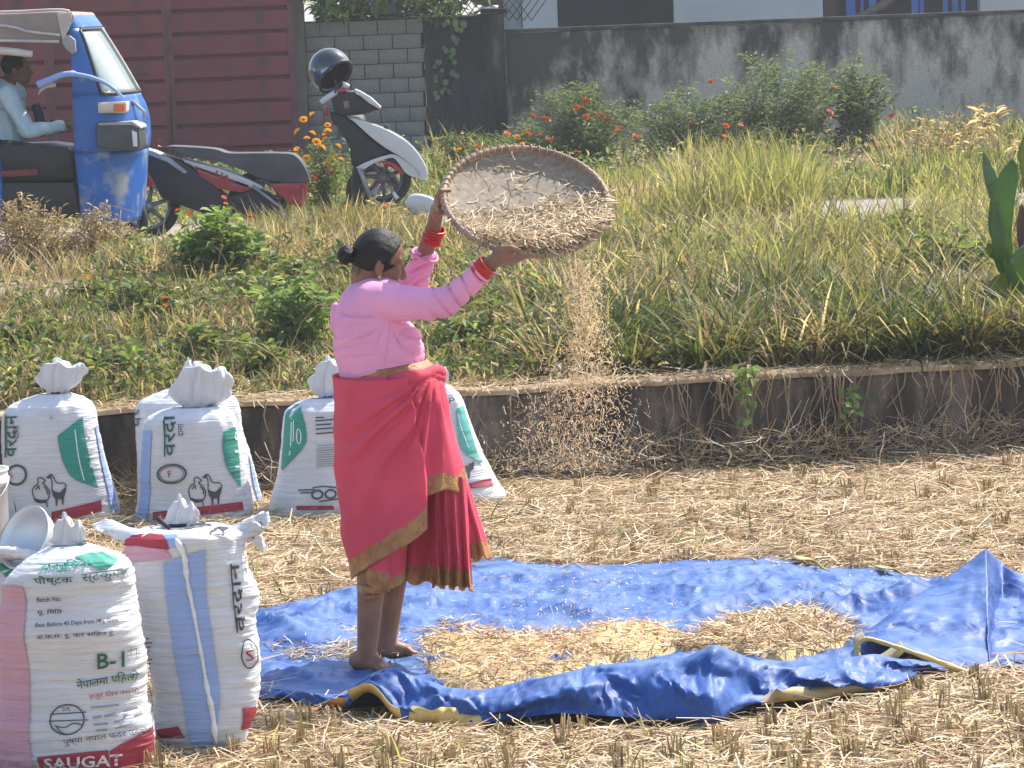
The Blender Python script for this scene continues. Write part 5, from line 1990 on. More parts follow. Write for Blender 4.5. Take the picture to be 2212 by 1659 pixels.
M_WEAVE = weavemat()
n = 96
prof = [(0.0, 0.000), (0.2, 0.001), (0.4, 0.002), (0.6, 0.005), (0.75, 0.010), (0.86, 0.017), (0.93, 0.026), (0.975, 0.038), (0.97, 0.040), (1.0, 0.040), (0.99, 0.026), (0.93, 0.012), (0.82, 0.004), (0.6, -0.004), (0.3, -0.007), (0.0, -0.008)]
V, UV = [], []
for r_, h_ in prof:
    for k in range(n):
        a = 2 * PI * k / n
        hh = h_ - 0.012 + 0.003 * math.sin(2 * a + 1)
        V.append(tray(a, r_, hh) - TC)
        UV.append((r_ * math.cos(a), r_ * math.sin(a), 0.0))
me = bpy.data.meshes.new('woven_floor')
me.from_pydata([tuple(p) for p in V], [], grid_faces(len(prof), n, True))
at = me.attributes.new('UVt', 'FLOAT_VECTOR', 'POINT')
at.data.foreach_set('vector', np.array(UV, np.float32).ravel())
me.materials.append(M_WEAVE)
shade(me)
link('woven_floor', me, tp)
M_RIM = mat('bamboo rim', (0.34, 0.24, 0.17), 0.6, c2=(0.20, 0.13, 0.095), scale=22, bump=0.5, bscale=70)
for nm, rr, hh, tw in (('rim', 0.992, 0.030, 0.0105), ('rim', 0.965, 0.022, 0.0065)):
    m = MB()
    m.tube([tray(2 * PI * k / 80, rr, hh - 0.002 + 0.003 * math.sin(4 * PI * k / 80 + 1)) for k in range(81)], [tw * (1 + 0.08 * float(vn(k * 0.7))) for k in range(80)] + [tw], 8)
    m.obj(nm, M_RIM, tp)
m = MB()
for k in range(64):      # cane lashing
    a = 2 * PI * k / 64
    pts = [tray(a + 0.012 * math.cos(q) , 0.99 + 0.045 * math.cos(q), 0.028 + 0.0135 * math.sin(q)) for q in np.linspace(0, 2 * PI, 9)]
    m.tube(pts, 0.0022, 4)
o = m.obj('lashing', mat('cane lashing', (0.42, 0.33, 0.24), 0.6), tp, kind='stuff')
# straw in the tray, heaped toward the spilling lip
rs = np.random.RandomState(5)
n = 6500
r_ = np.sqrt(rs.uniform(0, 0.93, n))
a_ = rs.uniform(0, 2 * PI, n)
px_, py_ = r_ * np.cos(a_), r_ * np.sin(a_)
dens = smooth(-0.22, 0.30, px_ * 0.42 - py_ * 0.85 + 0.12 * vn(px_ * 4, py_ * 4)) * 0.96 + 0.03 + 0.10 * (np.hypot(px_ + 0.1, py_ - 0.45) < 0.16)
k = rs.uniform(0, 1, n) < dens
px_, py_ = px_[k], py_[k]
hp = 0.075 * smooth(0.0, 0.75, px_ * 0.45 - py_ * 0.9)
hgt = rs.uniform(0, 1, len(px_)) * (hp + 0.008) + np.interp(np.hypot(px_, py_), [q[0] for q in prof[:8]], [q[1] for q in prof[:8]]) - 0.010
E1, E2, TN = np.array(e1), np.array(e2), np.array(tn)
base3 = np.array(TC) + TR * (px_[:, None] * E1 + py_[:, None] * E2) + hgt[:, None] * TN
# build flat then turn into the tray's plane
Vs, Fs, Cs_ = straws(np.zeros((len(px_), 3)), rs.uniform(0.015, 0.055, len(px_)), rs.uniform(0.0013, 0.0027, len(px_)), rs.normal(0.03, 0.2, len(px_)), rs.normal(0.0, 0.9, len(px_)), rs=rs)
Rm = np.stack([E1, E2, TN], 0)
Vw = Vs @ Rm + np.repeat(base3, 9, 0)
tag(link('tray_chaff', np_mesh('tray_chaff', Vw, Fs, M_STRAW, Cs_)), 'chopped straw and rice heaped at the lower lip of the winnowing tray', 'straw', kind='stuff')
# falling grain and chaff
n = 6200
t = rs.uniform(0, 1, n) ** 0.8
vv = 545 + t * 470
cu_ = np.interp(vv, [545, 600, 700, 850, 1020], [1245, 1250, 1265, 1250, 1215])
wd = np.interp(vv, [545, 600, 700, 850, 1020], [58, 46, 48, 110, 170])
uu = cu_ + wd * np.clip(rs.normal(0, 0.5, n), -1.3, 1.3)
dd = rs.normal(-0.02, 0.055, n) - 0.10
b3 = np.array([W(a, b_, c_) for a, b_, c_ in zip(uu, vv, dd)])
# what is left falls on to the heap
n2 = 900
vv2 = rs.uniform(1000, 1400, n2)
b4 = np.array([W(a, b_, c_) for a, b_, c_ in zip(1225 + 95 * rs.normal(0, 0.7, n2), vv2, rs.normal(-0.1, 0.1, n2))])
b3 = np.vstack([b3, b4])
n = len(b3)
L = np.where(rs.uniform(0, 1, n) < 0.10, rs.uniform(0.02, 0.05, n), rs.uniform(0.005, 0.013, n))
Vs, Fs, Cs_ = straws(b3, L, rs.uniform(0.0008, 0.0017, n), rs.normal(0, 0.9, n), rs=rs, pal=PAL_STRAW[[0, 1, 3, 5]] * 1.15)
tag(link('falling_chaff', np_mesh('falling_chaff', Vs, Fs, M_STRAW, Cs_)), kind='stuff')
# ================================================================ VEHICLES ON THE ROAD EDGE
def slab(px, y0, y1, flare=0.0):
    """outline in picture points at distance y0, carried straight back to y1"""
    m = MB()
    a = [P(u, v, y0) for u, v in px]
    b_ = [Vector((p.x, p.y + (y1 - y0), p.z)) for p in a]
    n = len(px)
    m.add(a + b_, [tuple(range(n)), tuple(reversed(range(n, 2 * n)))] + [(i, i + n, (i + 1) % n + n, (i + 1) % n) for i in range(n)])
    bm = bmesh.new()
    me = m.mesh('t')
    bm.from_mesh(me)
    bmesh.ops.recalc_face_normals(bm, faces=bm.faces)
    bm.to_mesh(me)
    bm.free()
    m2 = MB()
    m2.v = [tuple(q.co) for q in me.vertices]
    m2.f = [tuple(p.vertices) for p in me.polygons]
    m2.m = [0] * len(m2.f)
    bpy.data.meshes.remove(me)
    return m2


def closed(px, n=40):
    q = spline(list(px) + [px[0]], n + 1)[:-1]
    return [tuple(p) for p in q]


def wheel(parent, c, R, w_, mt, mr, name='wheel', spokes=6):
    """tyre with rim and spokes as sub-parts; axle along Y"""
    m = MB()
    n = 40
    V = []
    prof = [(0.72, -0.42), (0.86, -0.5), (0.97, -0.32), (1.0, 0), (0.97, 0.32), (0.86, 0.5), (0.72, 0.42)]
    for r_, k in prof:
        for j in range(n):
            a = 2 * PI * j / n
            V.append((c.x + R * r_ * math.cos(a), c.y + w_ * k, c.z + R * r_ * math.sin(a)))
    F = grid_faces(len(prof), n, True) + [((len(prof) - 1) * n + j, (len(prof) - 1) * n + (j + 1) % n, (j + 1) % n, j) for j in range(n)]
    m.add(V, F)
    o = m.obj(name, mt, parent)
    m = MB()
    m.tube([(c.x + R * .73 * math.cos(2 * PI * j / 32), c.y, c.z + R * .73 * math.sin(2 * PI * j / 32)) for j in range(33)], w_ * 0.28, 8)
    for k in range(spokes):
        a = 2 * PI * k / spokes + 0.3
        m.tube([(c.x, c.y, c.z), (c.x + R * .7 * math.cos(a), c.y, c.z + R * .7 * math.sin(a))], [w_ * .22, w_ * .13], 6)
    m.tube([(c.x, c.y - w_ * .4, c.z), (c.x, c.y + w_ * .4, c.z)], R * .2, 12)
    m.obj('rim', mr, o)
    return o


M_TYRE = mat('tyre rubber', (0.02, 0.02, 0.02), 0.8, bump=0.3)
M_ALLOY = mat('grey alloy', (0.30, 0.30, 0.31), 0.4, metal=0.6)
M_ABLUE = mat('blue rickshaw paint', (0.008, 0.098, 0.36), 0.38, var=0.08, scale=5, spec=0.5, wear=((0.20, 0.27, 0.34), 7, 0.60, 0.74))
M_ABLUE2 = mat('muddy blue rickshaw paint', (0.008, 0.098, 0.36), 0.45, var=0.1, scale=5, wear=((0.24, 0.27, 0.29), 6, 0.50, 0.66))
M_CANOPY = mat('beige canvas canopy', (0.30, 0.25, 0.23), 0.85, var=0.12, scale=5, bump=0.3, bscale=30)
M_TRIM = mat('grey rubber trim', (0.34, 0.34, 0.35), 0.6)
M_BLACK = mat('black plastic', (0.016, 0.017, 0.02), 0.45, var=0.3)
M_DGREY = mat('dark grey plastic', (0.06, 0.065, 0.07), 0.5, var=0.2)
M_GLASS = bpy.data.materials.new('dusty glass')
_nt, _N, _L, _b = nodes_of(M_GLASS)
_b.inputs['Base Color'].default_value = (0.50, 0.58, 0.58, 1)
_b.inputs['Roughness'].default_value = 0.12
_b.inputs['Alpha'].default_value = 0.62
M_WHITEP = mat('white scooter paint', (0.50, 0.51, 0.53), 0.25, var=0.04, spec=0.5, coat=0.4)
M_ORANGE = mat('amber lens', (0.75, 0.18, 0.03), 0.25, var=0.1)
M_CLEAR = mat('frosted lens', (0.62, 0.50, 0.44), 0.25, var=0.1)
M_REDP = mat('red scooter paint', (0.33, 0.015, 0.03), 0.3, var=0.08, coat=0.4)
M_SEAT = mat('dusty seat vinyl', (0.085, 0.085, 0.088), 0.55, c2=(0.05, 0.05, 0.055), scale=6, bump=0.2, bscale=200)
M_CHROME = mat('chrome', (0.6, 0.6, 0.62), 0.2, metal=1.0)

# ---- auto rickshaw, near side at YA
YA = 23.3
AX = lambda u, v=300, y=YA: P(u, v, y)
rk = thing('auto_rickshaw', 'blue three wheeled auto rickshaw with beige canvas canopy and driver inside', 'auto rickshaw', (AX(60).x, YA + 0.6, 0.72))
YCN, HWD = YA + 0.62, 0.60
front = np.array([(36, 168), (50, 180), (64, 190), (100, 213), (150, 243), (205, 274), (222, 281), (236, 289), (262, 297), (300, 300), (330, 297), (360, 294), (400, 292), (440, 289), (488, 284)], float)
back = np.array([(36, 138), (64, 146), (90, 150), (165, 154), (250, 157), (330, 160), (400, 168), (440, 172), (488, 176)], float)
def cowl(v, phi, off=0.0):
    uf, ub = np.interp(v, front[:, 0], front[:, 1]), np.interp(v, back[:, 0], back[:, 1])
    pf, pb = P(uf, v, YA), P(ub, v, YA)
    e = 2 / 2.6
    c_, s_ = math.cos(phi), math.sin(phi)
    x = pb.x + (pf.x - pb.x + off) * abs(c_) ** e
    y = YCN + (HWD + off) * math.copysign(abs(s_) ** e, s_)
    return Vector((x, y, pb.z))
def cowlpart(name, v0, v1, p0, p1, m, off=0.0, nv=14, np_=36, par=None, th=0.012, mask=None):
    mb_ = MB()
    V = [cowl(v0 + (v1 - v0) * i / (nv - 1), p0 + (p1 - p0) * j / (np_ - 1), off) for i in range(nv) for j in range(np_)]
    mb_.add(V, grid_faces(nv, np_))
    o = mb_.obj(name, m, par or rk)
    solidify(o, th)
    return o
H2 = PI / 2
cowlpart('front_cowl', 208, 330, -H2, H2, M_ABLUE)
cowlpart('front_mudguard', 331, 488, -H2, H2, M_ABLUE2, -0.004)
cowlpart('windshield_header', 36, 62, -H2, H2, M_ABLUE)
cowlpart('door_pillar', 62, 208, -H2, -1.16, M_ABLUE, 0, 14, 8)
cowlpart('door_pillar', 62, 208, 1.16, H2, M_ABLUE, 0, 14, 8)
cowlpart('windshield', 66, 204, -1.12, 1.12, M_GLASS, 0.004, 16, 30, None, 0.005)
mb = MB()
for v_ in (65, 206):
    mb.tube([cowl(v_, -1.15 + 2.3 * j / 30, 0.008) for j in range(31)], 0.014, 6)
for sg in (-1, 1):
    mb.tube([cowl(65 + 141 * j / 12, 1.15 * sg, 0.008) for j in range(13)], 0.014, 6)
mb.obj('windshield_seal', M_BLACK, rk, kind='stuff')
MB().tube([cowl(64 + 142 * j / 12, 0.0, 0.014) for j in range(13)], 0.020, 8).obj('centre_strip', M_TRIM, rk)
MB().tube([cowl(251, -H2 + PI * j / 30, 0.004) for j in range(31)], 0.006, 6).obj('cowl_seam', M_BLACK, rk)
MB().tube([cowl(256, -H2 + PI * j / 30, 0.006) for j in range(31)], 0.007, 6).obj('cowl_bead', M_ABLUE, rk)
slab([(211, 221), (272, 220), (273, 224), (273, 241), (270, 244), (214, 245), (211, 241)], YA + 0.03, YA + 0.5).obj('indicator_housing', M_CLEAR, rk, False, 0.008)
slab([(215, 224), (245, 224), (245, 241), (215, 242)], YA + 0.018, YA + 0.1).obj('lens', M_CLEAR, rk, False, 0.005)
slab([(247, 224), (269, 224), (269, 241), (247, 241)], YA + 0.018, YA + 0.1).obj('lens', M_ORANGE, rk, False, 0.005)
hl = slab([(207, 268), (214, 263), (285, 264), (300, 275), (303, 312), (299, 326), (216, 322), (209, 312)], YA - 0.01, YA + 0.42).obj('headlight', M_DGREY, rk, True, 0.02, 3)
slab([(284, 280), (296, 286), (297, 318), (287, 316)], YA - 0.015, YA + 0.3).obj('lens', mat('headlight glass', (0.7, 0.72, 0.74), 0.15), hl, False, 0.008)
slab([(211, 266), (286, 262), (303, 273), (304, 278), (284, 270), (213, 271)], YA - 0.02, YA + 0.4).obj('bezel', M_TRIM, hl, False, 0.006)
MB().tube([cowl(225, -0.5, 0.02), cowl(250, -0.4, 0.06), cowl(266, -0.4, 0.04)], 0.012, 8).obj('bumper_tube', M_TRIM, rk)
# canopy
cpx = [(-260, 30), (0, 29), (118, 24), (152, 26), (160, 32), (152, 56), (140, 62), (133, 88), (60, 90), (-260, 90)]
slab(cpx, YA - 0.02, YA + 1.26).obj('canopy', M_CANOPY, rk, True, 0.03, 3)
for pts in ([(-260, 42), (0, 55), (60, 68), (130, 76)], [(-260, 88), (0, 88), (128, 90)], [(-260, 27), (0, 26), (118, 21), (150, 24)]):
    MB().tube([P(u, v, YA - 0.04) for u, v in spline(pts, 12)], 0.010, 6).obj('canopy_piping', mat('pale piping', (0.52, 0.47, 0.44), 0.8), rk)
slab([(123, 30), (156, 26), (150, 60), (138, 84), (134, 84)], YA - 0.035, YA - 0.021).obj('canopy_flap', mat('pale canvas', (0.50, 0.44, 0.40), 0.8), rk, True, 0.004)
slab([(134, 80), (150, 76), (162, 86), (164, 112), (156, 117), (142, 106), (134, 92)], YA - 0.03, YA + 0.02).obj('canopy_corner', mat('grey vinyl', (0.30, 0.29, 0.30), 0.6), rk, True, 0.008)
MB().tube([P(u, v, YA - 0.0) for u, v in ((-200, 98), (0, 109), (40, 113), (70, 117))], [0.028, 0.028, 0.026, 0.022], 10).obj('rolled_curtain', mat('rolled canvas', (0.60, 0.56, 0.52), 0.8, bump=0.4), rk)
# cabin floor, seat, chassis, rear body
slab([(-260, 395), (160, 395), (172, 470), (-20, 480), (-260, 480)], YA + 0.06, YA + 1.18).obj('cabin_floor', M_BLACK, rk, False, 0.01)
slab([(-60, 318), (95, 312), (150, 318), (158, 330), (160, 392), (-60, 392)], YA + 0.15, YA + 0.85).obj('driver_seat', M_BLACK, rk, True, 0.03)
slab([(-60, 372), (78, 366), (80, 378), (-60, 386)], YA + 0.03, YA + 0.10).obj('frame_rail', mat('red oxide rail', (0.18, 0.03, 0.03), 0.6), rk, False, 0.006)
slab([(-260, 330), (-4, 340), (4, 400), (4, 485), (-260, 490)], YA + 0.02, YA + 1.22).obj('rear_body', M_ABLUE, rk, True, 0.02)
slab([(-260, 90), (-110, 90), (-90, 330), (-260, 330)], YA + 0.02, YA + 1.22).obj('rear_panel', M_CANOPY, rk, True, 0.02)
zr = 0.20
wheel(rk, Vector((AX(228).x, YCN, 0.70 + zr)), zr, 0.1, M_TYRE, M_ALLOY)
wheel(rk, Vector((AX(-190).x, YA + 0.12, 0.70 + zr)), zr, 0.1, M_TYRE, M_ALLOY)
wheel(rk, Vector((AX(-190).x, YA + 1.12, 0.70 + zr)), zr, 0.1, M_TYRE, M_ALLOY)
mb = MB()
mb.tube([P(150, 268, YA + 0.62), P(112, 262, YA + 0.60)], 0.014, 8)
mb.tube([P(112, 262, YA + 0.3), P(112, 262, YA + 0.95)], 0.013, 8)
mb.obj('handlebar', M_BLACK, rk)
# pale blue cloth tied to the pillar
M_CLOTHB = mat('pale blue cloth', (0.25, 0.37, 0.68), 0.8, var=0.12)
ct = thing('tied_cloth', 'strip of pale blue cloth tied across the rickshaw windshield pillar', 'cloth', P(155, 160, YA))
mb = MB()
for pts, w0, w1 in (([(160, 160, -.06), (200, 168, -.05), (235, 184, -.0), (268, 212, .12)], 0.017, 0.009), ([(158, 158, -.07), (130, 163, -.08), (105, 174, -.08), (82, 184, -.07)], 0.018, 0.028)):
    q = spline(pts, 16)
    mb.tube([P(u, v, YA + d) for u, v, d in q], [w0 + (w1 - w0) * i / 15 for i in range(16)], 8)
mb.add(*ellipsoid(P(157, 159, YA - 0.06), (Vector((0.028, 0, 0)), Vector((0, 0.025, 0)), Vector((0, 0, 0.022)))))
mb.obj('strip', M_CLOTHB, ct)
MB().tube([P(120, 183, YA - 0.07), P(100, 187, YA - 0.07), P(88, 195, YA - 0.07), P(83, 204, YA - 0.07)], [0.014, 0.012, 0.01, 0.006], 8).obj('frayed_end', mat('dirty cloth', (0.45, 0.38, 0.38), 0.8), ct)

# ---- driver
dv = thing('person', 'driver in pale blue long sleeved shirt seated in the auto rickshaw', 'person', P(20, 330, YA + 0.45))
YD = YA + 0.45
D_ = lambda u, v, d=0.0: P(u, v, YD + d)
b = MB()
def dc(p0, r0, p1, r1): b.add(*capsule(p0, r0, p1, r1))
hc = D_(36, 148)
b.add(*ellipsoid(hc, (Vector((0.088, 0, -0.01)), Vector((0, 0.072, 0)), Vector((0.01, 0, 0.10)))))
b.add(*ellipsoid(hc + Vector((0.035, 0, -0.065)), (Vector((0.06, 0, 0)), Vector((0, 0.055, 0)), Vector((0, 0, 0.06)))))
b.add(*capsule(hc + Vector((0.085, 0, 0.0)), 0.010, hc + Vector((0.104, 0, -0.03)), 0.014))
b.add(*ellipsoid(hc + Vector((0.082, 0, -0.065)), (Vector((0.014, 0, 0)), Vector((0, 0.024, 0)), Vector((0, 0, 0.012)))))
b.add(*ellipsoid(hc + Vector((-0.01, -0.074, -0.015)), (Vector((0.02, 0, 0)), Vector((0, 0.008, 0)), Vector((0, 0, 0.03)))))
dc(hc + Vector((-0.01, 0, -0.06)), 0.055, D_(20, 200), 0.065)
dc(D_(15, 200), 0.12, D_(5, 310), 0.13)
for d in (-0.2, 0.2):
    dc(D_(16, 200, d), 0.05, D_(60, 284, d - 0.02), 0.042)
    dc(D_(60, 284, d - 0.02), 0.040, D_(138, 272, d * 0.8), 0.028)
    hb = D_(150, 266, d * 0.8)
    b.add(*ellipsoid(hb, (Vector((0.045, 0, 0.01)), Vector((0, 0.022, 0)), Vector((-0.004, 0, 0.032)))))
    for k in range(4):
        f0 = hb + Vector((0.03, -0.02 + 0.0, 0.02 - 0.014 * k))
        b.add(*capsule(f0, 0.010, f0 + Vector((0.035, 0.012, -0.004)), 0.009))
        b.add(*capsule(f0 + Vector((0.035, 0.012, -0.004)), 0.009, f0 + Vector((0.028, 0.045, -0.006)), 0.008))
    b.add(*capsule(hb + Vector((0.0, -0.005, 0.025)), 0.012, hb + Vector((0.035, 0.02, 0.040)), 0.010))
    dc(D_(0, 325, d * 0.6), 0.08, D_(100, 335, d * 0.6), 0.062)
    dc(D_(100, 335, d * 0.6), 0.058, D_(112, 440, d * 0.6), 0.042)
    dc(D_(112, 440, d * 0.6), 0.045, D_(140, 452, d * 0.6), 0.035)
me = voxel(b, 0.009, 3, 'skin')
db = np.array(base_of(dv))
set_verts(me, verts_np(me) - db)
me.materials.append(mat('driver skin', (0.17, 0.085, 0.055), 0.5))
link('skin', me, dv)
b = MB()
dc(D_(14, 208), 0.14, D_(6, 318), 0.155)
b.add(*ellipsoid(D_(14, 215), (Vector((0.12, 0, 0)), Vector((0, 0.23, 0)), Vector((0, 0, 0.09)))))
for d in (-0.2, 0.2):
    dc(D_(16, 202, d), 0.075, D_(34, 236, d), 0.068)
    dc(D_(34, 236, d), 0.066, D_(60, 284, d - 0.02), 0.056)
    dc(D_(60, 284, d - 0.02), 0.056, D_(134, 273, d * 0.8), 0.042)
b.add(*ellipsoid(D_(0, 330, 0), (Vector((0.17, 0, -0.02)), Vector((0, 0.20, 0)), Vector((0, 0, 0.07)))))
me = voxel(b, 0.010, 5, 'shirt')
V, N_ = verts_np(me), normals_np(me)
V = V + N_ * (0.010 * np.sin((V[:, 0] + 0.7 * V[:, 2]) * 55 + 3 * vn(V[:, 0] * 8, V[:, 1] * 8, V[:, 2] * 8)) * (0.5 + 0.5 * vn(V[:, 0] * 6, V[:, 1] * 6, V[:, 2] * 6)))[:, None]
set_verts(me, V - db)
me.materials.append(mat('pale blue shirt', (0.42, 0.56, 0.66), 0.8, var=0.06, scale=10, bump=0.2))
shirt = link('shirt', me, dv)
m = MB()
m.add(*capsule(D_(22, 190, -0.06), 0.03, D_(44, 208, -0.09), 0.022))
m.obj('collar', shirt.data.materials[0], shirt)
b = MB()
for d in (-0.12, 0.12):
    dc(D_(-5, 328, d), 0.10, D_(102, 338, d), 0.075)
    dc(D_(102, 338, d), 0.072, D_(112, 425, d), 0.056)
me = voxel(b, 0.010, 4, 'trousers')
set_verts(me, verts_np(me) - db)
me.materials.append(mat('dark trousers', (0.02, 0.02, 0.025), 0.8))
link('trousers', me, dv)
m = MB()
m.add(*ellipsoid(hc + Vector((-0.016, 0, 0.022)), (Vector((0.094, 0, -0.02)), Vector((0, 0.082, 0)), Vector((0.01, 0, 0.090)))))
m.obj('hair', M_HAIR, dv)
m = MB()
m.tube([D_(76, 225, 0.1), D_(84, 250, 0.1), D_(90, 280, 0.1)], [0.03, 0.035, 0.03], 8)
m.obj('shirt_front', mat('navy lining', (0.02, 0.03, 0.09), 0.8), shirt)

# ---- red and black scooter parked behind the rickshaw
YS = 24.6
s1 = thing('scooter', 'red and black scooter with long dusty seat parked just behind the rickshaw', 'scooter', (P(480, 500, YS).x, YS + 0.15, 0.72))
slab(closed([(356, 318), (372, 316), (430, 319), (468, 323), (495, 331), (560, 331), (622, 332), (642, 340), (660, 365), (667, 385), (664, 394), (600, 393), (560, 384), (520, 366), (470, 349), (400, 336)], 60), YS, YS + 0.30).obj('seat', M_SEAT, s1, True, 0.03, 3)
slab([(390, 341), (420, 350), (480, 365), (540, 388), (566, 402), (570, 410), (545, 404), (490, 384), (440, 366), (400, 352)], YS + 0.02, YS + 0.27).obj('side_panel', M_WHITEP, s1, True, 0.012)
slab([(420, 362), (450, 372), (500, 392), (546, 410), (520, 416), (470, 408), (430, 380)], YS + 0.035, YS + 0.25).obj('red_panel', M_REDP, s1, True, 0.012)
slab([(580, 396), (660, 392), (660, 440), (648, 452), (622, 438), (600, 418)], YS + 0.02, YS + 0.27).obj('tail_panel', M_REDP, s1, True, 0.015)
slab([(646, 396), (661, 393), (662, 412), (650, 416)], YS + 0.01, YS + 0.28).obj('tail_lamp', mat('red tail lens', (0.45, 0.02, 0.03), 0.15), s1, False, 0.008)
slab([(297, 320), (330, 330), (388, 345), (415, 364), (455, 398), (500, 430), (560, 470), (500, 482), (420, 455), (350, 430), (318, 372)], YS + 0.03, YS + 0.24).obj('leg_shield', M_BLACK, s1, True, 0.02)
slab([(295, 318), (330, 326), (370, 343), (405, 372), (398, 376), (360, 350), (320, 334)], YS, YS + 0.27).obj('shield_edge', M_TRIM, s1, True, 0.008)
slab([(290, 346), (312, 360), (332, 392), (338, 402), (318, 404), (302, 380)], YS + 0.01, YS + 0.25).obj('front_panel', M_REDP, s1, True, 0.012)
slab([(545, 410), (575, 412), (640, 470), (600, 500), (540, 486), (500, 470), (470, 430)], YS + 0.05, YS + 0.22).obj('engine_cover', M_BLACK, s1, True, 0.02)
MB().tube([P(u, v, YS + 0.0) for u, v in ((545, 402), (575, 424), (606, 448), (625, 470))], [0.012, 0.014, 0.012, 0.01], 8).obj('silver_rail', M_ALLOY, s1)
wr_ = 0.23
wheel(s1, Vector((P(560, 500, YS).x, YS + 0.14, 0.72 + wr_)), wr_, 0.1, M_TYRE, M_ALLOY)
wheel(s1, Vector((P(318, 500, YS).x, YS + 0.14, 0.72 + wr_)), wr_, 0.1, M_TYRE, M_ALLOY)
def flat_text(body, parent, u, v, y, hpx, m, rot=0, wpx=None):
    cu = bpy.data.curves.new('txt', 'FONT')
    cu.body = body
    cu.offset = 0.02
    ob = bpy.data.objects.new('txt', cu)
    COL.objects.link(ob)
    dg = bpy.context.evaluated_depsgraph_get()
    me = bpy.data.meshes.new_from_object(ob.evaluated_get(dg))
    bpy.data.objects.remove(ob)
    V = verts_np(me)
    F = [tuple(p.vertices) for p in me.polygons]
    lo, hi = V.min(0), V.max(0)
    sc = hpx / (hi[1] - lo[1])
    x, yy = (V[:, 0] - lo[0]) * sc, (V[:, 1] - lo[1]) * sc
    if wpx: x *= wpx / x.max()
    c, q = math.cos(rot), math.sin(rot)
    m_ = MB()
    m_.add([P(u + a * c - b2 * q, v - (a * q + b2 * c), y) for a, b2 in zip(x, yy)], F)
    return m_.obj('lettering', m, parent, False)
flat_text('UA', s1, 462, 381, YS + 0.008, 15, M_REDP, -0.42, 34)
mb = MB()
MB().tube([P(303, 322, YS + 0.14), P(300, 290, YS + 0.14)], 0.02, 8).obj('steering_column', M_BLACK, s1)
MB().tube([P(299, 292, YS - 0.15), P(299, 292, YS + 0.45)], 0.015, 8).obj('handlebar', M_BLACK, s1)

# ---- white and black scooter turned towards the camera, helmet hung on it
YT = 24.4
s2 = thing('scooter', 'black and white scooter leaning on its stand in front of the block wall', 'scooter', (P(800, 470, YT).x, YT + 0.2, 0.72))
zz = lambda a, b: (596.4 + a * .245, 81.3 + b * .245)
Z = lambda L: [zz(a, b) for a, b in L]
# headset: black fairing with the white cover and grips
slab(Z([(480, 520), (560, 470), (680, 470), (760, 520), (930, 640), (820, 670), (660, 690), (560, 700), (500, 640)]), YT, YT + 0.22).obj('headset', M_BLACK, s2, True, 0.03, 3)
slab(Z([(690, 450), (740, 470), (840, 530), (930, 615), (905, 628), (820, 580), (740, 515), (700, 500)]), YT - 0.05, YT + 0.1).obj('headset_cover', M_WHITEP, s2, True, 0.014)
MB().tube([P(*zz(395, 572), YT - 0.05), P(*zz(470, 515), YT - 0.03), P(*zz(530, 478), YT)], [0.017, 0.022, 0.024], 10).obj('handle_grip', M_WHITEP, s2)
MB().tube([P(*zz(590, 410), YT - 0.02), P(*zz(640, 430), YT)], [0.02, 0.016], 10).obj('brake_reservoir', M_WHITEP, s2)
slab(Z([(550, 450), (600, 440), (620, 470), (560, 490)]), YT - 0.03, YT + 0.05).obj('red_switch', M_REDP, s2, False, 0.006)
slab(Z([(590, 560), (640, 550), (650, 620), (600, 630)]), YT - 0.015, YT + 0.05).obj('indicator', mat('smoked lens', (0.16, 0.12, 0.13), 0.2), s2, False, 0.008)
slab(Z([(415, 610), (455, 600), (460, 690), (420, 700)]), YT + 0.05, YT + 0.1).obj('rear_reflector', M_REDP, s2, False, 0.008)
# steering column, leg shield, body
slab(Z([(470, 640), (600, 690), (700, 760), (830, 880), (1010, 1020), (900, 1060), (700, 1150), (660, 1120), (650, 980), (580, 840), (480, 720)]), YT + 0.02, YT + 0.26).obj('leg_shield', M_BLACK, s2, True, 0.03, 3)
slab(closed(Z([(650, 705), (760, 740), (880, 775), (1010, 830), (1140, 910), (1240, 1010), (1310, 1120), (1335, 1210), (1310, 1255), (1270, 1240), (1265, 1190), (1180, 1110), (1080, 1040), (960, 970), (840, 880), (740, 790)]), 70), YT - 0.04, YT + 0.20).obj('front_apron', M_WHITEP, s2, True, 0.025, 3)
slab(closed(Z([(700, 1145), (800, 1095), (940, 1045), (1040, 1030), (1120, 1070), (1210, 1130), (1275, 1195), (1260, 1228), (1190, 1222), (1130, 1180), (1080, 1110), (1030, 1062), (950, 1075), (850, 1115), (760, 1165)]), 70), YT - 0.02, YT + 0.14).obj('front_mudguard', M_WHITEP, s2, True, 0.018, 3)
slab(Z([(900, 1095), (1000, 1085), (1070, 1120), (1135, 1190), (1120, 1215), (1040, 1160), (960, 1120)]), YT + 0.01, YT + 0.12).obj('mudguard_liner', M_REDP, s2, True, 0.012)
MB().tube([P(*zz(735, 1155), YT - 0.03), P(*zz(770, 1250), YT - 0.03), P(*zz(840, 1430), YT - 0.02)], 0.016, 8).obj('fork', M_ALLOY, s2)
slab(Z([(670, 1130), (730, 1150), (790, 1300), (840, 1500), (740, 1560), (680, 1540), (660, 1300)]), YT + 0.12, YT + 0.34).obj('lower_body', M_BLACK, s2, True, 0.03)
wc = P(*zz(935, 1235), YT + 0.07)
wheel(s2, wc, 0.21, 0.09, M_TYRE, mat('dark alloy', (0.11, 0.11, 0.115), 0.45, metal=0.4), 'wheel', 7)
MB().tube([P(*zz(1030, 1360), YT - 0.06), P(*zz(1070, 1420), YT - 0.06)], [0.012, 0.016], 8).obj('side_stand', M_WHITEP, s2)
slab(closed(Z([(520, 700), (700, 690), (760, 740), (700, 900), (560, 860)]), 30), YT + 0.5, YT + 1.1).obj('seat', M_SEAT, s2, True, 0.03)
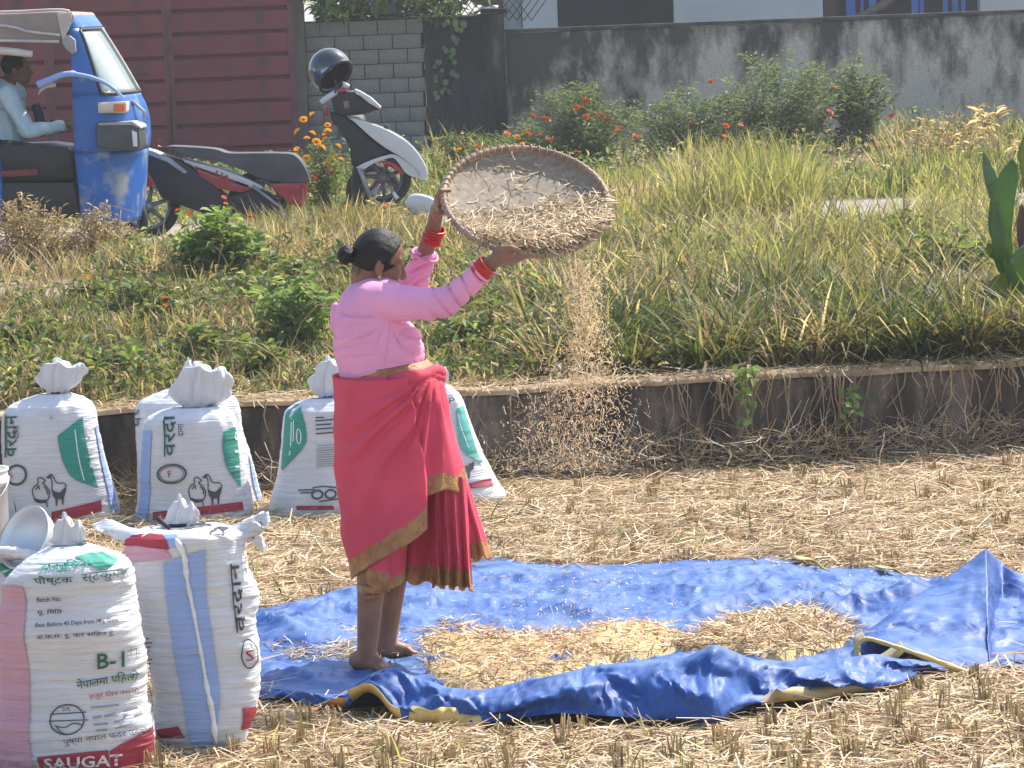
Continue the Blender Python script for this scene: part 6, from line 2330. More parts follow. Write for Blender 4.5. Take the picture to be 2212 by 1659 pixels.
wheel(s2, Vector((wc.x - 0.1, YT + 1.05, 0.76 + 0.2)), 0.21, 0.1, M_TYRE, M_ALLOY)
MB().tube([P(*zz(960, 800), YT + 0.1), P(*zz(985, 770), YT + 0.1)], [0.016, 0.022], 8).obj('bag_hook', M_DGREY, s2)
# helmet
hm = thing('helmet', 'black open face helmet with shiny shell hung on the white scooter handlebar', 'helmet', P(*zz(480, 300), YT + 0.05))
c = P(*zz(476, 288), YT + 0.06)
M_HELM = mat('glossy helmet shell', (0.018, 0.02, 0.028), 0.12, var=0.2, coat=0.8, spec=0.6)
R = 192 * .245 / pxm(YT)
m = MB()
V, F = [], []
nn, mm_ = 48, 30
a0 = Vector((-0.50, 0.42, 0.76)).normalized()      # away from the opening, which faces down and to the right
a1 = Vector((0, 1, 0)) - a0 * a0.y
a1.normalize()
a2 = a0.cross(a1)
for i in range(mm_ + 1):
    for k in range(nn):
        a = 2 * PI * k / nn
        lim = 0.645 + 0.05 * math.sin(a + 0.6)
        t = PI * lim * (i + 0.01) / mm_
        p = a0 * math.cos(t) + (a1 * math.cos(a) + a2 * math.sin(a)) * math.sin(t)
        V.append(c + Vector((p.x * R * 1.0, p.y * R * 0.9, p.z * R * 1.02)))
m.add(V, [tuple(reversed(q)) for q in grid_faces(mm_ + 1, nn, True)])
o = m.obj('shell', M_HELM, hm)
solidify(o, 0.02)
m = MB()
m.add([c + (p - c) * 0.88 for p in V], grid_faces(mm_ + 1, nn, True))
m.obj('lining', mat('grey helmet lining', (0.17, 0.165, 0.165), 0.9, bump=0.4), hm)
rim = V[-nn:]
m = MB()
m.tube(rim + [rim[0]], 0.011, 8)
m.obj('edge_trim', M_BLACK, hm)
m = MB()
q = spline([zz(400, 300), zz(440, 280), zz(495, 262)], 10)
ptsA, ptsB = [], []
for u, v in q:
    d = (Vector(P(u, v, YT)) - c)
    k = 1.0
    yy = -math.sqrt(max(0.0, 1 - (d.x ** 2 + d.z ** 2) / (R * R))) * R * 0.86
    ptsA.append(Vector((c.x + d.x, c.y + yy - 0.010, c.z + d.z + 0.012)))
    ptsB.append(Vector((c.x + d.x, c.y + yy - 0.012, c.z + d.z - 0.012)))
m.add(ptsA + ptsB, grid_faces(2, 10))
m.obj('sticker', mat('pale blue decal', (0.22, 0.42, 0.75), 0.3), hm)
MB().tube([P(*zz(515, 370), YT - 0.02), P(*zz(535, 440), YT - 0.02), P(*zz(520, 490), YT - 0.03)], 0.006, 6).obj('chin_strap', M_BLACK, hm)

# ---- white panel lying in the grass near the raised hand
wpn = thing('plastic_panel', 'bent white plastic panel lying in grass behind the raised far hand', 'panel', (P(912, 455, 23.6).x, 23.6, 0.74))
slab(closed([(872, 440), (884, 424), (905, 421), (930, 428), (948, 441), (944, 452), (930, 460), (905, 456), (886, 450)], 40), 23.6, 23.85).obj('panel_shell', M_WHITEP, wpn, True, 0.02, 2)
MB().tube([P(885, 452, 23.6), P(905, 465, 23.6), P(918, 480, 23.6)], [0.02, 0.024, 0.02], 8).obj('grey_fixing', M_TRIM, wpn)
# ================================================================ PLANTS
G_PAL = np.array([(.065, .100, .022), (.085, .120, .028), (.048, .078, .018), (.115, .140, .035)])
Y_PAL = np.array([(.20, .21, .055), (.27, .26, .08), (.16, .18, .045), (.32, .28, .11)])
O_PAL = np.array([(.15, .15, .045), (.20, .17, .065), (.12, .13, .035), (.24, .19, .08)])
B_PAL = np.array([(.30, .22, .11), (.38, .29, .16), (.20, .14, .07), (.48, .38, .22)])


def ribbons(base, L, w_, az, lean, curve, cols, rs=RNG, taper=True, twist=None):
    """grass blades: curved tapering strips of three faces"""
    n = len(base)
    H_ = np.stack([np.cos(az), np.sin(az), np.zeros(n)], 1)
    fa = az + PI / 2 + rs.uniform(-0.9, 0.9, n) if twist is None else twist
    S = np.stack([np.cos(fa), np.sin(fa), np.zeros(n)], 1)
    V = np.empty((n, 8, 3))
    ts = (0.0, 0.36, 0.72, 1.0)
    ws = (0.75, 1.0, 0.72, 0.10)
    for i, t in enumerate(ts):
        ang = lean + curve * t
        # integrate arc roughly
        hx = np.sin(lean + curve * t * 0.5) * t
        hzv = np.cos(lean + curve * t * 0.5) * t
        c = base + H_ * (L * hx)[:, None] + np.array([0, 0, 1.0]) * (L * hzv)[:, None]
        V[:, i * 2] = c - S * (w_ * ws[i] / 2)[:, None]
        V[:, i * 2 + 1] = c + S * (w_ * ws[i] / 2)[:, None]
    F0 = np.array([(0, 1, 3, 2), (2, 3, 5, 4), (4, 5, 7, 6)])
    F = (F0[None] + (np.arange(n) * 8)[:, None, None]).reshape(-1, 4)
    return V.reshape(-1, 3), F, np.repeat(cols, 8, 0)


def leaves(pos, dirs, nrm, L, w_, cols, fold=0.25):
    """folded pointed leaves: 6 points, 2 faces a side"""
    n = len(pos)
    dirs = dirs / np.linalg.norm(dirs, axis=1)[:, None]
    side = np.cross(dirs, nrm)
    side /= np.linalg.norm(side, axis=1)[:, None] + 1e-9
    up = np.cross(side, dirs)
    V = np.empty((n, 8, 3))
    def at(t, s, h): return pos + dirs * (L * t)[:, None] + side * (w_ * s)[:, None] + up * (L * h)[:, None]
    V[:, 0] = at(0, 0, 0)
    V[:, 1] = at(0.35, 0.5, fold * 0.5)
    V[:, 2] = at(0.75, 0.36, fold * 0.3)
    V[:, 3] = at(1.0, 0.0, -0.12)
    V[:, 4] = at(0.75, -0.36, fold * 0.3)
    V[:, 5] = at(0.35, -0.5, fold * 0.5)
    V[:, 6] = at(0.38, 0, 0.0)
    V[:, 7] = at(0.76, 0, -0.03)
    F0 = np.array([(0, 6, 5, 5), (0, 1, 6, 6), (6, 1, 2, 7), (5, 6, 7, 4), (7, 2, 3, 3), (4, 7, 3, 3)])
    tri = np.array([(0, 1, 6), (0, 6, 5), (6, 1, 2), (6, 2, 7), (5, 6, 7), (5, 7, 4), (7, 2, 3), (4, 7, 3)])
    F = (tri[None] + (np.arange(n) * 8)[:, None, None]).reshape(-1, 3)
    return V.reshape(-1, 3), F, np.repeat(cols, 8, 0)


def merge(parts):
    V, F, C, o = [], [], [], 0
    for v, f, c in parts:
        V.append(v)
        F.append(f + o)
        C.append(c)
        o += len(v)
    return np.vstack(V), np.vstack(F), np.vstack(C)


def pick(pal, n, rs=RNG, lo=0.75, hi=1.25):
    return pal[rs.randint(0, len(pal), n)] * rs.uniform(lo, hi, n)[:, None]


# marigold heads shared by every plant
def flower_mesh(name, col, col2):
    m = MB()
    rs = random.Random(3)
    for ring_, (r0, z0, tilt, np_) in enumerate(((1.0, 0.0, 0.15, 10), (0.72, 0.22, 0.5, 8), (0.42, 0.40, 0.9, 6))):
        for k in range(np_):
            a = 2 * PI * k / np_ + ring_ * 0.4
            c, s = math.cos(a), math.sin(a)
            w_ = 0.34 * r0 + 0.1
            z1 = z0 + r0 * tilt * 0.5
            m.add([(0.1 * c, 0.1 * s, z0 - 0.1), (r0 * c - w_ * s, r0 * s + w_ * c, z1), (r0 * 1.12 * c, r0 * 1.12 * s, z1 + 0.05), (r0 * c + w_ * s, r0 * s - w_ * c, z1)], [(0, 3, 2, 1)], ring_ % 2)
    m.add([(0.22 * math.cos(k * PI / 3), 0.22 * math.sin(k * PI / 3), 0.5) for k in range(6)], [tuple(range(6))], 1)
    m.add([(0.35 * math.cos(k * PI / 3), 0.35 * math.sin(k * PI / 3), -0.05) for k in range(6)] + [(0, 0, -0.6)], [((k + 1) % 6, k, 6) for k in range(6)], 2)
    return m.mesh(name, [col, col2, M_CALYX], False)


def petal(name, c):
    m_ = mat(name, c, 0.6, var=0.1)
    nt, N, L, b = nodes_of(m_)
    tr = N.new('ShaderNodeBsdfTranslucent')
    tr.inputs[0].default_value = (*c, 1)
    mx = N.new('ShaderNodeMixShader')
    mx.inputs[0].default_value = 0.35
    L.new(b.outputs[0], mx.inputs[1])
    L.new(tr.outputs[0], mx.inputs[2])
    L.new(mx.outputs[0], N['Material Output'].inputs[0])
    return m_


M_CALYX = mat('calyx', (0.08, 0.13, 0.03), 0.6)
FL_Y = flower_mesh('flower', petal('yellow petals', (0.88, 0.48, 0.02)), petal('deep yellow petals', (0.88, 0.34, 0.012)))
FL_O = flower_mesh('flower', petal('orange petals', (0.75, 0.17, 0.02)), petal('deep orange petals', (0.66, 0.09, 0.01)))
FL_R = flower_mesh('flower', petal('red orange petals', (0.66, 0.12, 0.018)), petal('rust petals', (0.50, 0.06, 0.012)))
M_STEM = mat('green stem', (0.09, 0.12, 0.04), 0.7)
M_DRYSTEM = mat('dry stem', (0.32, 0.22, 0.12), 0.8, var=0.25, scale=20)


def bush(name, label, cat, u, v, Y, wpx, hpx, nst, nleaf, pal, leaf=(0.05, 0.018), flowers=(), seed=1, group=None, dpx=None, stem_m=None, droop=0.4, spread=1.0, bare=0.15, flr=None, fpart='foliage'):
    """several leaning stems carrying leaves; flowers = list of (u, v, mesh)"""
    rs = np.random.RandomState(seed)
    b0 = P(u, v, Y)
    gz = hz1(b0.x, Y)
    s = pxm(Y)
    H_, Wd = hpx / s, wpx / s
    dp = (dpx / s) if dpx else Wd * 0.8
    t = thing(name, label, cat, (b0.x, Y, gz), group)
    m = MB()
    lp, ld, ln = [], [], []
    for k in range(nst):
        ox, oy = rs.uniform(-0.5, 0.5) * Wd * 0.45, rs.uniform(-0.5, 0.5) * dp * 0.5
        tx, ty = rs.uniform(-0.5, 0.5) * Wd * spread, rs.uniform(-0.5, 0.5) * dp
        prof_ = 1 - 0.55 * abs(2 * tx / Wd) ** 1.8
        hh = H_ * prof_ * rs.uniform(0.7, 1.0)
        p0 = Vector((b0.x + ox, Y + oy, gz - 0.01))
        p1 = Vector((b0.x + ox * 0.6 + tx * 0.35, Y + oy + ty * 0.35, gz + hh * 0.5))
        p2 = Vector((b0.x + tx, Y + ty, gz + hh))
        q = spline([p0, p1, p2], 7)
        m.tube([Vector(a) for a in q], [0.006 - 0.0006 * i for i in range(7)], 4)
        nl = max(2, int(nleaf / nst))
        tt = rs.uniform(bare, 1.0, nl) ** 0.8
        for a in tt:
            i = min(5, int(a * 6))
            f = a * 6 - i
            pp = q[i] * (1 - f) + q[i + 1] * f
            az = rs.uniform(0, 2 * PI)
            el = rs.uniform(-droop, 0.7)
            r = rs.uniform(0, 0.10) * Wd * 0.5
            lp.append(pp + np.array([math.cos(az) * r, math.sin(az) * r, rs.uniform(-.02, .02)]))
            ld.append((math.cos(az) * math.cos(el), math.sin(az) * math.cos(el), math.sin(el)))
            ln.append((rs.normal(0, .4), rs.normal(0, .4), 1.0))
    m.obj('stems', stem_m or M_STEM, t, kind='stuff')
    n = len(lp)
    V, F, C = leaves(np.array(lp), np.array(ld), np.array(ln), rs.uniform(0.6, 1.25, n) * leaf[0], rs.uniform(0.7, 1.2, n) * leaf[1], pick(pal, n, rs))
    o = link(fpart, np_mesh(fpart, V - np.array(t.location), F, M_LEAF, C), t)
    o['kind'] = 'stuff'
    for fu, fv, fm in flowers:
        p = P(fu, fv, Y - rs.uniform(0.3, 0.55) * dp)
        r = (flr or 7.6) * rs.uniform(0.8, 1.15) / s
        link('flower', fm, t, p - Vector(t.location), (rs.uniform(0.2, 0.9), rs.uniform(-.5, .5), rs.uniform(0, 6)), (r, r, r))
    return t


def fl(m, *pts): return [(a, b_, m) for a, b_ in pts]


# marigolds between gate and scooter
bush('marigold_plant', 'yellow flowering marigold beside the gate jamb and white scooter', 'marigold', 702, 440, 25.6, 120, 205, 26, 900, G_PAL * 1.25, (0.055, 0.017),
     fl(FL_Y, (674, 247), (656, 258), (642, 284), (675, 288), (663, 299), (702, 300), (690, 316), (698, 319), (708, 283), (684, 306), (641, 322), (725, 338), (736, 344), (707, 353), (662, 342), (730, 316), (708, 270), (700, 292)) + fl(FL_O, (662, 340), (676, 384), (664, 412), (718, 372)), 21, flr=8)
# marigold hedge in front of the compound wall: separate plants, most leaf colours greyed to look hazy
GM = 'orange marigold bushes along the mouldy compound wall'
bush('marigold_plant', 'marigold bush with yellow blooms rising just above the tray rim', 'marigold', 1120, 400, 30.5, 220, 125, 26, 1300, G_PAL * 1.1 + 0.03, (0.055, 0.02),
     fl(FL_Y, (1118, 296), (1128, 312), (1094, 320), (1110, 318), (1152, 318), (1086, 326)) + fl(FL_O, (1096, 288), (1140, 290)), 22, GM)
bush('marigold_plant', 'tallest red flowered marigold bush up against the dark end of the compound wall', 'marigold', 1270, 420, 31.0, 360, 215, 54, 4200, G_PAL * 1.0 + 0.035, (0.06, 0.02),
     fl(FL_R, (1151, 252), (1176, 257), (1182, 258), (1264, 218), (1247, 232), (1286, 246), (1302, 250), (1309, 260), (1266, 253)) + fl(FL_O, (1337, 277), (1372, 294), (1186, 302), (1249, 331), (1322, 376), (1352, 385), (1166, 292)), 23, GM)
bush('marigold_plant', 'small yellow topped marigold left of the tray at the foot of the pier', 'marigold', 990, 420, 31.2, 110, 100, 12, 420, G_PAL, (0.06, 0.022), fl(FL_Y, (992, 324)) + fl(FL_R, (1034, 319)), 24, GM)
bush('marigold_plant', 'marigold bush with three orange blooms close together right of the tray', 'marigold', 1510, 430, 31.5, 330, 185, 44, 3400, G_PAL * 1.0 + 0.035, (0.06, 0.02),
     fl(FL_O, (1568, 272), (1600, 271), (1566, 295), (1624, 332), (1636, 336)) + fl(FL_R, (1536, 177), (1574, 222), (1492, 265)), 25, GM)
bush('marigold_plant', 'tall bushy green marigold with few blooms at middle of the compound wall', 'marigold', 1690, 430, 32.0, 330, 250, 48, 3800, G_PAL * 1.0 + 0.04, (0.07, 0.022),
     fl(FL_R, (1805, 190), (1793, 242)) + fl(FL_O, (1660, 368), (1668, 381), (1655, 368)), 26, GM)
bush('marigold_plant', 'narrow marigold at right end of the hedge with one red bloom', 'marigold', 1850, 420, 32.5, 210, 215, 28, 2000, G_PAL * 1.0 + 0.04, (0.07, 0.022), fl(FL_R, (1926, 251)), 27, GM)
bush('dry_weed', 'pale dried weed clump against the compound wall near the banana plant', 'weed', 2060, 420, 30.0, 260, 130, 40, 500, B_PAL * 1.1, (0.06, 0.016), (), 28, stem_m=M_DRYSTEM)
bush('dry_weed', 'tall bare dried stalks with seed heads beside the banana plant', 'weed', 2150, 420, 29.0, 140, 190, 12, 90, B_PAL * 1.4, (0.13, 0.03), (), 29, stem_m=M_DRYSTEM, bare=0.7)
# weeds in front of the rickshaw
bush('dry_weed', 'straggly dry grass tuft hiding the foot of the white scooter', 'weed', 815, 470, 23.4, 190, 95, 60, 500, np.vstack([B_PAL, Y_PAL]), (0.11, 0.014), (), 33, stem_m=M_DRYSTEM)
bush('dry_weed', 'brown dried weed thicket in front of the rickshaw cabin', 'weed', 60, 520, 21.9, 260, 175, 90, 1500, B_PAL * 0.8, (0.05, 0.015), (), 30, stem_m=M_DRYSTEM)
bush('dry_weed', 'grey dried weed in front of the rickshaw front mudguard', 'weed', 225, 530, 21.8, 170, 150, 60, 900, B_PAL * 0.9, (0.05, 0.015), (), 31, stem_m=M_DRYSTEM)
# leafy weeds on the bank
L_PAL = np.array([(.13, .20, .045), (.17, .24, .06), (.10, .16, .04), (.22, .27, .09)])
bush('flowering_weed', 'pale leafy weed with orange buds below the red scooter', 'weed', 470, 560, 20.6, 220, 165, 34, 900, L_PAL, (0.085, 0.045),
     fl(FL_O, (383, 455), (410, 462), (484, 426), (488, 440), (540, 468), (396, 488)), 32, flr=6)
LW = 'broad leaved weeds scattered over the bank'
W_PAL = np.array([(.10, .135, .032), (.13, .17, .045), (.16, .20, .06), (.08, .10, .03), (.17, .16, .06)])
for i, (u, v, Y, wd, hh, n, lab, fls) in enumerate([
        (300, 690, 19.0, 190, 130, 420, 'green leafy weed with small orange flowers above the hen-printed sacks', fl(FL_O, (356, 643), (368, 650), (358, 660), (290, 674))),
        (195, 650, 19.7, 120, 80, 220, 'low leafy weed with one orange flower near the left edge', fl(FL_Y, (193, 598))),
        (600, 640, 19.6, 200, 130, 520, 'dark leafy weed with yellow orange blooms left of the bun', fl(FL_Y, (600, 604), (586, 592), (606, 598))),
        (640, 760, 18.0, 200, 190, 620, 'tall bright leafy weed directly behind the woman back', ()),
        (440, 800, 17.5, 220, 110, 520, 'leafy weed over the wall between back row sacks', ()),
        (230, 840, 17.3, 150, 80, 300, 'small round leafed weed above the leftmost sack gap', ()),
        (1010, 800, 17.6, 160, 110, 380, 'leafy weed right of the pink blouse above wall', ()),
        (550, 850, 17.1, 180, 90, 380, 'dark leafy weed touching the wall coping left of woman', ()),
        (60, 760, 18.2, 200, 90, 300, 'sprawling weed at far left above the sacks', ()),
        (760, 470, 22.3, 160, 60, 240, 'low weed under the white scooter', fl(FL_O, (752, 448), (830, 449), (700, 470), (912, 470))),
        (2050, 640, 19.5, 240, 130, 520, 'dark grassy weed left of the banana plant', ()),
        (1600, 470, 24.6, 200, 60, 240, 'low green weed by the pale road patch', ()),
        (1180, 720, 18.6, 150, 90, 300, 'small leafy weed left of the falling chaff', ()),
        (1400, 760, 17.7, 160, 100, 320, 'low dark weed just right of the falling chaff', ()),
        (1780, 720, 18.3, 190, 90, 340, 'low leafy weed among the dark tussocks on the right', ()),
        (1960, 560, 21.0, 200, 90, 380, 'bushy weed between the pale road patch and canna plant', ()),
        (880, 640, 20.0, 150, 80, 260, 'low weed behind the woman raised arms', ()),
        (130, 900, 16.9, 150, 60, 220, 'low weed on the wall top behind the leftmost sack', ())]):
    n = int(n * (0.62 if u < 700 and i != 3 else 0.9))
    bush('leafy_weed', lab, 'weed', u, v, Y, wd * 1.15, hh, max(8, n // 18), n, W_PAL if i != 3 else L_PAL, (0.075, 0.036), fls, 40 + i, LW, flr=6.5)
# banana-like broad leaf plant cut by the right edge
bn = thing('canna_plant', 'broad leaved green canna plant cut off by the right edge on the bank', 'plant', (P(2180, 760, 17.4).x, 17.4, hz1(P(2180, 760, 17.4).x, 17.4)))
YN = 17.4
def bigleaf(name, mid, wd, m, fold=0.3, curl=0.0, n=18, face=-1):
    q = spline(mid, n)
    V = []
    for i, (u, v, d) in enumerate(q):
        t = i / (n - 1)
        w_ = wd * (math.sin(PI * min(1, t ** 0.85 * 0.95 + 0.05)) ** 0.8) / pxm(YN)
        c = P(u, v, YN + d)
        tg = Vector(P(*q[min(i + 1, n - 1)][:2], YN) - P(*q[max(0, i - 1)][:2], YN)).normalized()
        sd_ = Vector((tg.z, 0, -tg.x))
        for s in (-1, -0.55, 0, 0.55, 1):
            rip = 0.004 * math.sin(i * 1.9 + 2 * s)
            V.append(c + sd_ * (w_ * s) + Vector((0, -fold * w_ * abs(s) + rip + curl * w_ * s, 0)))
    mm = MB()
    mm.add(V, grid_faces(n, 5))
    o = mm.obj(name, m, bn)
    solidify(o, 0.0015)
    return o
def vein(name, c, c2, tr=0.3):
    m_ = mat(name, c, 0.38, c2=c2, scale=5, bump=0.25, bscale=30, spec=0.45, stretch=(1, 1, 5))
    nt, N, L, b = nodes_of(m_)
    t_ = N.new('ShaderNodeBsdfTranslucent')
    t_.inputs[0].default_value = (*[min(1, q * 1.5) for q in c], 1)
    mx = N.new('ShaderNodeMixShader')
    mx.inputs[0].default_value = tr
    L.new(b.outputs[0], mx.inputs[1])
    L.new(t_.outputs[0], mx.inputs[2])
    L.new(mx.outputs[0], N['Material Output'].inputs[0])
    return m_
M_CAN = vein('canna leaf', (0.14, 0.24, 0.065), (0.10, 0.19, 0.05), 0.5)
M_CANY = vein('yellowing leaf', (0.24, 0.28, 0.02), (0.15, 0.22, 0.015), 0.45)
M_CANP = vein('pale leaf', (0.16, 0.25, 0.12), (0.10, 0.18, 0.07), 0.3)
M_CAND = mat('dead leaf', (0.13, 0.08, 0.055), 0.8, c2=(0.07, 0.04, 0.03), scale=8, bump=0.5)
bigleaf('leaf', [(2180, 560, .05), (2160, 500, 0), (2165, 430, -.02), (2182, 370, .0), (2190, 340, .03)], 27, M_CAN, 0.35)
bigleaf('leaf', [(2168, 470, .08), (2150, 420, .08), (2135, 370, .1), (2124, 326, .12)], 15, M_CANP, 0.4)
bigleaf('leaf', [(2175, 600, .0), (2165, 570, -.03), (2160, 530, -.05), (2150, 470, -.03), (2150, 405, .0)], 17, M_CAN, 0.3)
bigleaf('leaf', [(2216, 640, -.02), (2200, 600, -.08), (2206, 560, -.1), (2230, 516, -.05)], 27, M_CAN, 0.3)
bigleaf('leaf', [(2224, 420, .0), (2222, 360, -.02), (2216, 320, .0), (2222, 280, .02)], 20, M_CANY, 0.3)
bigleaf('leaf', [(2176, 590, -.02), (2168, 620, -.06), (2164, 650, -.08), (2162, 678, -.08)], 33, M_CANY, 0.25)
bigleaf('leaf', [(2160, 560, .0), (2142, 540, -.02), (2134, 525, -.02)], 14, M_CANY, 0.3)
bigleaf('dead_leaf', [(2108, 665, -.02), (2098, 690, -.05), (2092, 720, -.05), (2098, 752, -.02)], 22, M_CAND, 0.8)
bigleaf('dead_leaf', [(2150, 670, .0), (2140, 690, -.06), (2136, 720, -.08), (2146, 752, -.04)], 26, M_CAND, 0.7)
bigleaf('dead_leaf', [(2206, 660, -.1), (2202, 700, -.12), (2200, 750, -.1)], 12, mat('dry sheath', (0.36, 0.24, 0.12), 0.7), 0.7)
bigleaf('dead_leaf', [(2222, 560, .05), (2214, 500, .05), (2206, 440, .06)], 20, mat('purple sheath', (0.14, 0.08, 0.075), 0.7), 0.6)
m = MB()
m.tube([P(2178, 770, YN), P(2172, 690, YN), P(2168, 590, YN), P(2166, 500, YN)], [0.028, 0.026, 0.02, 0.012], 10)
m.obj('stem', M_CANP, bn)
m = MB()
m.tube([P(2222, 775, YN), P(2216, 690, YN), P(2218, 560, YN), P(2222, 430, YN)], [0.032, 0.03, 0.022, 0.014], 10)
m.obj('stem', M_CANP, bn)

# ---- creeper on the dark pier: leaf by leaf
cr = thing('creeper', 'green creeper with single leaves hanging down the dark pier', 'creeper', P(960, 40, YC - 0.05))
M_CRL = vein('creeper leaf', (0.12, 0.20, 0.09), (0.08, 0.15, 0.06), 0.2)
m = MB()
m.tube([P(u, v, YC - 0.07) for u, v in spline([(985, 34), (975, 60), (978, 90), (968, 120), (958, 150), (950, 180), (945, 205)], 20)], 0.006, 5)
m.obj('vine', mat('vine bark', (0.09, 0.08, 0.05), 0.8), cr)
m = MB()
V, F, _c = leaves(np.array([[0, 0, 0.0]]), np.array([[0, 0, -1.0]]), np.array([[0, -1.0, 0.2]]), np.array([1.0]), np.array([0.8]), np.array([[1, 1, 1]]), 0.15)
m.add(V, [tuple(q) for q in F])
LEAFM = m.mesh('leaf', [M_CRL], True)
rs = random.Random(4)
cl = [(958, 46, 12), (968, 44, 13), (985, 40, 16), (995, 44, 16), (990, 56, 13), (999, 58, 12), (980, 74, 13), (987, 80, 15), (960, 98, 11), (968, 104, 12), (980, 102, 14), (984, 110, 12), (942, 128, 11), (955, 130, 12), (984, 128, 11), (972, 118, 10), (952, 148, 10), (974, 150, 15), (980, 158, 13), (944, 160, 11), (968, 172, 14), (962, 186, 11), (955, 192, 11), (968, 192, 13), (944, 196, 11), (950, 206, 12), (936, 140, 10), (938, 172, 9)]
for u, v, s in cl:
    k = s * 1.25 / pxm(YC)
    link('leaf', LEAFM, cr, P(u, v, YC - 0.08 - rs.uniform(0, .04)) - Vector(cr.location), (rs.uniform(-.5, .3), rs.uniform(-.9, .9), rs.uniform(-.5, .5)), (k, k, k))
# ---- branches with leaves hanging in at the top edge
tr = thing('tree', 'leafy tree branch hanging over the block wall at the top edge', 'tree', (P(760, 300, YC + 0.8).x, YC + 0.8, 0.85))
m = MB()
tb_ = Vector(tr.location)
m.tube([tb_, tb_ + Vector((0.05, 0.05, 1.2)), tb_ + Vector((-0.1, 0, 2.4)), tb_ + Vector((0, -0.2, 3.4))], [0.07, 0.06, 0.05, 0.03], 10)
m.obj('trunk', M_DRYSTEM, tr)
rs = np.random.RandomState(9)
bp, bd_, bn_ = [], [], []
m = MB()
for (u0, v0, u1, v1, k) in ((640, -120, 712, 22, 130), (700, -120, 768, 20, 110), (660, -100, 690, 8, 80), (760, -120, 900, 2, 120), (800, -100, 990, 22, 150), (820, -80, 828, 16, 60), (700, -140, 860, -30, 260), (860, -140, 1040, -20, 260), (860, -60, 940, 30, 90)):
    a, b_ = P(u0, v0, YC + rs.uniform(-.5, .6)), P(u1, v1, YC - 0.15)
    q = spline([a, (a + b_) / 2 + Vector((0, 0, 0.12)), b_], 10)
    m.tube([Vector(p) for p in q], [0.014 - 0.001 * i for i in range(10)], 5)
    for j in range(k):
        t = rs.uniform(0.1, 1) * 8.99
        i = int(t)
        p = q[i] * (1 - t + i) + q[i + 1] * (t - i)
        bp.append(p + rs.normal(0, 0.06, 3))
        bd_.append((rs.normal(0, 1), rs.normal(0, 1), rs.uniform(-1.4, 0.1)))
        bn_.append((rs.normal(0, .5), rs.normal(0, .5) - 0.4, 1))
m.obj('branch', M_DRYSTEM, tr, kind='stuff')
n = len(bp)
V, F, C = leaves(np.array(bp), np.array(bd_), np.array(bn_), rs.uniform(0.10, 0.2, n), rs.uniform(0.035, 0.07, n), pick(np.array([(.09, .15, .05), (.13, .20, .07), (.06, .10, .035), (.18, .26, .09)]), n, rs))
o = link('crown', np_mesh('crown', V - np.array(tb_), F, M_LEAF, C), tr)
o['kind'] = 'stuff'
bush('garden_shrub', 'dark garden shrub filling the view behind the chain link fence', 'shrub', 860, 300, YC + 1.3, 470, 480, 50, 3200, np.array([(.03, .05, .02), (.045, .07, .025), (.06, .09, .03)]), (0.14, 0.06), (), 71, bare=0.62, spread=1.05)
# ---- small creepers and dried runners on the low wall
def wallcreeper(label, u, v0, v1, Y, nl, seed, pal):
    rs = np.random.RandomState(seed)
    t = thing('wall_creeper', label, 'creeper', P(u, v0, Y))
    q = spline([(u + 4, v0 - 12, 0.06), (u, v0 + 6, -0.05), (u - 8, (v0 + v1) / 2, -0.05), (u + 6, v1, -0.04)], 16)
    pts = [P(a, b_, Y + d) for a, b_, d in q]
    m = MB()
    m.tube(pts, 0.004, 5)
    m.obj('runner', M_DRYSTEM, t)
    lp = [np.array(pts[rs.randint(0, 16)]) + np.array([rs.normal(0, 0.025), -abs(rs.normal(0.012, .015)), rs.normal(0, .012)]) for _ in range(nl)]
    V, F, C = leaves(np.array(lp), np.stack([rs.normal(0, 1, nl), rs.normal(-.4, .3, nl), rs.normal(-.5, .5, nl)], 1), np.stack([rs.normal(0, .4, nl), -np.ones(nl) * 0.7, np.ones(nl) * 0.7], 1), rs.uniform(0.03, 0.06, nl), rs.uniform(0.018, 0.034, nl), pick(pal, nl, rs))
    o = link('foliage', np_mesh('foliage', V - np.array(t.location), F, M_LEAF, C), t)
    o['kind'] = 'stuff'
wallcreeper('pale leaved creeper trailing down the low wall left of its middle right half', 1612, 800, 905, float(yw(P(1612, 800, 16.4).x)) - 0.03, 46, 61, L_PAL * 1.3)
wallcreeper('small bright creeper sprouting from the low wall face further right', 1836, 850, 905, float(yw(P(1836, 850, 16.5).x)) - 0.03, 34, 62, L_PAL * 1.4)
# ================================================================ GRASS, STUBBLE, STRAW
def place(n, xlo, xhi, ylo, yhi, rs):
    y = rs.uniform(ylo, yhi, n)
    k = y / yhi
    x = rs.uniform(xlo, xhi, n) * k
    return x, y


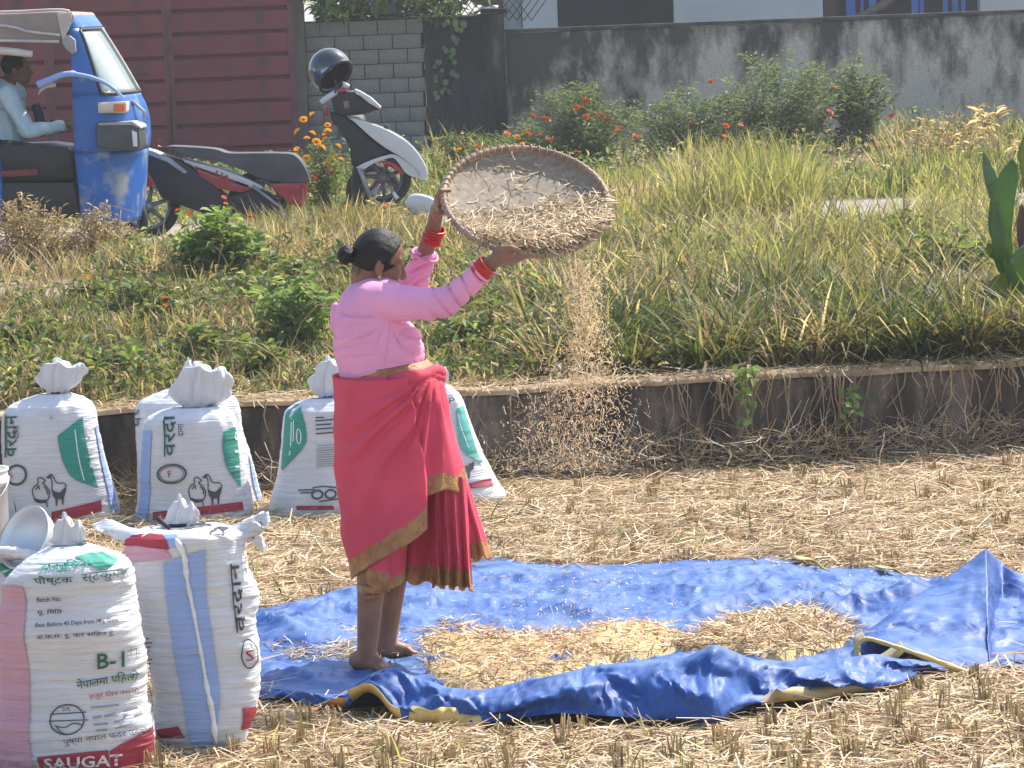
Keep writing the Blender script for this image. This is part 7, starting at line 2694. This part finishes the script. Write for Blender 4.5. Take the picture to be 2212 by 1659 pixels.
rs = np.random.RandomState(31)
def grass(name, label, n, xr, yr, Lr, wr, pals, wts, seed, lean=(0.05, 0.5), curve=(0.2, 1.3), clump=2.0, xf=None, hmod=None, keep=None, dark=None):
    rs = np.random.RandomState(seed)
    x, y = place(n, xr[0], xr[1], yr[0], yr[1], rs)
    if yr[0] < 17: y = np.maximum(y, yw(x) + 0.2 + rs.uniform(0, .25, n))
    kk = 0.5 + 0.5 * vn(x * clump, y * clump, seed * 1.0) + 0.25 * vn(x * clump * 3, y * clump * 3, seed + 3.0)
    ok = rs.uniform(0, 1, n) < np.clip(kk * 1.3 + 0.1, 0.05, 1)
    if keep is not None: ok &= keep(x, y)
    x, y, kk = x[ok], y[ok], kk[ok]
    n = len(x)
    z = hz(x, y) - 0.01
    L = rs.uniform(*Lr, n) * (0.55 + 0.6 * np.clip(kk, 0, 1))
    if hmod is not None: L = L * hmod(x, y)
    w_ = rs.uniform(*wr, n) * 1.3
    # colours drift in patches
    sel = np.clip(0.5 + 0.5 * fbm(x * 0.8, y * 0.8, seed + 9.0) + rs.normal(0, .22, n), 0, 0.999)
    cw_ = np.cumsum(wts) / np.sum(wts)
    pi = np.searchsorted(cw_, sel)
    cols = np.empty((n, 3))
    for i, p in enumerate(pals):
        m_ = pi == i
        cols[m_] = pick(p, m_.sum(), rs)
    V, F, C = ribbons(np.stack([x, y, z], 1), L, w_, rs.uniform(0, 2 * PI, n), rs.uniform(*lean, n), rs.uniform(*curve, n), cols, rs)
    o = link(name, np_mesh(name, V, F, M_LEAF, C))
    tag(o, kind='stuff')
    return o


def dirt(x, y):
    return (x < -0.121 * y + 0.12 * vn(y * 2, x * 2)) & (y > 19.9) & (y < 22.5)


def tussocks(name, nc, per, xr, yr, Lr, wr, pals, wts, seed):
    """arching blades springing from clumps, each clump of one mood"""
    rs = np.random.RandomState(seed)
    cx, cy = place(nc, xr[0] * 1.15, xr[1] * 1.15, yr[0], yr[1], rs)
    q_ = ~dirt(cx, cy)
    cx, cy = cx[q_], cy[q_]
    nc = len(cx)
    k = rs.randint(int(per * 0.5), int(per * 1.5), nc)
    i = np.repeat(np.arange(nc), k)
    n = len(i)
    r = np.abs(rs.normal(0, 0.07, n))
    a = rs.uniform(0, 2 * PI, n)
    x, y = cx[i] + r * np.cos(a), cy[i] + r * np.sin(a)
    y = np.maximum(y, yw(x) + 0.22)
    pi = rs.choice(len(pals), nc, p=np.array(wts) / np.sum(wts))[i]
    stray = rs.uniform(0, 1, n) < 0.25
    pi = np.where(stray, rs.randint(0, len(pals), n), pi)
    cols = np.empty((n, 3))
    for q, p in enumerate(pals):
        m_ = pi == q
        cols[m_] = pick(p, m_.sum(), rs)
    L = rs.uniform(*Lr, n) * np.repeat(rs.uniform(0.7, 1.15, nc), k)
    V, F, C = ribbons(np.stack([x, y, hz(x, y) - 0.01], 1), L, rs.uniform(*wr, n) * 1.3, a + rs.normal(0, 0.5, n), rs.uniform(0.02, 0.45, n) + r * 2, rs.uniform(0.4, 2.1, n), cols, rs)
    tag(link(name, np_mesh(name, V, F, M_LEAF, C)), kind='stuff')


xL, xR = -1106 / FPX * 1.24, 1106 / FPX * 1.24
# bank between low wall and road
grass('bank_grass', '', 44000, (xL * 21.9, xR * 21.9), (16.35, 21.9), (0.08, 0.26), (0.006, 0.012), [B_PAL, O_PAL, G_PAL, Y_PAL], [.34, .32, .20, .14], 32,
      hmod=lambda x, y: 0.55 + 0.5 * smooth(16.4, 17.6, y) - 0.25 * smooth(20.6, 21.9, y) * (x < -1.5) - 0.2 * ((x < -1.9) & (y > 19.3)), keep=lambda x, y: ((np.sin(x * 57.1 + y * 91.7) > 0.75) | (x < 0.25) | (y > 18.7)) & ~dirt(x, y))
grass('bank_litter', '', 25000, (xL * 21.9, xR * 21.9), (16.35, 21.9), (0.08, 0.26), (0.004, 0.009), [B_PAL, B_PAL * 0.7, O_PAL], [.45, .35, .2], 33, (0.9, 1.5), (0.0, 0.7), keep=lambda x, y: ~dirt(x, y) | (np.sin(x * 67 + y * 43) > 0.7))
# long dark-green tussocks on the right, palette dimmed further for their shaded side
tussocks('tall_grass', 150, 90, (0.1, 2.7), (16.75, 18.6), (0.25, 0.52), (0.008, 0.014), [G_PAL * 0.75, O_PAL * 0.75, Y_PAL * 0.8, B_PAL], [.5, .28, .08, .14], 34)
grass('tall_grass', '', 9000, (-0.1, 3.4), (18.6, 22.2), (0.18, 0.40), (0.006, 0.011), [Y_PAL, O_PAL, B_PAL, G_PAL], [.36, .22, .30, .12], 35, (0.05, 0.6), (0.2, 1.3), 1.4)
tussocks('tall_grass', 120, 60, (-0.4, 3.3), (18.4, 22.2), (0.2, 0.45), (0.007, 0.012), [Y_PAL, Y_PAL * 1.15, B_PAL, O_PAL], [.34, .2, .28, .18], 44)
tussocks('tall_grass', 150, 45, (-3.2, 0.3), (17.0, 21.6), (0.12, 0.30), (0.006, 0.011), [O_PAL, G_PAL, B_PAL, Y_PAL], [.3, .25, .3, .15], 45)
grass('dry_grass', '', 15000, (xL * 22.4, -0.9), (20.6, 22.6), (0.14, 0.34), (0.004, 0.009), [B_PAL, B_PAL * 1.2, O_PAL], [.4, .35, .25], 36, (0.05, 0.9), (0.1, 1.0), 1.8, keep=lambda x, y: ~dirt(x, y) | (np.sin(x * 77 + y * 51) > 0.85))
# beyond the road
nopatch = lambda x, y: ~((x > 0.078 * y + 0.3) & (x < 0.118 * y + 0.1) & (y < 26.5))
grass('verge_grass', '', 29000, (xL * 34, xR * 34), (26.6, 34.2), (0.16, 0.42), (0.008, 0.016), [B_PAL, O_PAL, Y_PAL, G_PAL], [.24, .26, .28, .22], 37, hmod=lambda x, y: 1.0 - 0.5 * (x < -0.7) - 0.3 * ((x > 0.0) & (x < 0.11 * y)), keep=lambda x, y: ~((x > 0) & (x < 0.112 * y) & (y > 29.3)) | (np.sin(x * 91 + y * 47) > 0.8))
grass('verge_grass', '', 13000, (0.3, 4.2), (23.0, 28.6), (0.22, 0.52), (0.008, 0.014), [Y_PAL * 1.05, Y_PAL, O_PAL, B_PAL], [.4, .28, .16, .16], 38, (0.0, 0.4), (0.1, 0.9), 1.1, keep=nopatch, hmod=lambda x, y: 0.65 + 0.6 * ((x > 0.05 * y) & (x < 0.09 * y)))
grass('road_edge_grass', '', 22000, (xL * 24, 0.6), (21.2, 22.7), (0.20, 0.42), (0.005, 0.011), [O_PAL, B_PAL, Y_PAL, G_PAL], [.3, .3, .25, .15], 39, keep=lambda x, y: x > -1.75)
# small weed leaves tangled through the grass
rs = np.random.RandomState(91)
def leafscatter(name, n, xr, yr, hr, sz, pals, wts, seed):
    rs = np.random.RandomState(seed)
    x, y = place(n, xr[0], xr[1], yr[0], yr[1], rs)
    y = np.maximum(y, yw(x) + 0.2)
    q_ = ~dirt(x, y)
    x, y = x[q_], y[q_]
    n = len(x)
    kk = 0.5 + 0.5 * vn(x * 1.5, y * 1.5, seed) + 0.3 * vn(x * 4, y * 4, seed + 2)
    ok = rs.uniform(0, 1, n) < np.clip(kk * 1.4 - 0.15, 0.03, 1)
    x, y, kk = x[ok], y[ok], kk[ok]
    n = len(x)
    z = hz(x, y) + rs.uniform(hr[0], hr[1], n) * np.clip(kk, 0.2, 1)
    pi = rs.choice(len(pals), n, p=wts)
    cols = np.empty((n, 3))
    for q, p in enumerate(pals):
        m_ = pi == q
        cols[m_] = pick(p, m_.sum(), rs)
    V, F, C = leaves(np.stack([x, y, z], 1), rs.normal(0, 1, (n, 3)) * np.array([1, 1, 0.6]), np.stack([rs.normal(0, .5, n), rs.normal(0, .5, n) - .2, np.ones(n)], 1), rs.uniform(*sz, n), rs.uniform(*sz, n) * 0.5, cols)
    tag(link(name, np_mesh(name, V, F, M_LEAF, C)), kind='stuff')


leafscatter('weed_leaves', 15000, (-3.4, 0.6), (16.5, 21.9), (0.03, 0.32), (0.03, 0.075), [W_PAL, L_PAL, G_PAL, B_PAL], [.4, .2, .2, .2], 92)
leafscatter('weed_leaves', 7000, (-0.2, 3.4), (16.5, 22.2), (0.03, 0.30), (0.03, 0.065), [W_PAL, L_PAL, G_PAL, B_PAL], [.3, .15, .25, .3], 93)
leafscatter('weed_leaves', 6000, (-4.5, 4.8), (27, 33.5), (0.03, 0.40), (0.05, 0.09), [W_PAL, L_PAL, G_PAL, B_PAL], [.3, .25, .25, .2], 94)
# long dried stalks lying across the bank
rs = np.random.RandomState(77)
m = MB()
for k in range(230):
    x = rs.uniform(-3.0, 3.3)
    y = rs.uniform(float(yw(x)) + 0.2, 21.8)
    z = hz1(x, y)
    L_ = rs.uniform(0.25, 0.75)
    a = rs.uniform(0, 2 * PI)
    el = abs(rs.normal(0.5, 0.4))
    p0 = Vector((x, y, z))
    p2 = p0 + Vector((math.cos(a) * math.cos(el), 0.5 * math.sin(a) * math.cos(el), math.sin(el))) * L_
    p1 = (p0 + p2) / 2 + Vector((rs.normal(0, .05), 0, abs(rs.normal(0.05, .06))))
    m.tube([Vector(q) for q in spline([p0, p1, p2], 6)], [0.0042, 0.004, 0.0036, 0.003, 0.0024, 0.0015], 4, 0, False)
m.obj('dry_stalks', M_DRYSTEM, None, kind='stuff')
# ---- loose straw over the paddock
rs = np.random.RandomState(41)
def outside(x, y): return ~inpoly(x, y, TARP_POLY)
x, y = place(92000, xL * 16.8, xR * 16.8, 8.5, 16.8, rs)
ok = (y < yw(x) - 0.02) & outside(x, y)
x, y = x[ok], y[ok]
n = len(x)
lay = np.clip(0.5 + 0.5 * vn(x * 1.6, y * 1.6, 3.0), 0, 1)
z = hz(x, y) + rs.uniform(0.002, 0.016, n) + 0.035 * lay * rs.uniform(0, 1, n)
L = rs.uniform(0.05, 0.24, n)
Vs, Fs, Cs_ = straws(np.stack([x, y, z], 1), L, rs.uniform(0.0018, 0.0036, n), rs.normal(0.02, 0.10, n), bend=0.35, rs=rs)
tag(link('loose_straw', np_mesh('loose_straw', Vs, Fs, M_STRAW, Cs_)), kind='stuff')
# ---- cut stubble in planted rows
rows_ = []
for yy in np.arange(8.6, 16.6, 0.19):
    for xx in np.arange(xL * 16.8, xR * 16.8, 0.17):
        rows_.append((xx + rs.normal(0, .03), yy + rs.normal(0, .03)))
c = np.array(rows_)
ok = (c[:, 1] < yw(c[:, 0]) - 0.1) & outside(c[:, 0], c[:, 1] + 0.05) & (rs.uniform(0, 1, len(c)) < np.where(c[:, 1] > 12.2, 0.5, 0.85))
c = c[ok]
k = rs.randint(10, 22, len(c))
i = np.repeat(np.arange(len(c)), k)
n = len(i)
hgt = np.repeat(rs.uniform(0.05, 0.11, len(c)) * np.where(c[:, 1] > 12.2, 0.72, 1.0), k) * rs.uniform(0.6, 1.1, n)
pos = np.stack([c[i, 0] + rs.normal(0, .014, n), c[i, 1] + rs.normal(0, .014, n), np.zeros(n)], 1)
pos[:, 2] = hz(pos[:, 0], pos[:, 1]) - 0.005
S_PAL = np.array([(.52, .39, .21), (.62, .49, .28), (.40, .28, .15), (.28, .19, .10), (.46, .38, .18)])
Vs, Fs, Cs_ = straws(pos, hgt, rs.uniform(0.0022, 0.0040, n), PI / 2 - np.abs(rs.normal(0, 0.22, n)), pal=S_PAL, bend=0.12, rs=rs, flat=0.9, taper=1.0)
tag(link('rice_stubble', np_mesh('rice_stubble', Vs, Fs, M_STRAW, Cs_)), kind='stuff')
# fresh green shoots here and there
n = 900
x, y = place(n, xL * 16.5, xR * 16.5, 9.0, 16.4, rs)
ok = (y < yw(x) - 0.05) & outside(x, y)
x, y = x[ok], y[ok]
n = len(x)
V, F, C = ribbons(np.stack([x, y, hz(x, y)], 1), rs.uniform(0.05, 0.16, n), rs.uniform(0.004, 0.008, n), rs.uniform(0, 6.28, n), rs.uniform(0.1, 0.9, n), rs.uniform(0.1, 0.9, n), pick(np.vstack([G_PAL, Y_PAL]), n, rs), rs)
tag(link('green_shoots', np_mesh('green_shoots', V, F, M_LEAF, C)), kind='stuff')
# ---- dried runners hanging over the low wall and straw fallen at its foot
n = 0
parts = []
xs_ = np.concatenate([rs.uniform(0.7, 2.9, 85), rs.uniform(-1.2, 2.9, 40)])
L = np.where(rs.uniform(0, 1, len(xs_)) < 0.25, rs.uniform(0.25, 0.5, len(xs_)), rs.uniform(0.06, 0.24, len(xs_)))
m = MB()
for x, l in zip(xs_, L):
    y = float(yw(x)) - 0.03
    a = rs.uniform(-0.35, 0.35)
    z0 = WALL_Z + rs.uniform(-0.01, 0.03)
    pts = [(x, y + 0.06, z0 + 0.0), (x + 0.01, y - 0.005, z0 - 0.02), (x + a * l * .4 + rs.normal(0, .02), y - 0.02, z0 - l * .5), (x + a * l + rs.normal(0, .03), y - 0.015, max(0.02, z0 - l))]
    m.tube([Vector(p) for p in spline(pts, 7)], rs.uniform(0.0018, 0.0042), 4, 0, False)
m.obj('hanging_runners', mat('dry runner', (0.40, 0.29, 0.17), 0.8, c2=(0.22, 0.15, 0.08), scale=9), None, kind='stuff')
n = 2400
x = rs.uniform(-2.3, 2.7, n)
y = yw(x) - rs.uniform(0.0, 0.22, n) ** 1.0
z = 0.02 + rs.uniform(0, 1, n) ** 2 * 0.10 * (1 + 0.6 * (x > 0.5))
Vs, Fs, Cs_ = straws(np.stack([x, y - 0.02, z], 1), rs.uniform(0.06, 0.26, n), rs.uniform(0.002, 0.0036, n), rs.normal(0.25, 0.4, n), rs=rs, pal=PAL_STRAW * 0.8)
V2, F2, C2 = straws(np.stack([rs.uniform(-2.3, 2.7, 1500), np.zeros(1500), np.zeros(1500)], 1), rs.uniform(0.05, 0.2, 1500), rs.uniform(0.0016, 0.003, 1500), rs.normal(0.0, 0.15, 1500), rs=rs)
off = np.repeat(np.stack([np.zeros(1500), np.zeros(1500), WALL_Z + 0.005 + rs.uniform(0, .012, 1500)], 1), 9, 0)
bx = np.repeat(V2[::9, 0], 9)
off[:, 1] = yw(bx) + np.repeat(rs.uniform(-0.02, 0.2, 1500), 9)
V2 = V2 + off
tag(link('wall_straw', np_mesh('wall_straw', np.vstack([Vs, V2]), np.vstack([Fs, F2 + len(Vs)]), M_STRAW, np.vstack([Cs_, C2]))), kind='stuff')
# ================================================================ HAZE
mz = bpy.data.materials.new('haze air')
mz.use_nodes = True
nt = mz.node_tree
for q in list(nt.nodes): nt.nodes.remove(q)
pv = nt.nodes.new('ShaderNodeVolumePrincipled')
pv.inputs['Color'].default_value = (0.93, 0.95, 1.0, 1)
pv.inputs['Density'].default_value = 0.0013
pv.inputs['Anisotropy'].default_value = 0.2
om = nt.nodes.new('ShaderNodeOutputMaterial')
nt.links.new(pv.outputs[0], om.inputs['Volume'])
hb = MB().box((-540, -90, -1.5), (540, 940, 6.4)).obj('haze', mz, None, False)
hb['kind'] = 'stuff'
